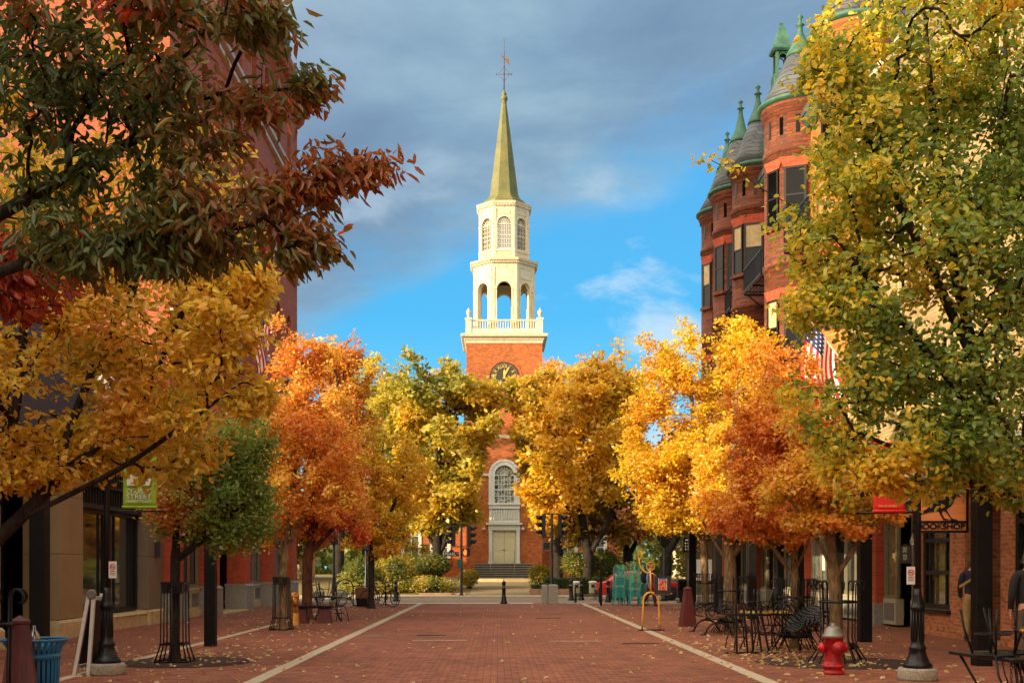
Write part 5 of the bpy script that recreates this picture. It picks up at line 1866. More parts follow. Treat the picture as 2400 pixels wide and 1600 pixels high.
make_tree('orange_street_tree', 'orange street tree with a scarred grey trunk in the curled iron guard behind the bench', [[(5.8, 28.6, 0), (5.78, 28.6, 1.7), (5.7, 28.6, 3.0), (6.0, 28.6, 6.6)], [(5.78, 28.6, 1.6), (5.2, 28.5, 2.5), (4.7, 28.4, 3.4)], [(5.78, 28.6, 1.8), (6.5, 28.6, 2.8), (7.0, 28.6, 4)]], 1.9,
          [E(1770, 1060, 28.6, 95, 130, 1.6, 2.0), E(1700, 1140, 28.5, 75, 90, 1.4, 1.2), E(1820, 980, 28.7, 100, 120, 1.5, 1.6), E(1790, 870, 28.8, 80, 80, 1.2, .7), E(1720, 1210, 28.5, 100, 45, 1.3, .8)],
          1200, 26000, leaf=(.10, .07), pal=[(.58, .17, .025), (.66, .27, .028), (.70, .37, .032), (.74, .48, .04)], bark=M_BARK, r_trunk=.15, seed=117, spread=0.093, fine=False, freq=.3, rnd=.25, gap=(.65, -.05), step=.3)
make_tree('red_orange_street_tree', 'red-orange street tree rising through the black cafe tables', [[(5.83, 22.6, 0), (5.83, 22.6, 1.5), (5.8, 22.6, 2.6), (5.5, 22.6, 5.2)], [(5.83, 22.6, 1.4), (5.3, 22.5, 2.1), (4.9, 22.4, 2.8)], [(5.83, 22.6, 1.5), (6.2, 22.6, 2.3), (6.5, 22.6, 3.2)]], 1.7,
          [E(1800, 1090, 22.6, 95, 105, 1.2, 1.7), E(1850, 1000, 22.7, 90, 110, 1.2, 1.4), E(1750, 1180, 22.4, 90, 70, 1.0, 1.1), E(1890, 1130, 22.6, 80, 90, 1.1, 1.1), E(1760, 990, 22.7, 70, 80, 1, .8), E(1820, 1240, 22.4, 90, 30, .8, .4)],
          1000, 21000, leaf=(.085, .062), pal=[(.52, .11, .026), (.62, .19, .03), (.68, .27, .034), (.68, .37, .04)], bark=M_BARK, r_trunk=.085, seed=123, spread=0.081, fine=False, freq=.4, rnd=.25, gap=(.85, -.05), step=.25)
make_tree('amber_street_tree', 'amber street tree behind the red fire hydrant with a pale straight trunk', [[(5.76, 19.5, 0), (5.7, 19.5, 1.5), (5.55, 19.5, 2.6), (5.3, 19.5, 4.6)], [(5.7, 19.5, 1.45), (5.45, 19.4, 2.0), (5.0, 19.3, 2.6)], [(5.7, 19.5, 1.4), (6.1, 19.5, 2.0), (6.35, 19.5, 2.8)], [(5.6, 19.5, 2.2), (5.25, 19.4, 3.0), (5.1, 19.4, 3.8)]], 1.7,
          [E(1920, 1080, 19.5, 90, 110, .9, 1.5), E(1990, 1150, 19.5, 90, 90, .9, 1.2), E(1850, 1150, 19.4, 70, 80, .8, .9), E(1910, 990, 19.6, 70, 90, .8, .8), E(2040, 1210, 19.5, 60, 45, .6, .5), E(1960, 1230, 19.3, 70, 35, .6, .4)],
          850, 17000, leaf=(.08, .06), pal=[(.54, .13, .025), (.62, .22, .03), (.66, .32, .034), (.58, .38, .045)], bark=M_BARK, r_trunk=.1, seed=129, spread=0.074, fine=False, freq=.45, rnd=.25, gap=(.85, -.05), step=.25)


# I: the big green and yellow tree at the right
def colI(P, rg):
    f = 0.50 + 0.20 * nz3(P, 91, .55) + 0.20 * rg.normal(size=len(P))
    f = f + np.clip((P[:, 0] - 3.65) * 0.27, -.4, .45) - np.clip((P[:, 2] - 5.8) * .06, -.05, .15) - np.clip((2.9 - P[:, 2]) * .5, 0, .3)
    c = ramp_cols(np.clip(f, 0, .999), [(.72, .43, .035), (.68, .46, .045), (.54, .43, .05), (.33, .35, .055), (.19, .27, .05), (.13, .20, .045)])
    return c * (0.8 + 0.4 * rg.random((len(P), 1)))


YI = 11.2
make_tree('green_and_yellow_tree', 'big tree at the right with green leaves turning yellow towards the street', [
    [(6.6, 12.6, 0), (6.2, 12.2, 1.4), tuple(at(2400, 1130, 11.5)), tuple(at(2300, 900, 11.3)), tuple(at(2230, 600, 11.3)), tuple(at(2180, 200, 11.3)), tuple(at(2150, -200, 11.3))],
    [tuple(at(2430, 1180, 11.6)), tuple(at(2250, 1130, 11.1)), tuple(at(2130, 1060, 11.0)), tuple(at(2000, 1010, 10.9))],
    [tuple(at(2340, 1050, 11.3)), tuple(at(2220, 880, 11.0)), tuple(at(2090, 720, 10.9)), tuple(at(1960, 560, 10.9))],
    [tuple(at(2380, 1180, 11.3)), tuple(at(2420, 900, 11.6)), tuple(at(2400, 500, 11.8)), tuple(at(2380, 0, 11.8))],
    [tuple(at(2290, 860, 11.3)), tuple(at(2150, 560, 11.2)), tuple(at(2030, 330, 11.2)), tuple(at(1960, 100, 11.2))]],
    2.1,
    [E(2200, 250, YI, 280, 330, 1.5, 3.4), E(2150, 600, YI, 300, 260, 1.5, 3.2), E(2200, 900, YI, 290, 200, 1.4, 2.6), E(2040, 130, YI, 130, 180, .9, .9), E(2000, 420, YI, 130, 140, .9, .8), E(1960, 640, YI, 120, 130, .8, .8), E(2020, 900, YI, 150, 120, .9, .9), E(2120, 1080, YI, 160, 80, .9, .9), E(2300, 1090, YI, 140, 80, .9, .7),
     E(1790, 375, YI, 110, 24, .3, .11), E(1690, 365, YI, 40, 14, .12, .025), E(1775, 250, YI, 22, 30, .1, .03), E(1850, 520, YI, 60, 50, .4, .12), E(1990, 1050, YI, 70, 40, .5, .2), E(2030, 1130, YI, 80, 30, .4, .25), E(2090, 1095, YI, 80, 45, .4, .5),
     E(2480, 500, YI, 220, 600, 1.5, 2.2), E(1965, 70, YI, 75, 110, .6, .9), E(2330, 350, YI, 130, 380, 1.2, 2.6), E(2080, 1085, 10.7, 60, 50, .35, .9)],
    3300, 42000, leaf=(.072, .051), bark=M_BARKDK, r_trunk=.095, r_tip=.0026, seed=141, spread=.07, droop=.3, col_fn=colI, gap=(.8, -.12), shell=.5, step=.14, up=.1, clear=keep_clear((1860, 1985, 770, 905)))

# ---------------------------------------------------------------- bushes, hedges, ivy
def bush(name, label, px, py, Y, rpx, rpy, ry, n, pal, leaf=.09, seed=1, cat='bush', group=None):
    rg = np.random.default_rng(seed)
    c, r, _ = px_ell(px, py, Y, rpx, rpy, ry)
    c = np.array(c)
    gz = park_z(Y) if Y > 63.2 else 0
    root = thing(name, label, cat, (c[0], c[1], gz), 0, group)
    leaf *= 1.1
    lobes = [(c + norm(rg.normal(size=3)) * np.array(r) * .35, np.array(r) * (.55 + .3 * rg.random())) for _ in range(9)]
    P = ell_points(rg, [(a, b, 1) for a, b in lobes], n, .3)
    P = P[P[:, 2] > gz + .05]
    d = norm(P - c)
    D = norm(d * .5 + rg.normal(size=P.shape) * .6)
    Nn = norm(d * .8 + rg.normal(size=P.shape) * .5 + np.array([0, 0, .5]))
    k = len(P)
    cols = mix_palette(P, pal, seed, .5, .3)
    off = np.array(root.location)
    leaves_mesh('foliage', P - off, D, Nn, leaf * (.7 + .6 * rg.random(k)), leaf * .7 * (.7 + .6 * rg.random(k)), cols, M_LEAF, root, False)
    mb = MB()
    for i in range(9):
        e = c + norm(rg.normal(size=3)) * np.array(r) * .6 * np.array([1, 1, .6])
        s = np.array([c[0] + rg.normal() * .15, c[1] + rg.normal() * .1, gz])
        mb.tube([s - off, (s * .5 + e * .5) + np.array([0, 0, .1]) - off, e - off], [.03, .02, .008], 5)
    mb.build('stem', M_BARKDK, root)
    return root


GB = [(.06, .085, .022), (.1, .12, .026), (.16, .16, .03), (.28, .22, .03)]
GY = [(.12, .12, .028), (.2, .18, .03), (.36, .26, .03), (.5, .33, .03)]
bush('bush', 'rounded green bush below the round park tree, nearest the church steps', 1012, 1322, 68, 45, 27, 1.1, 4940, GB, .11, 201, group='bushes in the park')
bush('bush', 'large green bush left of the park path with yellowing top', 925, 1335, 66, 55, 38, 1.2, 6840, GY, .11, 202, group='bushes in the park')
bush('bush', 'green bush between the two rounded bushes on the left bank', 965, 1325, 69, 40, 26, 1.1, 4560, GB, .11, 203, group='bushes in the park')
bush('bush', 'dark green bush behind the bicycles', 840, 1350, 66, 60, 48, 1.2, 7220, GB, .11, 204, group='bushes in the park')
bush('bush', 'small bush by the street name sign pole', 1100, 1352, 70, 28, 20, .7, 2470, GY, .1, 205, group='bushes in the park')
bush('bush', 'small brownish bush right of the church steps', 1263, 1345, 74, 30, 24, .8, 3420, GY, .1, 206, group='bushes in the park')
bush('bush', 'tall rounded green bush right of the right traffic signal', 1352, 1322, 70, 45, 32, 1.2, 6080, GB, .11, 207, group='bushes in the park')
bush('bush', 'green bush behind the red car and beige bins', 1420, 1325, 71, 50, 36, 1.2, 6460, GB, .11, 208, group='bushes in the park')
bush('bush', 'dark green bush behind the yellow figure', 1500, 1345, 70, 60, 32, 1.1, 6080, GB, .11, 209, group='bushes in the park')
bush('ivy_bank', 'bank of yellowing ivy left of the park path', 1000, 1372, 65.5, 85, 24, .9, 9880, [(.12, .14, .03), (.2, .19, .03), (.42, .32, .05), (.6, .42, .1)], .1, 210, cat='ivy')
bush('ivy_bank', 'dark ivy bank behind the parked bicycles', 860, 1385, 64.5, 70, 22, .8, 6080, GY, .1, 213, cat='ivy')


def hedge(label, x0, x1, y0, y1, z0, z1, n, seed):
    rg = np.random.default_rng(seed)
    P = np.stack([x0 + (x1 - x0) * rg.random(n), y0 + (y1 - y0) * rg.random(n), z0 + (z1 - z0) * rg.random(n)], 1)
    f = rg.integers(0, 3, n)
    P[f == 0, 1] = y0 + rg.random((f == 0).sum()) * .12
    P[f == 1, 2] = z1 - rg.random((f == 1).sum()) * .12
    D = norm(rg.normal(size=P.shape) + np.array([0, -.3, .3]))
    Nn = norm(rg.normal(size=P.shape) + np.array([0, -.7, .7]))
    root = thing('hedge', label, 'hedge', ((x0 + x1) / 2, (y0 + y1) / 2, z0), group='clipped hedges')
    off = np.array(root.location)
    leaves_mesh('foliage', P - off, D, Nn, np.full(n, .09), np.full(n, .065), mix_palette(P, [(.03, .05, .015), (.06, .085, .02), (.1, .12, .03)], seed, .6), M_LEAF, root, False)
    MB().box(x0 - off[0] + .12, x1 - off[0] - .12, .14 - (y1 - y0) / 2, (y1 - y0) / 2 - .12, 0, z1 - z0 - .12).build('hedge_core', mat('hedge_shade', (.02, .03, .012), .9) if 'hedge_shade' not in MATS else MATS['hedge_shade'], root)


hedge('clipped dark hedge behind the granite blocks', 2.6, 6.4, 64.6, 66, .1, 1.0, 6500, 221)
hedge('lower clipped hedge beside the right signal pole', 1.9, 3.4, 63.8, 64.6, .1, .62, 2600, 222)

# the wooded distance behind everything
rg = np.random.default_rng(404)
n = 26000
cx_ = rg.uniform(-150, 150, 90)
cy_ = rg.uniform(150, 190, 90)
ch_ = rg.uniform(7, 13, 90)
ii = rg.integers(0, 90, n)
d = norm(rg.normal(size=(n, 3)))
P = np.stack([cx_[ii], cy_[ii], ch_[ii] * .5], 1) + d * np.stack([np.full(n, 6.5), np.full(n, 5.0), ch_[ii] * .55], 1) * (rg.random((n, 1)) ** .3)
P = P[P[:, 2] > .1]
k = len(P)
o = leaves_mesh('far_woods', P, norm(rg.normal(size=(k, 3))), norm(rg.normal(size=(k, 3)) + np.array([0, -.6, .6])), np.full(k, 1.3), np.full(k, 1.0), mix_palette(P, [(.10, .13, .035), (.18, .19, .04), (.32, .24, .04), (.4, .24, .035)], 405, .03, .2), M_LEAF, None, False)
tag(o, 'far belt of autumn woods beyond the church', 'woods', kind='stuff')

# fallen leaves: nobody could count them
rg = np.random.default_rng(5)
n = 1000
x = rg.uniform(-9.5, 10.2, n)
y = 13 + 38 * rg.random(n) ** 1.5
band = rg.random(n)
x = np.where((np.abs(x) < 3.3) & (band < .62), x + np.sign(x) * 3.6, x)
hx = np.concatenate([rg.normal(5.4, .9, 420), rg.normal(-5.4, 1.0, 200)])
hy = np.concatenate([rg.normal(21.2, 2.0, 420), rg.normal(20, 2.2, 200)])
x, y = np.concatenate([x, hx]), np.concatenate([y, hy])
k = len(x)
P = np.stack([x, y, np.full(k, .012) + rg.random(k) * .015], 1)
a = rg.random(k) * 6.28
D = np.stack([np.cos(a), np.sin(a), rg.normal(size=k) * .12], 1)
Nn = norm(np.stack([rg.normal(size=k) * .25, rg.normal(size=k) * .25, np.ones(k)], 1))
c = ramp_cols(rg.random(k), [(.5, .24, .08), (.66, .44, .2), (.72, .58, .4), (.36, .15, .06), (.76, .64, .48)])
o = leaves_mesh('fallen_leaves', P, D, Nn, .055 + .06 * rg.random(k), .04 + .035 * rg.random(k), c, M_LEAF, None, True, .3)
tag(o, 'dry fallen leaves scattered over the brick paving', 'fallen leaves', kind='stuff')

# ---------------------------------------------------------------- street furniture
def arc(c, u, v, r, a0, a1, n=10):
    c, u, v = Vector(c), Vector(u), Vector(v)
    return [c + u * (r * math.cos(R(a0 + (a1 - a0) * i / n))) + v * (r * math.sin(R(a0 + (a1 - a0) * i / n))) for i in range(n + 1)]


def lamp_post(label, x, y, side):
    t_ = thing('lamp_post', label, 'lamp post', (x, y, 0), group='black lamp posts')
    MB().lathe([(.27, 0), (.275, .03), (.275, .14), (.255, .175), (0, .175)], n=28).build('concrete_base', M_CONCRETE, t_)
    mb = MB().lathe([(.205, .17), (.205, .215), (.19, .24), (.17, .25), (.15, .30), (.125, .36), (.112, .42), (.12, .44), (.12, .47), (.1, .49), (.088, .55), (.084, .98), (.1, 1.0), (.1, 1.04), (.085, 1.06), (.075, 1.12), (.058, 1.2), (.052, 1.3)], n=24)
    for k in range(12):
        a = 2 * PI * k / 12
        mb.tube([(.088 * math.cos(a), .088 * math.sin(a), .56), (.084 * math.cos(a), .084 * math.sin(a), .97)], .008, 5)
    mb.build('post_base', M_BLACK, t_)
    mb = MB().lathe([(.052, 1.28), (.048, 2.4), (.042, 3.9), (.06, 3.92), (.07, 3.98), (.04, 4.0)], n=16)
    mb.build('post', M_BLACK, t_)
    m, t, p, out = (None,) * 4
    if 'lamp_globe' not in MATS:
        m, t, p, out = new_mat('lamp_globe')
        p.inputs['Base Color'].default_value = (.8, .78, .7, 1)
        p.inputs['Roughness'].default_value = .25
        p.inputs['Subsurface Weight'].default_value = .2
    MB().lathe([(.1, 4.0), (.17, 4.08), (.2, 4.25), (.16, 4.42), (.06, 4.52), (0, 4.54)], n=18).build('globe', MATS['lamp_globe'], t_)
    MB().lathe([(.09, 4.5), (.1, 4.55), (.03, 4.62), (.02, 4.74), (0, 4.76)], n=12).build('lamp_cap', M_BLACK, t_)
    for z in (2.44, 3.5) if side > 0 else (2.38, 3.36):
        MB().tube([(0, 0, z), (side * .85, 0, z)], .014, 6).ball((side * .86, 0, z), .024).build('banner_arm', M_BLACK, t_)
    return t_


lamp_post('black lamp post on a round concrete foot with the lime green banner', -5.85, 17.25, 1)
lamp_post('black lamp post on a round concrete foot with the red banner, near the bookshop', 5.98, 16.4, -1)


def banner(label, x0, x1, y, z0, z1, m, seed):
    t_ = thing('banner', label, 'banner', ((x0 + x1) / 2, y, z0))
    w_, h = x1 - x0, z1 - z0
    vs, fs = [], []
    nx, nzz = 8, 14
    for j in range(nzz + 1):
        for i in range(nx + 1):
            u, v = i / nx, j / nzz
            vs.append((-w_ / 2 + w_ * u, .018 * math.sin(u * 5 + v * 3 + seed) * math.sin(PI * v), h * v))
    for j in range(nzz):
        for i in range(nx):
            a = j * (nx + 1) + i
            fs.append((a, a + 1, a + nx + 2, a + nx + 1))
    o = MB().add(vs, fs, True).build('cloth', m, t_, recalc=False)
    sd = o.modifiers.new('thickness', 'SOLIDIFY')
    sd.thickness = .006
    for z in (0, h):
        MB().tube([(-w_ / 2 - .01, 0, z), (w_ / 2 + .01, 0, z)], .022, 8).build('hem', m, t_)
    return t_, w_, h


b, w_, h = banner('lime green cloth banner reading CHURCH STREET, hung on the left lamp post', -5.60, -5.10, 17.22, 2.50, 3.50, M_BANNERGREEN, 1)
text_part('lettering', 'CHURCH', .1, M_LETTER, b, (0, -.035, .235), width=.37)
text_part('lettering', 'STREET', .1, M_LETTER, b, (0, -.035, .155), width=.37)
text_part('lettering', 'MARKETPLACE', .06, M_LETTER, b, (0, -.035, .085), width=.37)
mb = MB()
for s in (-1, 1):
    mb.prism([(s * .035, .32), (s * .18, .32), (s * .18, .46), (s * .12, .53), (s * .1, .46), (s * .035, .46)] if s > 0 else [(-.18, .32), (-.035, .32), (-.035, .46), (-.1, .46), (-.12, .53), (-.18, .46)], (0, -.038, 0), X_, Z_, Y_, .006)
mb.box(-.02, .02, -.038, -.032, .42, .45)
mb.build('emblem', M_LETTER, b)
b, w_, h = banner('red cloth banner reading WILLKOMMEN, hung on the right lamp post', 5.34, 5.78, 16.36, 2.40, 3.36, M_BANNERRED, 2)
text_part('lettering', 'WILLKOMMEN', .05, mat('gold_lettering', srgb(240, 180, 90), .6), b, (-.03, -.035, .065), width=.26)
mb = MB().tube([(x_ * .01, -.03, .54 + .06 * math.sin(x_ / 7)) for x_ in range(-20, 21)], .012, 5)
mb.build('scroll_line', M_LETTER, b)


def nosmoke(label, x, y, z):
    t_ = thing('no_smoking_sign', label, 'sign', (x, y, z), group='signs on the lamp posts')
    MB().box(-.06, .06, 0, .006, 0, .25).build('plate', M_SIGNWHITE, t_, bevel=.004)
    mb = MB().tube([(.038 * math.cos(2 * PI * k / 20), -.003, .17 + .038 * math.sin(2 * PI * k / 20)) for k in range(20)], .006, 5, closed=True)
    mb.bar((-.027, -.004, .197), (.027, -.004, .143), .009, .006)
    mb.build('red_ring', M_SIGNRED, t_)
    mb = MB().box(-.028, .022, -.003, 0, .165, .175)
    for k in range(3):
        mb.box(-.04, .04, -.002, 0, .05 + .025 * k, .058 + .025 * k)
    mb.build('symbol', M_BLACK, t_)


nosmoke('small white no smoking sign with red ring on the post with the lime banner', -5.74, 17.18, 1.44)
nosmoke('small white no smoking sign with red ring on the post beside the bookshop', 5.86, 16.33, 1.36)

# blue litter bin
t_ = thing('litter_bin', 'blue slatted metal litter bin with a flared rim beside the dark red obelisk', 'bin', (-5.22, 13.0, 0))
mb = MB()
for k in range(30):
    a = 2 * PI * k / 30
    c_, s_ = math.cos(a), math.sin(a)
    prof = [(.24, .06), (.255, .35), (.262, .62), (.29, .70), (.345, .775)]
    tx = Vector((-s_, c_, 0))
    for (r0, z0), (r1, z1) in zip(prof[:-1], prof[1:]):
        p0, p1 = Vector((c_ * r0, s_ * r0, z0)), Vector((c_ * r1, s_ * r1, z1))
        n_ = Vector((c_, s_, 0)) * .005
        hw = .018
        mb.add([p0 - tx * hw - n_, p0 + tx * hw - n_, p1 + tx * hw - n_, p1 - tx * hw - n_, p0 - tx * hw + n_, p0 + tx * hw + n_, p1 + tx * hw + n_, p1 - tx * hw + n_],
               [(3, 2, 1, 0), (4, 5, 6, 7), (0, 1, 5, 4), (2, 3, 7, 6), (1, 2, 6, 5), (3, 0, 4, 7)])
mb.build('slats', M_BLUE, t_)
mb = MB().tube([(.35 * math.cos(2 * PI * k / 36), .35 * math.sin(2 * PI * k / 36), .785) for k in range(36)], .016, 8, closed=True)
mb.build('rim', M_BLUE, t_)
for z, r in ((.6, .268), (.08, .247)):
    mb = MB().lathe([(r, z - .035), (r + .008, z - .033), (r + .008, z + .033), (r, z + .035)], n=36, cap=False)
    mb.build('band', M_BLUE, t_)
MB().lathe([(.2, .05), (.225, .62), (.24, .68), (.235, .68), (.2, .5), (0, .5)], n=24).build('liner', M_BLACK, t_)
o = MB().lathe([(.02, .5), (.07, .55), (.075, .8), (.05, .87), (.025, .9), (.02, .95), (0, .95)], (.03, -.1), 12).build('cup', M_GLASSLT, None)
o.name = 'plastic_cup'
tag(o, 'clear plastic cup sticking out of the blue litter bin', 'cup')
o.location = (-5.22, 13.0, 0)

# dark red timber obelisks
ob = thing('obelisk_bollard', 'tall dark red timber obelisk bollard beside the blue litter bin', 'bollard', (-5.12, 12.35, 0), R(18), 'red timber obelisks')
MB().frustum(0, 0, 0, 1.0, .21, .21, .085, .085).build('shaft', M_REDWOOD, ob, bevel=.006)
mb = MB().frustum(0, 0, 1.0, 1.03, .1, .1, .1, .1).frustum(0, 0, 1.03, 1.09, .1, .1, .0, .0)
mb.build('cap', M_REDWOOD, ob, bevel=.004)
clone(ob, 'tall dark red timber obelisk bollard behind the cast iron bench', (5.18, 31.4, 0), R(8))
# timber bench on two short obelisk feet
t_ = thing('timber_bench', 'black plank bench on two stubby dark red timber feet by the bronze fountain', 'bench', (-5.25, 33.2, 0))
MB().box(-.55, .5, -.2, .2, .43, .5).build('seat', M_BLACKPOST, t_, bevel=.01)
for x in (-.4, .28):
    MB().frustum(x, 0, 0, .43, .2, .2, .14, .14).build('foot', M_REDWOOD, t_, bevel=.006)

# bronze drinking fountain shaped like an animal head on a ribbed neck
t_ = thing('bronze_fountain', 'polished bronze fountain shaped like a seal head on a ribbed neck', 'fountain', (-5.56, 31.6, 0))
MB().lathe([(.145, 0), (.15, .02), (.125, .04), (.118, .34), (.105, .36)], n=24).build('pedestal', M_BRONZE, t_)
prof = []
for k in range(5):
    z = .36 + .034 * k
    prof += [(.088, z), (.108, z + .01), (.108, z + .02), (.088, z + .03)]
MB().lathe(prof, n=24, cap=False).build('ribbed_neck', M_BRONZE, t_)
mb = MB().tube([(0, 0, .5), (-.01, 0, .56), (-.03, 0, .64), (-.035, 0, .72), (-.02, -.01, .8), (.01, -.02, .87), (.03, -.03, .92), (.035, -.03, .935)], [.085, .105, .135, .15, .15, .125, .07, .0], 20)
mb.tube([(-.01, -.08, .78), (.02, -.14, .66), (.04, -.15, .55), (.04, -.15, .5)], [.08, .075, .055, .0], 14)
mb.build('head', M_BRONZE, t_)
MB().ball((.045, -.2, .58), .02).build('spout', M_BLACK, t_)


# tree guards
def guard_plain(label, x, y):
    t_ = thing('tree_guard', label, 'tree guard', (x, y, 0), group='straight iron tree guards')
    mb = MB()
    for i, j in ((-1, -1), (0, -1), (1, -1), (1, 0), (1, 1), (0, 1), (-1, 1), (-1, 0)):
        mb.tube([(i * .27, j * .27, 0), (i * .19, j * .19, .3), (i * .18, j * .18, 1.34)], .013, 6)
    mb.build('uprights', M_BLACK, t_)
    mb = MB()
    for z, e in ((.31, .2), (1.34, .185), (1.18, .183), (.015, .27)):
        mb = MB()
        for s in (-1, 1):
            mb.box(-e, e, s * e - .008, s * e + .008, z - .016, z + .016)
            mb.box(s * e - .0085, s * e + .0085, -e, e, z - .0155, z + .0155)
        mb.build('rail', M_BLACK, t_)
    mb = MB()
    for s in (-1, 1):
        mb.tube([(.055 * math.cos(2 * PI * k / 16), s * .186, 1.26 + .055 * math.sin(2 * PI * k / 16)) for k in range(16)], .012, 6, closed=True)
        mb.tube([(s * .186, .055 * math.cos(2 * PI * k / 16), 1.26 + .055 * math.sin(2 * PI * k / 16)) for k in range(16)], .012, 6, closed=True)
        for q in (-.12, .12):
            mb.box(q - .05, q + .05, s * .184 - .006, s * .184 + .006, 1.2, 1.325)
            mb.box(s * .184 - .006, s * .184 + .006, q - .05, q + .05, 1.2, 1.325)
    mb.build('ornament_band', M_BLACK, t_)


guard_plain('black tree guard with a ring ornament band round the small green maple', -5.46, 19.5)
guard_plain('black tree guard beside the bronze fountain, round the tall orange maple', -5.55, 29.6)


def guard_hook(label, x, y, h=1.42, r=.3):
    t_ = thing('tree_guard', label, 'tree guard', (x, y, 0), group='hooked iron tree guards')
    for q in range(4):
        a0 = PI / 2 * q + .3
        mb = MB()
        for k in range(3):
            a = a0 + (k - 1) * .35
            d = Vector((math.cos(a), math.sin(a), 0))
            pts = [d * (r + .2), d * (r + .05) + Z_ * .22, d * (r * .95) + Z_ * .4, d * r + Z_ * (h - .12)] + arc(d * (r + .075) + Z_ * (h - .12), -d, Z_, .075, 0, 250, 9)
            mb.tube(pts, .012, 6)
        mb.build('hooked_bars', M_BLACK, t_)
    for z, rr_ in ((.28, r + .01), (h - .4, r + .01)):
        mb = MB().lathe([(rr_, z - .05 if z < .5 else z - .02), (rr_ + .01, z - .05 if z < .5 else z - .02), (rr_ + .01, z + .04 if z < .5 else z + .02), (rr_, z + .04 if z < .5 else z + .02)], n=24, cap=False)
        mb.build('hoop', M_BLACK, t_)


guard_hook('black tree guard with curled hooks behind the red fire hydrant', 5.76, 19.5)
guard_hook('black tree guard with curled hooks among the cafe tables', 5.83, 22.6)
guard_hook('black tree guard with curled hooks to the right of the cast iron bench', 5.8, 28.6)
guard_hook('black tree guard with curled hooks round the yellow tree trunk, furthest up the street', 7.66, 42.4)
guard_hook('black tree guard with curled hooks at the left edge round the leaning dark trunk', -5.32, 11.85)

# fire hydrant
t_ = thing('fire_hydrant', 'red fire hydrant with a silver bonnet on the brick paving', 'hydrant', (5.04, 17.3, 0))
MB().lathe([(.155, 0), (.165, .015), (.165, .05), (.135, .06), (.128, .1), (.17, .105), (.175, .125), (.17, .15), (.135, .155), (.128, .2), (.125, .53), (.15, .535), (.155, .55)], n=28).build('barrel', M_RED, t_)
mb = MB().lathe([(.158, .55), (.165, .56), (.165, .59), (.14, .6), (.13, .66), (.10, .70), (.055, .725), (.03, .73), (.03, .765), (0, .768)], n=28)
mb.build('bonnet', M_SILVER, t_)
MB().lathe([(.085, .1), (.085, .16), (.1, .165), (.1, .195), (.05, .2), (.045, .225), (.025, .226), (0, .245)], axis=((0, 0, .40), (.2, -1, 0)), n=18).build('front_outlet', M_RED, t_)
for s in (-1, 1):
    MB().lathe([(.062, .1), (.062, .17), (.078, .175), (.078, .21), (.035, .215), (.03, .24), (0, .25)], axis=((0, 0, .40), (s, .2 * s, 0)), n=16).build('side_outlet', M_RED, t_)
mb = MB()
for k in range(8):
    a = 2 * PI * k / 8
    mb.lathe([(.014, .15), (.014, .17), (0, .171)], (.152 * math.cos(a), .152 * math.sin(a)), 6)
mb.build('flange_bolts', M_RED, t_)


# cafe chairs and tables
def cafe_chair(name, label, m, group):
    t_ = thing(name, label, 'chair', (0, 0, 0), 0, group)
    mb = MB().tube([(.19 * math.cos(2 * PI * k / 20), .19 * math.sin(2 * PI * k / 20), .44) for k in range(20)], .012, 6, closed=True)
    for k in range(7):
        a = -.15 + .05 * k
        w2 = math.sqrt(.19 ** 2 - a * a)
        mb.box(a - .014, a + .014, -w2, w2, .434, .446)
    mb.build('seat', m, t_)
    mb = MB().tube([(-.17, .16, .44), (-.19, .21, .62)] + arc((0, .235, .68), (-1, 0, 0), Z_, .185, 0, 180, 10) + [(.19, .21, .62), (.17, .16, .44)], .011, 6)
    mb.tube([(-.1, .17, .45), (-.11, .22, .62)] + arc((0, .235, .66), (-1, 0, 0), Z_, .1, 0, 180, 8) + [(.11, .22, .62), (.1, .17, .45)], .008, 5)
    mb.build('backrest', m, t_)
    for i, j in ((-1, -1), (1, -1), (-1, 1), (1, 1)):
        MB().tube([(i * .13, j * .13, .44), (i * .19, j * .18, .2), (i * .21, j * .21, .0)], .012, 6).build('leg', m, t_)
    mb = MB().tube([(.165 * math.cos(2 * PI * k / 20), .165 * math.sin(2 * PI * k / 20), .24) for k in range(20)], .007, 5, closed=True)
    mb.build('leg_ring', m, t_)
    return t_


def cafe_table(label, x, y, rz=0, s=.42, group='black cafe tables'):
    t_ = thing('cafe_table', label, 'table', (x, y, 0), rz, group)
    mb = MB().box(-s, s, -s, s, .7, .735)
    mb.build('tabletop', M_BLACK, t_, bevel=.008)
    for i, j in ((-1, -1), (1, -1), (1, 1), (-1, 1)):
        MB().tube([(i * s * .85, j * s * .85, .7), (i * s * .6, j * s * .6, .35), (i * s * .9, j * s * .9, 0)], .014, 6).build('leg', M_BLACK, t_)
    mb = MB().tube([(s * .6 * math.cos(2 * PI * k / 20), s * .6 * math.sin(2 * PI * k / 20), .35) for k in range(20)], .01, 5, closed=True)
    mb.build('stretcher', M_BLACK, t_)
    return t_


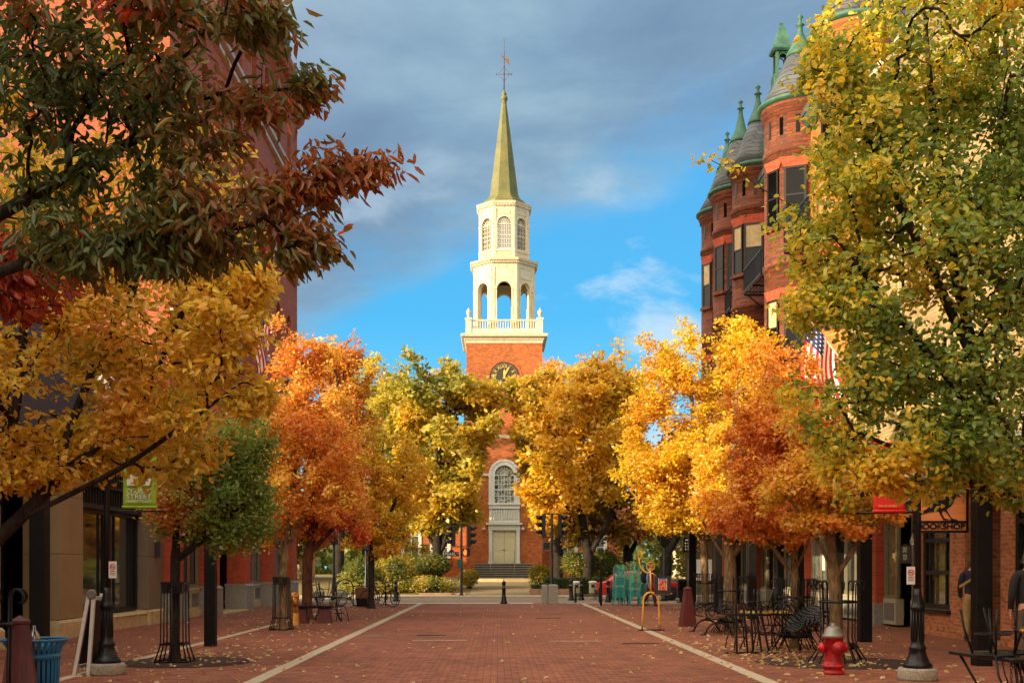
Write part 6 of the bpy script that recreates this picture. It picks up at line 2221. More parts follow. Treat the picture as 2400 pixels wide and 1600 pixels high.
cafe_table('black cafe table strewn with leaves in front of the red-orange tree', 5.1, 22.0, .1)
cafe_table('black cafe table half hidden behind the hooked guard and hydrant', 6.15, 22.9, .3)
cafe_table('black cafe table by the bronze fountain with black chairs upon it', -5.1, 34.6, .2)
cafe_table('large black cafe table with chained upside-down chairs at the lower right edge', 5.32, 11.5, .15, .56)
rg = np.random.default_rng(77)
n = 150
P = np.stack([5.1 + rg.uniform(-.4, .4, n), 22.0 + rg.uniform(-.4, .4, n), np.full(n, .74)], 1)
a = rg.random(n) * 6.28
o = leaves_mesh('table_leaves', P, np.stack([np.cos(a), np.sin(a), rg.normal(size=n) * .25], 1), norm(rg.normal(size=(n, 3)) * .35 + np.array([0, 0, 1])), np.full(n, .085), np.full(n, .06), ramp_cols(rg.random(n), [(.5, .2, .03), (.62, .36, .08), (.66, .5, .26)]), M_LEAF, None, True, .3)
tag(o, 'fallen leaves lying on the black cafe table top', 'fallen leaves', kind='stuff')
G1 = 'black iron cafe chairs'
ch0 = cafe_chair('cafe_chair', 'black iron chair upside down on the leaf strewn table, nearest the street', M_BLACK, G1)


def flip(o, z, rz):
    o.rotation_euler = (PI, 0, rz)
    o.location.z = z
    return o


ch0.location = (4.95, 22.0, 0)
flip(ch0, 1.19, .4)
flip(clone(ch0, 'black iron chair upside down on the leaf strewn table, beside the tree trunk', (5.3, 22.15, 0)), 1.19, 2.1)
flip(clone(ch0, 'black iron chair upside down on the half hidden table behind the hydrant', (6.1, 22.9, 0)), 1.19, 1.2)
for k in range(5):
    c = clone(ch0, 'black iron chair in the leaning heap right of the leaf strewn table', (5.75 + .075 * k, 21.6 + .03 * k, .30 + .06 * k), 0)
    c.rotation_euler = (R(25), R(-48 - 4 * k), R(15 + 5 * k))
for (x, y, rz, lab) in ((4.75, 22.6, 1.8, 'black iron chair standing upright behind the leaf strewn table'), (5.55, 23.3, .6, 'black iron chair standing upright in front of the shop panels')):
    clone(ch0, lab, (x, y, 0), rz)
flip(clone(ch0, 'black iron chair upside down on the table by the bronze fountain', (-5.2, 34.6, 0)), 1.19, .4)
clone(ch0, 'black iron chair standing beside the table by the bronze fountain', (-4.7, 34.2, 0), 1.2)
for i, (x, y, rz, lab) in enumerate(((4.84, 11.25, .5, 'black iron chair upside down at the left corner of the chained table'), (5.22, 11.6, 1.9, 'black iron chair upside down in the middle of the chained table'), (5.45, 11.2, 3.4, 'black iron chair upside down at the right of the chained table'))):
    c = flip(clone(ch0, lab, (x, y, 0)), 1.19, rz)
# folding iron barrier
t_ = thing('iron_barrier', 'folded black iron barrier with upright bars at the left of the leaf strewn table', 'barrier', (4.55, 21.4, 0))
for k, (dx, ln) in enumerate(((-.12, .02), (.03, .08), (.17, .05), (.27, .12), (.36, .18))):
    MB().bar((dx, k * .04, .86), (dx + ln, k * .04 + .02, 0.0), .035, .035).build('upright', M_BLACK, t_)
MB().box(-.3, .5, -.02, .12, .70, .74).build('rail', M_BLACK, t_)
MB().box(-.3, .7, -.03, .14, .0, .03).build('foot', M_BLACK, t_)


# chains and padlocks on the right hand table
def chain(label, pts, r=.006):
    t_ = MB()
    pts = [Vector(p) for p in pts]
    k = 0
    for a, b in zip(pts[:-1], pts[1:]):
        d = b - a
        m_ = max(1, int(d.length / .034))
        u, v = frame_of(d)
        dd = d.normalized()
        for i in range(m_):
            c = a + d * ((i + .5) / m_)
            w1 = u if k % 2 else v
            t_.tube([c + dd * (.024 * math.cos(2 * PI * j / 8)) + w1 * (.012 * math.sin(2 * PI * j / 8)) for j in range(8)], r * .75, 4, closed=True)
            k += 1
    return tag(t_.build('chain', mat('chain_steel', (.09, .085, .08), .4, .8) if 'chain_steel' not in MATS else MATS['chain_steel']), label, 'chain', 'chains on the table')


def sag(a, b, s, n=8):
    a, b = Vector(a), Vector(b)
    return [a.lerp(b, i / n) - Z_ * (s * math.sin(PI * i / n)) for i in range(n + 1)]


chain('steel chain looped under the left corner of the lower right table', sag((4.86, 10.98, .74), (5.55, 10.95, .72), .30))
chain('steel chain hanging down the left leg of the lower right table', [(4.9, 10.99, .7), (4.91, 11.0, .4), (4.9, 11.0, .05)])
chain('steel chain draped between the chairs on the lower right table', sag((5.0, 11.2, 1.05), (5.5, 11.2, 1.1), .22) + sag((5.5, 11.2, 1.1), (5.6, 11.1, .74), .05)[1:])
chain('steel chain falling over the front edge of the lower right table', [(5.35, 11.1, 1.1), (5.32, 11.0, .8), (5.31, 10.92, .7), (5.36, 10.93, .42)])
for x, y, z, lab in ((5.06, 11.1, .99, 'round brass padlock on the left chair of the chained table'), (5.34, 11.1, .95, 'round brass padlock in the middle of the chained table'), (5.46, 11.08, .95, 'round brass padlock on the right chair of the chained table')):
    t_ = thing('padlock', lab, 'padlock', (x, y, z), 0, 'brass padlocks')
    MB().ball((0, 0, 0), .03, .024, .027).build('lock_body', M_BRONZE, t_)
    MB().tube(arc((0, 0, .02), X_, Z_, .018, 0, 180, 8), .005, 5).build('shackle', M_SILVER, t_)

# cast iron bench seen end on
t_ = thing('iron_bench', 'black cast iron bench with curled arms and timber slats, in front of the obelisk', 'bench', (5.22, 28.0, 0))
mb = MB()
for k in range(5):
    mb.box(-.26 + .105 * k, -.26 + .105 * k + .075, -.8, .8, .42, .45)
mb.build('seat', wood_mat('bench_slats', srgb(70, 42, 26), srgb(120, 78, 48), 1, 18, .6), t_)
mb = MB()
for k in range(4):
    mb.bar((.27 + .025 * k, -.8, .50 + .09 * k), (.27 + .025 * k, .8, .50 + .09 * k), .02, .06)
mb.build('backrest', M_BLACK, t_)
for y in (-.78, .78):
    mb = MB()
    mb.tube(arc((0, y, .0), X_, Z_, .3, 12, 168, 12), .024, 8)
    mb.tube([(-.3, y, .06), (-.34, y, 0.015)], .024, 8).tube([(.3, y, .06), (.34, y, .015)], .024, 8)
    mb.tube([(-.3, y, .42), (-.1, y, .38), (.12, y, .4), (.27, y, .45), (.36, y, .8)], .018, 7)
    mb.tube([(0, y, .3), (0, y, .4)], .03, 7)
    for sx_ in (-.36, .36):
        mb.box(sx_ - .07, sx_ + .07, y - .04, y + .04, 0, .02)
    mb.build('leg', M_BLACK, t_)
    mb = MB().tube([(-.27 + .0, y, .43)] + arc((-.16, y, .54), X_, Z_, .14, 220, -20, 14) + [(.1, y, .62), (.3, y, .62)], .018, 7)
    mb.tube(arc((-.16, y, .54), X_, Z_, .07, 0, 360, 12)[:-1], .014, 6, closed=True)
    mb.build('armrest', M_BLACK, t_)

# bollards
bo = thing('iron_bollard', 'black iron bollard with a ball top standing alone in the middle of the street end', 'bollard', (.28, 50.8, 0), 0, 'black iron bollards')
MB().lathe([(.155, 0), (.155, .06), (.13, .1), (.11, .2), (.1, .3), (.085, .34), (.08, .68), (.1, .7), (.1, .75), (.07, .78), (.065, .82), (.085, .86), (.09, .92), (.07, .98), (.03, 1.0), (.02, 1.03), (0, 1.035)], n=20).build('bollard_shaft', M_BLACK, bo)
MB().lathe([(.102, .705), (.107, .71), (.107, .74), (.102, .745)], n=20, cap=False).build('reflective_band', M_SILVER, bo)
for lab, p in (('black iron bollard beside the parked bicycles at the left end of the crossing', (-4.85, 55.0, 0)), ('black iron bollard left of the first beige bin', (3.6, 56.2, 0)), ('black iron bollard right of the first beige bin', (4.12, 56.6, 0)),
               ('black iron bollard next to the teal chair stack', (5.05, 52.6, 0))):
    clone(bo, lab, p)
t_ = tag(MB().box(-.05, .05, -.05, .05, 0, 1.83).build('slim_post', M_BLACKPOST, None, bevel=.006, loc=(4.35, 48.4, 0)), 'slim square black post left of the teal chair stacks', 'post')
t_ = tag(MB().box(-.11, .11, -.11, .11, 0, 3.3).build('square_post', M_BLACKPOST, None, bevel=.01, loc=(-5.84, 23.45, 0)), 'square dark timber post standing behind the green maple', 'post')
t_ = tag(MB().box(-.13, .13, -.13, .13, 0, 3.9).build('canopy_post', M_BLACKPOST, None, bevel=.01, loc=(-7.75, 19.5, 0)), 'square dark post of the left shop canopy behind the blue bin', 'post')
for lab, (x0, x1, y, h) in {'narrow granite block, left of the pair at the street end': (1.95, 2.22, 51.0, .84), 'broad granite block, right of the pair at the street end': (2.23, 2.66, 50.8, .86),
                            'low pale granite block left of the far street pole': (-9.0, -8.5, 56.5, .45), 'low pale granite block right of the far street pole': (-8.0, -7.4, 56.8, .42)}.items():
    mb = MB()
    mb.frustum((x0 + x1) / 2, y, 0, h - .05, (x1 - x0) / 2, .21, (x1 - x0) / 2 - .006, .2)
    mb.frustum((x0 + x1) / 2, y, h - .05, h, (x1 - x0) / 2 - .006, .2, (x1 - x0) / 2 - .05, .14)
    tag(mb.build('granite_block', M_GRANITE, None, bevel=.012), lab, 'stone block')
for lab, x, y in (('beige round litter bin between two black bollards', 3.92, 57.2), ('beige round litter bin beside the red car', 4.78, 57.8)):
    t_ = thing('street_bin', lab, 'bin', (x, y, 0), 0, 'beige street bins')
    mb = MB().lathe([(.17, 0), (.18, .02), (.18, .78), (.17, .8)], n=20)
    for k in range(20):
        a = 2 * PI * k / 20
        mb.box(.182 * math.cos(a) - .012, .182 * math.cos(a) + .012, .182 * math.sin(a) - .012, .182 * math.sin(a) + .012, .04, .76)
    mb.build('bin_body', M_PALEPANEL, t_)
    MB().lathe([(.2, .8), (.21, .83), (.2, .9), (.1, .93), (0, .93)], n=20).build('lid', M_GREYWHITE, t_)
    MB().box(-.09, .09, -.205, -.19, .6, .75).build('opening', M_BLACK, t_)
t_ = thing('low_bench', 'low black bench in front of the beige bins', 'bench', (4.1, 52.4, 0))
MB().box(-.6, .6, -.2, .2, .38, .43).build('seat', M_BLACKPOST, t_)
for x in (-.55, .55):
    MB().box(x - .04, x + .04, -.2, .2, 0, .38).box(x - .03, x + .03, .16, .2, .43, .7).build('leg', M_BLACKPOST, t_)
MB().box(-.6, .6, .17, .19, .28, .34).build('rail', M_BLACKPOST, t_)
for lab, x0, x1 in (('low pinkish stone wall by the path, right of the church walk', 1.75, 3.95), ('low pale stone wall at the foot of the ivy bank, left of the walk', -4.3, -1.75)):
    mb = MB()
    n = 4
    for k in range(n):
        a, b = x0 + (x1 - x0) * k / n, x0 + (x1 - x0) * (k + 1) / n
        mb.box(a, b - .012, 63.3, 63.7, .0, .42 if x0 > 0 else .2)
    tag(mb.build('low_wall', mat('pink_stone', srgb(160, 124, 100), .85, var=.2) if 'pink_stone' not in MATS else MATS['pink_stone'], None, bevel=.01), lab, 'wall')


# stacked teal chairs
def metal_chair(m, label, group):
    t_ = thing('metal_chair', label, 'chair', (0, 0, 0), 0, group)
    mb = MB().prism([(-.19, -.19), (.19, -.19), (.17, .17), (-.17, .17)], (0, 0, .43), X_, Y_, Z_, .012)
    mb.box(-.19, .19, -.2, -.188, .39, .43)
    mb.build('seat', m, t_)
    mb = MB().tube([(-.18, .17, .44), (-.19, .2, .62)] + arc((0, .235, .70), (-1, 0, 0), Z_, .17, -10, 190, 10) + [(.19, .2, .62), (.18, .17, .44)], .012, 6)
    mb.prism([(-.055, 0), (.055, 0), (.05, .41), (-.05, .41)], (0, .19, .44), X_, (Z_ + Y_ * .13).normalized(), Y_, .008)
    mb.build('backrest', m, t_)
    for i, j in ((-1, -1), (1, -1), (-1, 1), (1, 1)):
        mb = MB()
        mb.add([(i * .17, j * .17, .43), (i * .19, j * .12, .43), (i * .235, j * .22, 0), (i * .215, j * .24, 0), (i * .12, j * .19, .43)], [(0, 1, 2, 3), (4, 0, 3)])
        o = mb.build('leg', m, t_)
        o.modifiers.new('thickness', 'SOLIDIFY').thickness = .02
    mb = MB()
    for s in (-1, 1):
        mb.prism([(-.17, .43), (-.215, .14), (-.185, .14)] + [(.165 * math.cos(PI - PI * k / 8), .26 + .115 * math.sin(PI * k / 8)) for k in range(9)] + [(.185, .14), (.215, .14), (.17, .43)], (0, s * .195, 0), X_, Z_, Y_, .008) if s < 0 else None
    mb.build('apron', m, t_)
    return t_


STK = [(5.08, 48.3, 9, 'TTTTMTTTM', 'front left stack of teal chairs', .12), (5.74, 48.2, 10, 'TTTMTTMMMM', 'front right stack of teal chairs', .0), (5.42, 49.4, 9, 'TTTMTTTMM', 'stack of teal chairs standing behind the front two', .1), (6.25, 49.5, 9, 'TTTTTMTMM', 'rear stack of teal chairs behind the yellow figure', -.1)]
first = {}
for sx_, sy_, cnt, seq, lab, rz in STK:
    for k in range(cnt):
        c = seq[k]
        label = ('mint green' if c == 'M' else 'teal') + ' metal chair in the ' + lab
        if c not in first:
            o = metal_chair(M_MINT if c == 'M' else M_TEAL, label, 'stacked teal and mint chairs')
            first[c] = o
            o.rotation_euler = (0, 0, rz)
        else:
            o = clone(first[c], label, (0, 0, 0), rz)
        o.location = (sx_ + .004 * k, sy_ + .02 * k, .105 * k)

# yellow figure sculpture
YF = 29.35
q = lambda px, py: Vector(((px - 1526) / F_PX * YF, 0, EYE + (HZY - py) / F_PX * YF))
t_ = thing('figure_sculpture', 'yellow tubular waving figure standing on the right granite strip', 'sculpture', (at(1526, 1329, YF).x, YF, 0))
MB().box(-.32, .32, -.16, .16, 0, .025).build('base_plate', M_BLACK, t_)
a, b = q(1505, 1476), q(1547, 1476)
a.z = b.z = .02
MB().tube([a, a.lerp(q(1508, 1410), .6)] + [q(1508, 1405), q(1511, 1395), q(1517, 1389), q(1525, 1387), q(1533, 1389), q(1539, 1395), q(1543, 1405)] + [b.lerp(q(1543, 1410), .5), b], .023, 10).build('leg', M_YELLOW, t_)
MB().tube([q(1525, 1388), q(1525, 1360), q(1524, 1337)], .023, 10).build('torso', M_YELLOW, t_)
MB().tube([q(1524, 1342), q(1515, 1341), q(1506, 1335), q(1500, 1326), q(1498, 1314), q(1498, 1308)], [.021] * 5 + [.019], 9).build('arm', M_YELLOW, t_)
MB().tube([q(1524, 1342), q(1530, 1343), q(1537, 1349)], .018, 9).build('arm', M_YELLOW, t_)
mb = MB().tube([q(1499, 1303) + Vector((.04 * math.cos(2 * PI * k / 14), 0, .045 * math.sin(2 * PI * k / 14))) for k in range(14)], .012, 6, closed=True)
for k, (dx, L) in enumerate(((-.045, .06), (-.02, .085), (.01, .09), (.036, .075), (.055, .045))):
    p0 = q(1499, 1303) + Vector((dx * .8, 0, .035 if k < 4 else .0))
    mb.tube([p0, p0 + Vector((dx * .5, 0, L * .6)), p0 + Vector((dx * .6, -.015, L))], [.012, .011, .008], 6)
mb.build('hand', M_YELLOW, t_)
hc = q(1525, 1326)
mb = MB().tube([hc + Vector((.105 * math.cos(2 * PI * k / 24), 0, .105 * math.sin(2 * PI * k / 24))) for k in range(24)], .011, 8, closed=True)
for dx in (-.04, .04):
    mb.tube([hc + Vector((dx + .022 * math.cos(2 * PI * k / 12), 0, .03 + .022 * math.sin(2 * PI * k / 12))) for k in range(12)], .008, 5, closed=True)
mb.tube(arc(hc, X_, Z_, .06, 210, 330, 8), .009, 5)
mb.tube([hc + Vector((0, 0, .02)), hc + Vector((.012, 0, -.02))], .008, 5)
mb.build('head', M_YELLOW, t_)
MB().bar(q(1533, 1392), q(1572, 1392), .05, .02).bar(q(1525, 1388), q(1535, 1392), .03, .02).build('shelf', M_YELLOW, t_)
bx = at(1553, 1371, YF - .06)
t_ = thing('notice_board', 'dark notice board with an orange poster held by the yellow figure', 'board', bx)
MB().box(-.205, .205, -.012, .012, -.222, .235).build('panel', M_DARKPANEL, t_)
m, t, p, out = new_mat('poster_print')
co = t.n('ShaderNodeTexCoord').outputs['Object']
x_, y_, z_ = t.sep(co)
c = t.ramp(t.noise(co, 16, 3, .6), [(.38, srgb(56, 40, 46)), (.47, srgb(214, 90, 40)), (.56, srgb(240, 130, 60)), (.66, srgb(120, 110, 150))])
top = t.math('GREATER_THAN', z_, .13)
c = t.mix(top, c, srgb(120, 110, 180))
c = t.mix(t.math('GREATER_THAN', t.math('ABSOLUTE', x_), .098), c, srgb(230, 220, 210))
t.put(p.inputs['Base Color'], c)
p.inputs['Roughness'].default_value = .5
MB().box(-.108, .108, -.018, -.0125, -.12, .175).build('poster', m, t_)

# newspaper box, signs beyond
t_ = thing('newspaper_box', 'black newspaper box behind the dark red obelisk', 'newspaper box', (8.32, 52.0, 0))
MB().box(-.2, .2, -.2, .2, .22, 1.05).box(-.22, .22, -.22, .22, 0, .06).box(-.1, .1, -.1, .1, .06, .22).build('case', M_BLACK, t_, bevel=.02)
MB().box(-.14, .14, -.215, -.2, .6, .95).build('window', M_GLASSDK, t_)
MB().box(-.2, .2, -.2, .2, 1.05, 1.09).build('lid', M_PANELGREY, t_)
t_ = thing('information_sign', 'black information panel with a grid of white marks on a thin black pole', 'sign', (9.0, 54, 0))
MB().tube([(.28, 0, 0), (.28, 0, 3.1)], .045, 8).build('pole', M_BLACK, t_)
MB().box(-.3, .34, -.03, .03, 2.3, 3.0).build('panel', M_BLACK, t_)
mb = MB()
for i in range(4):
    for j in range(3):
        mb.box(-.22 + .12 * i, -.16 + .12 * i, -.04, -.031, 2.42 + .14 * j, 2.49 + .14 * j)
mb.box(-.2, .1, -.04, -.031, 2.86, 2.92)
mb.build('marks', M_SIGNWHITE, t_)
t_ = thing('church_sign', 'white lettered notice in a brown timber frame behind the hooked guards', 'sign', (11.5, 65.5, park_z(65.5)))
for x in (-.75, .75):
    MB().box(x - .07, x + .07, -.07, .07, 0, 3.1).build('sign_post', M_BROWNCLOTH, t_)
MB().box(-.68, .68, -.05, .05, .7, 1.9).build('panel', M_SIGNWHITE, t_)
MB().box(-.68, .68, -.05, .05, 2.0, 2.9).build('crest_board', mat('olive_board', srgb(96, 78, 40), .6), t_)
MB().tube([(.2 * math.cos(2 * PI * k / 16), -.06, 2.55 + .2 * math.sin(2 * PI * k / 16)) for k in range(16)], .03, 5, closed=True).build('crest', M_GOLD, t_)
text_part('lettering', 'ALL WELCOME', .15, M_BLACK, t_, (0, -.056, 1.05), width=1.0)
tag(MB().box(-.05, .05, -.04, .04, 0, 2.0).build('marker_post', M_STONE, None, loc=(11.6, 61, .09)), 'thin pale marker post seen between the hooked guards', 'post')
for lab, x, y, h in (('dark street pole left of the bicycles, vanishing into the leaves', -8.1, 57.0, 6.5), ('dark street pole rising behind the bicycles', -6.9, 60.5, 6.0), ('black street pole between the yellow figure and the obelisk', 8.0, 55.2, 6.2)):
    t_ = thing('street_pole', lab, 'pole', (x, y, 0), 0, 'street poles at the crossing')
    MB().lathe([(.17, 0), (.17, .1), (.12, .2), (.1, 1.0), (.07, 1.1), (.06, h), (0, h)], n=12).build('shaft', M_BLACK, t_)
    MB().box(-.2, .2, -.12, .12, h * .42, h * .42 + .5).build('control_box', M_BLACK, t_)
    MB().lathe([(.08, h), (.2, h + .1), (.22, h + .4), (.1, h + .55), (0, h + .6)], n=12).build('lantern', MATS['lamp_globe'], t_)


# traffic signals
def signal_head(parent, x, z, face, h):
    n_ = Vector((face, 0, 0))
    mb = MB().box(x - .1, x + .1, -.16, .16, z - h / 2, z + h / 2)
    hd = mb.build('signal_head', M_BLACK, parent, bevel=.015)
    for k in range(3):
        zc = z + (1 - k) * h / 3
        o = Vector((x + face * .1, 0, zc))
        mb = MB()
        pts_o = arc(o, Y_, Z_, .145, -25, 205, 12)
        vs = [p_ for p_ in pts_o] + [p_ + n_ * (.3 if i in range(2, 11) else .2) for i, p_ in enumerate(pts_o)]
        kk = len(pts_o)
        mb.add(vs, [(i, i + 1, kk + i + 1, kk + i) for i in range(kk - 1)], True)
        v = mb.build('visor', M_BLACK, hd, recalc=False)
        v.modifiers.new('thickness', 'SOLIDIFY').thickness = .01
        MB().lathe([(.13, 0), (.13, .015), (.07, .03), (0, .034)], axis=(o, n_), n=16).build('lens', M_GLASSDK, hd)


def signal(label, x, y, z0, z1, ph):
    t_ = thing('traffic_signal', label, 'traffic light', (x, y, 0), 0, 'traffic signals at the crossing')
    MB().lathe([(.16, 0), (.16, .08), (.1, .15), (.07, .3), (.06, z1 + .05), (0, z1 + .05)], n=12).build('pole', M_BLACK, t_)
    zc, h = (z0 + z1) / 2, z1 - z0 - .08
    for z in (z0, z1):
        MB().bar((-.5, 0, z), (.5, 0, z), .04, .05).build('arm', M_BLACK, t_)
    signal_head(t_, -.42, zc, -1, h)
    signal_head(t_, .42, zc, 1, h)
    bx_, bz = ph[0], ph[1]
    bo_ = MB().box(bx_ - .2, bx_ + .2, -.2, .0, bz - .22, bz + .22).build('walk_signal', M_BLACK, t_, bevel=.015)
    mb = MB()
    for s in (-1, 1):
        mb.box(bx_ + s * .19 - .012, bx_ + s * .19 + .012, -.26, -.201, bz - .2, bz + .2)
        mb.box(bx_ - .178, bx_ + .178, -.26, -.201, bz + s * .2 - .012, bz + s * .2 + .012)
    mb.build('signal_hood', M_SILVER if ph[2] == 0 else M_BLACK, bo_)
    if ph[2]:
        # an upraised palm: the lit hand of the walk signal
        mb = MB().prism([(-.07, -.16), (.04, -.16), (.075, -.06), (.07, .02), (-.075, .02), (-.1, -.06)], (bx_ - .06, -.21, bz), X_, Z_, Y_, .008)
        for k, (a_, L) in enumerate(((-.055, .11), (-.018, .14), (.02, .13), (.055, .1))):
            mb.box(bx_ - .06 + a_ - .014, bx_ - .06 + a_ + .014, -.21, -.202, bz + .02, bz + .02 + L)
        mb.prism([(-.1, -.06), (-.075, -.02), (-.12, .06), (-.14, .04)], (bx_ - .06, -.21, bz), X_, Z_, Y_, .008)
        mb.build('lit_hand', M_HANDSIG, bo_)
    return t_


signal('traffic signal left of the church door with the lit orange hand', -1.95, 62.2, 2.72, 3.88, (.28, 2.42, 1))
signal('taller traffic signal right of the church door with an unlit walk box', 2.8, 59.4, 3.15, 4.35, (-.28, 2.70, 0))
t_ = thing('street_sign', 'black street name sign reading PEARL on the left traffic signal', 'sign', (-2.5, 62.1, 2.32))
MB().box(-.36, .42, -.02, .02, -.12, .12).build('plate', M_BLACK, t_)
mb = MB().prism([(-.16, .12), (.16, .12), (.08, .22), (0, .26), (-.08, .22)], (.02, -.02, 0), X_, Z_, Y_, .04)
mb.build('crest', M_BLACK, t_)
text_part('lettering', 'PEARL', .22, M_SIGNWHITE, t_, (-.03, -.026, 0), width=.56)
text_part('lettering', 'ST', .09, M_SIGNWHITE, t_, (.35, -.026, .04))
tag(MB().box(-.13, .13, -.02, .02, 0, .5).build('green_sign', mat('dark_green_sign', srgb(16, 84, 62), .5), None, loc=(-2.05, 62.0, 1.55)), 'small dark green sign below the lit orange hand', 'sign')

# red car in the cross street
t_ = thing('parked_car', 'red car with silver wheels behind the teal chair stacks', 'car', (7.1, 57.2, 0))
L = 2.2
pr = [(-L, .32), (-L - .02, .62), (-L + .08, .86), (-1.75, .95), (-1.2, 1.36), (-.4, 1.45), (.35, 1.38), (1.05, .98), (1.9, .84), (L, .66), (L + .02, .36), (L - .1, .24), (-L + .1, .24)]
mb = MB()
rows = []
for f, ins in ((-1, .12), (-.92, .0), (.92, .0), (1, .12)):
    rows.append([Vector((a * (1 - ins * .12), f * .88 * (1 - max(0, b - .92) * .34), b - (ins * .25 if b > .8 else 0))) for a, b in pr])
vs = [v for r_ in rows for v in r_]
k = len(pr)
fs = []
for i in range(3):
    for j in range(k):
        fs.append((i * k + j, i * k + (j + 1) % k, (i + 1) * k + (j + 1) % k, (i + 1) * k + j))
fs += [tuple(range(k)), tuple(range(3 * k, 4 * k))[::-1]]
o = MB().add(vs, fs, False).build('body', M_CARRED, t_, bevel=.03)
for s in (-1, 1):
    for poly in ([(-1.5, .98), (-1.12, 1.28), (-.35, 1.36), (-.35, .98)], [(-.28, .98), (-.28, 1.36), (.3, 1.3), (.85, .98)]):
        mb = MB().prism([(a, b - .02) for a, b in poly], (0, s * .80 if s < 0 else .8, 0), X_, (Z_ - Y_ * s * .12).normalized(), Y_ * s, .06)
        mb.build('side_window', M_GLASSDK, t_)
    MB().prism([(-1.56, .94), (-1.13, 1.3), (-.33, 1.4), (.33, 1.34), (.95, .95), (.9, .95), (.3, 1.31), (-.33, 1.36), (-1.1, 1.27), (-1.5, .95)], (0, s * .8, 0), X_, (Z_ - Y_ * s * .12).normalized(), Y_ * s, .075).build('window_trim', M_SILVER, t_)
    MB().box(-L + .0, -L + .34, min(s * .62, s * .89), max(s * .62, s * .89), .66, .84).build('tail_light', M_SIGNRED, t_)
    for x in (-1.35, 1.4):
        wheel = MB().lathe([(.2, -.1), (.3, -.1), (.325, -.06), (.325, .06), (.3, .1), (.2, .1)], axis=((x, s * .82, .325), (0, s, 0)), n=24).build('tyre', M_TYRE, t_)
        mb = MB().lathe([(.205, .05), (.215, .09), (.19, .1), (.19, .05)], axis=((x, s * .82, .325), (0, s, 0)), n=24, cap=False)
        for j in range(9):
            a = 2 * PI * j / 9
            c0 = Vector((x, s * .9, .325))
            d = Vector((math.cos(a), 0, math.sin(a)))
            mb.bar(c0 + d * .03, c0 + d * .2, .035, .02)
        mb.lathe([(.05, .07), (.05, .11), (0, .115)], axis=((x, s * .82, .325), (0, s, 0)), n=12)
        mb.build('rim', M_ALLOY, wheel)
MB().box(-L - .06, -L + .02, -.78, .78, .3, .5).build('bumper', M_TYRE, t_)


# bicycles
def bicycle(label, x, y, rz):
    t_ = thing('bicycle', label, 'bicycle', (x, y, 0), rz, 'parked bicycles')
    for wx in (-.52, .52):
        w_ = MB().tube([(wx + .33 * math.cos(2 * PI * k / 24), 0, .34 + .33 * math.sin(2 * PI * k / 24)) for k in range(24)], .018, 6, closed=True).build('wheel', M_TYRE, t_)
        mb = MB()
        for k in range(12):
            a = PI * 2 * k / 12
            mb.tube([(wx, 0, .34), (wx + .31 * math.cos(a), 0, .34 + .31 * math.sin(a))], .003, 3)
        mb.build('spokes', M_SILVER, w_)
    bb = (-.08, 0, .3)
    mb = MB()
    for p_, q_ in (((.36, 0, .78), bb), ((.36, 0, .84), (-.2, 0, .8)), (bb, (-.24, 0, .9)), (bb, (-.52, 0, .34)), ((-.2, 0, .8), (-.52, 0, .34)), ((.34, 0, .92), (.52, 0, .34))):
        mb.tube([p_, q_], .017, 6)
    mb.build('frame', M_BLACK, t_)
    MB().tube([(.28, -.27, .98), (.36, -.2, 1.0), (.36, 0, .98), (.36, .2, 1.0), (.28, .27, .98)], .014, 6).build('handlebar', M_SILVER, t_)
    MB().prism([(-.14, -.07), (.0, -.05), (.14, 0), (0, .05), (-.14, .07)], (-.24, 0, .92), X_, Y_, Z_, .05).build('saddle', M_BLACK, t_)
    MB().lathe([(.09, -.01), (.09, .01)], axis=(bb, (0, 1, 0)), n=14).bar((-.08, .06, .3), (.08, .08, .26), .02).bar((-.08, -.06, .3), (-.22, -.08, .34), .02).build('crank', M_SILVER, t_)
    return t_


bicycle('bicycle parked at the left end of the bike row under the amber tree', -6.1, 48.2, .5)
bicycle('bicycle parked behind the brown wooden crate', -5.6, 48.8, .9)
bicycle('bicycle parked just left of the far black bollard', -4.7, 49.4, 1.1)
bicycle('bicycle leaning beside the amber tree trunk', -4.75, 46.6, .4)
bicycle('bicycle parked beyond the timber bench near the brick wall', -8.2, 51.6, 1.2)
mb = MB().box(-.26, .26, -.2, .2, .35, .78)
t_ = thing('wooden_crate', 'brown wooden crate carried among the parked bicycles', 'crate', (-5.55, 47.3, 0))
mb.build('crate_side', wood_mat('crate_wood', srgb(104, 62, 34), srgb(140, 90, 52), 0, 12), t_)
MB().box(-.22, .22, -.16, .16, 0, .35).build('crate_stand', M_BLACKPOST, t_)
for x in (-6.35, -5.0):
    t_ = tag(MB().tube([(-.35, 0, 0), (-.35, 0, .75)] + arc((0, 0, .75), (-1, 0, 0), Z_, .35, 0, 180, 10)[1:] + [(.35, 0, 0)], .025, 8).build('bike_rack', M_BLACK, None, loc=(x, 47.9, 0)), 'black hoop bike rack ' + ('left of the wooden crate' if x < -6 else 'right of the wooden crate'), 'bike rack')

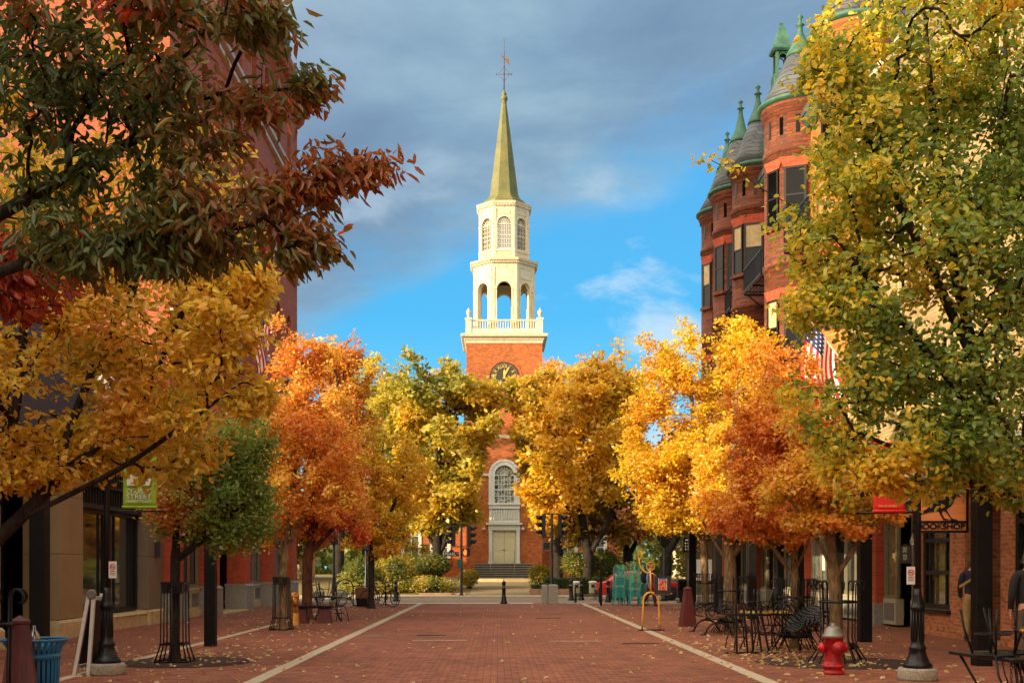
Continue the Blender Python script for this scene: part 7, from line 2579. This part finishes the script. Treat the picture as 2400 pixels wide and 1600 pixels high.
# folded white sign easel beside the left lamp post
t_ = thing('sandwich_board', 'folded white A-frame sign standing beside the left lamp post', 'sign stand', (-6.15, 17.35, 0))
for (xb, xt) in ((-.12, .1), (.09, .17)):
    mb = MB()
    for y in (-.28, .28):
        mb.bar((xb, y, 0), (xt, y, 1.2), .05, .055)
    for f in (.1, .95):
        mb.bar((xb + (xt - xb) * f, -.25, 1.2 * f), (xb + (xt - xb) * f, .25, 1.2 * f), .04, .05)
    fr = mb.build('board_frame', M_GREYWHITE, t_)
    MB().add([(xb + (xt - xb) * .13, -.25, .156), (xb + (xt - xb) * .13, .25, .156), (xb + (xt - xb) * .92, .25, 1.1), (xb + (xt - xb) * .92, -.25, 1.1)], [(0, 1, 2, 3)]).build('board_panel', M_DARKPANEL, fr).modifiers.new('thickness', 'SOLIDIFY').thickness = .012
MB().lathe([(.06, -.33), (.075, -.31), (.075, -.29), (.03, -.28)], axis=((.14, 0, 1.2), (0, 1, 0)), n=16).build('hinge', M_PANELGREY, t_)

# bookshop blade sign
t_ = thing('bookshop_sign', 'hanging wooden BOOKSHOP sign with a black crow on an orange panel', 'sign', (7.43, 19.3, 2.2))
mb = MB()
for x0, x1, z0, z1 in ((-.47, .45, -.02, .02), (-.47, .45, .14, .18), (-.47, .45, .72, .76), (-.47, -.43, -.019, .759), (.41, .45, -.019, .759)):
    mb.box(x0, x1, -.035, .035, z0, z1)
mb.build('frame', M_BLACK, t_)
MB().box(-.43, .41, -.02, .02, .02, .72).build('panel', M_SIGNWOOD, t_)
crow = [(-.40, .30), (-.28, .36), (-.2, .42), (-.1, .50), (.0, .56), (.1, .6), (.17, .62), (.21, .64), (.26, .63), (.33, .585), (.26, .585), (.22, .56), (.2, .49), (.15, .42), (.08, .37), (.10, .33), (.17, .22), (.27, .195), (.27, .182), (.14, .182), (.16, .21), (.06, .34), (.02, .35), (.0, .30), (.05, .22), (.15, .195), (.03, .19), (-.03, .3), (-.05, .34), (-.2, .325), (-.36, .28)]
MB().prism(crow, (0, -.032, 0), X_, Z_, Y_, .011).build('crow', M_BLACK, t_)
o = text_part('lettering', 'BOOKSHOP', .13, M_BLACK, t_, (-.01, -.03, .082), width=.78)
o.scale.z = 1
sd = o.modifiers.new('bold', 'SOLIDIFY')
sd.thickness = .014
sd.offset = 0
MB().bar((-.42, 0, .8), (.65, 0, .8), .04, .05).bar((-.3, 0, .76), (-.3, 0, .8), .02).bar((.3, 0, .76), (.3, 0, .8), .02).build('bracket', M_BLACK, t_)


# flags
def flag(label, base, tip, w_, h, seed, side):
    t_ = thing('flag', label, 'flag', base)
    base, tip = Vector(base), Vector(tip)
    d = tip - base
    L = d.length
    dn = d.normalized()
    MB().tube([(0, 0, 0), d], [.03, .022], 8).ball(d, .05).build('flagpole', M_SIGNWHITE, t_)
    nx, ny = 40, 26
    vs, fs = [], []
    mb = MB()
    hoist = [d * ((L - .15 - w_ * 0) / L)]
    for j in range(ny + 1):
        for i in range(nx + 1):
            u, v = i / nx, j / ny          # u along fly (hanging down), v along the hoist on the pole
            p_ = dn * (L - .12 - h * v)
            drop = w_ * u
            fold = .16 * math.sin(v * 9 + seed + u * 2.0) * (.25 + u)
            sway = .10 * math.sin(u * 5 + v * 3 + seed)
            vs.append(p_ * 1.0 + Vector((-d.x * .18 * u * (v - .2) * side, fold, -drop + .25 * u * v * h * .3)) + Vector((sway * .5, 0, 0)))
    for j in range(ny):
        for i in range(nx):
            a = j * (nx + 1) + i
            fs.append((a, a + 1, a + nx + 2, a + nx + 1))
    mb.add(vs, fs, True)
    mis = []
    for j in range(ny):
        for i in range(nx):
            st = int(j / 2)
            if st < 7 and i < nx * .4:
                star = (i % 3 == 1) and (j % 3 == 1)
                mis.append(1 if star else 2)
            else:
                mis.append(0 if st % 2 == 0 else 1)
    mb.mi = mis
    o = mb.build('cloth', [M_FLAGRED, M_FLAGWHITE, M_FLAGBLUE], t_, recalc=False)
    return t_


flag('striped flag on an angled pole in front of the sun-tinted golden wall on the right', tuple(at(2010, 890, 33)), tuple(at(1882, 730, 32.6)), 1.7, 1.45, .3, 1)
flag('striped flag hanging from the tall brick building behind the golden tree', (LX, 41.0, 8.6), (LX + 1.75, 40.4, 11.3), 1.9, 1.5, 1.2, -1)


# ---------------------------------------------------------------- people
def skin_mesh(name, V, Eg, Rr, m, parent, root=0, lev=2):
    me = bpy.data.meshes.new(name)
    me.from_pydata(V, Eg, [])
    o = link_mesh(name, me, m, parent)
    md = o.modifiers.new('skin', 'SKIN')
    for i, r_ in enumerate(Rr):
        me.skin_vertices[0].data[i].radius = (r_, r_) if not isinstance(r_, tuple) else r_
        me.skin_vertices[0].data[i].use_root = (i == root)
    md.use_smooth_shade = True
    sb = o.modifiers.new('smooth', 'SUBSURF')
    sb.levels = lev
    sb.render_levels = lev
    return o


def person(label, x, y, rz, top_m, leg_m, stride=.22, arm=(.06, .1), sc=1.0, extra=None):
    """figure facing local -Y (rz turns it); one continuous body, clothing and hair over it"""
    t_ = thing('person', label, 'person', (x, y, 0), rz)
    t_.scale = (sc,) * 3
    s = stride
    J = {'pel': (0, 0, .95), 'wai': (0, 0, 1.1), 'che': (0, .01, 1.32), 'sho': (0, .015, 1.46), 'nek': (0, 0, 1.55), 'hea': (0, -.02, 1.64), 'top': (0, -.015, 1.745),
         'hl': (-.1, 0, .9), 'kl': (-.105, -s * .55, .5), 'al': (-.105, -s * .75, .09), 'tl': (-.11, -s * .75 - .14, .035), 'hr': (.1, 0, .9), 'kr': (.105, s * .25, .5), 'ar': (.105, s * .95, .12), 'tr': (.11, s * .95 - .13, .045),
         'sl': (-.19, .02, 1.42), 'el': (-.245, .05 + arm[0], 1.14), 'wl': (-.25, -.02 + arm[0] * 1.5, .9), 'xl': (-.252, -.05 + arm[0] * 1.5, .83), 'sr': (.19, .02, 1.42), 'er': (.25, .05 - arm[1], 1.14), 'wr': (.255, -.06 - arm[1] * 1.5, .92), 'xr': (.255, -.09 - arm[1] * 1.5, .85)}
    names = list(J)
    ix = {n_: i for i, n_ in enumerate(names)}
    edges = [('pel', 'wai'), ('wai', 'che'), ('che', 'sho'), ('sho', 'nek'), ('nek', 'hea'), ('hea', 'top'), ('pel', 'hl'), ('hl', 'kl'), ('kl', 'al'), ('al', 'tl'), ('pel', 'hr'), ('hr', 'kr'), ('kr', 'ar'), ('ar', 'tr'),
             ('sho', 'sl'), ('sl', 'el'), ('el', 'wl'), ('wl', 'xl'), ('sho', 'sr'), ('sr', 'er'), ('er', 'wr'), ('wr', 'xr')]
    rad = dict(pel=.12, wai=.115, che=.13, sho=.09, nek=.052, hea=(.075, .09), top=(.055, .065), hl=.085, kl=.055, al=.038, tl=.03, hr=.085, kr=.055, ar=.038, tr=.03, sl=.055, el=.04, wl=.026, xl=(.032, .018), sr=.055, er=.04, wr=.026, xr=(.032, .018))
    V = [J[n_] for n_ in names]
    Ei = [(ix[a], ix[b]) for a, b in edges]
    # fingers: five short chains rooted in each palm
    Rl = [rad[n_] for n_ in names]
    for sd, w_, sx_ in (('l', 'xl', -1), ('r', 'xr', 1)):
        px_, py_, pz_ = J[w_]
        for k, (dy, L) in enumerate(((-.026, .05), (-.009, .06), (.009, .056), (.025, .044))):
            b0 = len(V)
            V += [(px_, py_ + dy, pz_ - .03), (px_ - sx_ * .012, py_ + dy - .004, pz_ - .03 - L)]
            Rl += [.009, .007]
            Ei += [(ix[w_], b0), (b0, b0 + 1)]
        b0 = len(V)
        V += [(px_ - sx_ * .012, py_ - .034, pz_ + .005), (px_ - sx_ * .03, py_ - .05, pz_ - .03)]
        Rl += [.011, .008]
        Ei += [(ix[w_], b0), (b0, b0 + 1)]
    body = skin_mesh('body', V, Ei, Rl, M_SKIN, t_)
    # face: nose, ears and brow as small additions to the head
    mb = MB().tube([(0, -.112, 1.665), (0, -.132, 1.635), (0, -.118, 1.625)], [.008, .014, .008], 8)
    for s_ in (-1, 1):
        mb.ball((s_ * .078, .0, 1.65), .012, .022, .034)
    mb.build('ear', M_SKIN, t_)
    mb = MB()
    for s_ in (-1, 1):
        mb.ball((s_ * .03, -.102, 1.672), .011, .008, .007)
    mb.bar((-.022, -.108, 1.595), (.022, -.108, 1.595), .006, .006)
    mb.build('eye', M_BROWNCLOTH, t_)
    sub = ['pel', 'wai', 'che', 'sho', 'sl', 'el', 'wl', 'sr', 'er', 'wr']
    k2 = {n_: i for i, n_ in enumerate(sub)}
    skin_mesh('sweater', [J[n_] for n_ in sub], [(k2[a], k2[b]) for a, b in (('pel', 'wai'), ('wai', 'che'), ('che', 'sho'), ('sho', 'sl'), ('sl', 'el'), ('el', 'wl'), ('sho', 'sr'), ('sr', 'er'), ('er', 'wr'))],
              [(.185, .135), (.175, .13), (.185, .135), (.11, .1), .085, .062, .045, .085, .062, .045], top_m, t_)
    sub = ['wai', 'pel', 'hl', 'kl', 'al', 'hr', 'kr', 'ar']
    k2 = {n_: i for i, n_ in enumerate(sub)}
    skin_mesh('trousers', [J[n_] if n_ != 'wai' else (0, 0, 1.03) for n_ in sub], [(k2[a], k2[b]) for a, b in (('wai', 'pel'), ('pel', 'hl'), ('hl', 'kl'), ('kl', 'al'), ('pel', 'hr'), ('hr', 'kr'), ('kr', 'ar'))],
              [(.165, .125), (.16, .125), .115, .082, .066, .115, .082, .066], leg_m, t_)
    for a_, b_ in (('al', 'tl'), ('ar', 'tr')):
        A, B = Vector(J[a_]), Vector(J[b_])
        back = A + (A - B) * .45
        back.z = A.z - .03
        MB().tube([Vector((back.x, back.y, back.z + .0)), Vector((A.x, A.y, A.z - .02)), A.lerp(B, .6), B, B + (B - A) * .18], [.035, .052, .048, .04, .01], 12).build('shoe', M_SHOE, t_)
    mb = MB().ball((0, .012, 1.69), .098, .115, .10, 18, 12)
    mb.ball((0, .05, 1.62), .085, .07, .075, 16, 10)
    # the hair stops above the brow: keep only what lies behind and above the face
    keep = []
    for f, s_ in zip(mb.f, mb.s):
        c_ = sum((Vector(mb.v[i]) for i in f), Vector()) / len(f)
        if c_.z > 1.70 - (c_.y + .05) * .9 and c_.z > 1.585:
            keep.append(f)
    mb.f = keep
    mb.s = [True] * len(keep)
    mb.mi = [0] * len(keep)
    mb.build('hair', M_HAIR, t_)
    return t_


person('person in a navy sweater and khaki trousers walking behind the square post', 10.27, 24.9, R(150), M_NAVY, M_KHAKI, .2, (.02, .04), 1.02)
t_ = thing('folded_newspaper', 'folded yellow paper tucked under the arm of the person in navy', 'newspaper', (10.04, 24.72, 1.26), R(20))
MB().obox((0, 0, 0), Vector((.9, 0, .43)).normalized(), Y_, Vector((-.43, 0, .9)).normalized(), .17, .015, .022).build('paper', M_SIGNWOOD if False else mat('yellow_paper', srgb(216, 170, 90), .7), t_)
person('person in a black sweater and brown trousers at the right edge by the shop window', 8.26, 17.9, R(165), M_BLACKCLOTH, M_BROWNCLOTH, .12, (.0, -.02), 1.03)
p3 = person('person in a pale blue shirt and maroon trousers walking behind the yellow figure', 6.3, 47.6, R(80), M_SKYBLUE, M_MAROON, .3, (.05, .08), 1.0)
t_ = thing('backpack', 'black backpack on the person in the pale blue shirt', 'backpack', (6.3, 47.6, 0), R(80))
mb = MB().tube([(0, .15, 1.0), (0, .22, 1.05), (0, .24, 1.25), (0, .2, 1.44), (0, .15, 1.48)], [.1, .14, .15, .12, .06], 14)
mb.build('bag', M_BLACKCLOTH, t_)
for s in (-1, 1):
    MB().tube([(s * .1, .18, 1.44), (s * .12, .02, 1.5), (s * .13, -.14, 1.36), (s * .14, -.1, 1.15), (s * .1, .14, 1.05)], .018, 6).build('strap', M_BLACKCLOTH, t_)

# prints and bills in the shop windows on the right
for lab, y, z0, z1, w_, m_ in (('tall red poster in the shop window behind the cafe tables', 40.2, .95, 2.5, .5, M_SIGNRED), ('white notice in the shop window beside the dark pier', 38.2, 1.5, 2.1, .45, M_SIGNWHITE), ('pale blue sheet hung inside the shop window', 36.9, .95, 1.9, 1.0, M_SKYBLUE),
                               ('small white bill pasted low in the shop window', 33.4, 1.0, 1.35, .3, M_SIGNWHITE)):
    tag(MB().box(-.006, .006, -w_ / 2, w_ / 2, 0, z1 - z0).build('window_poster', m_, None, loc=(RX + .185, y, z0)), lab, 'poster')
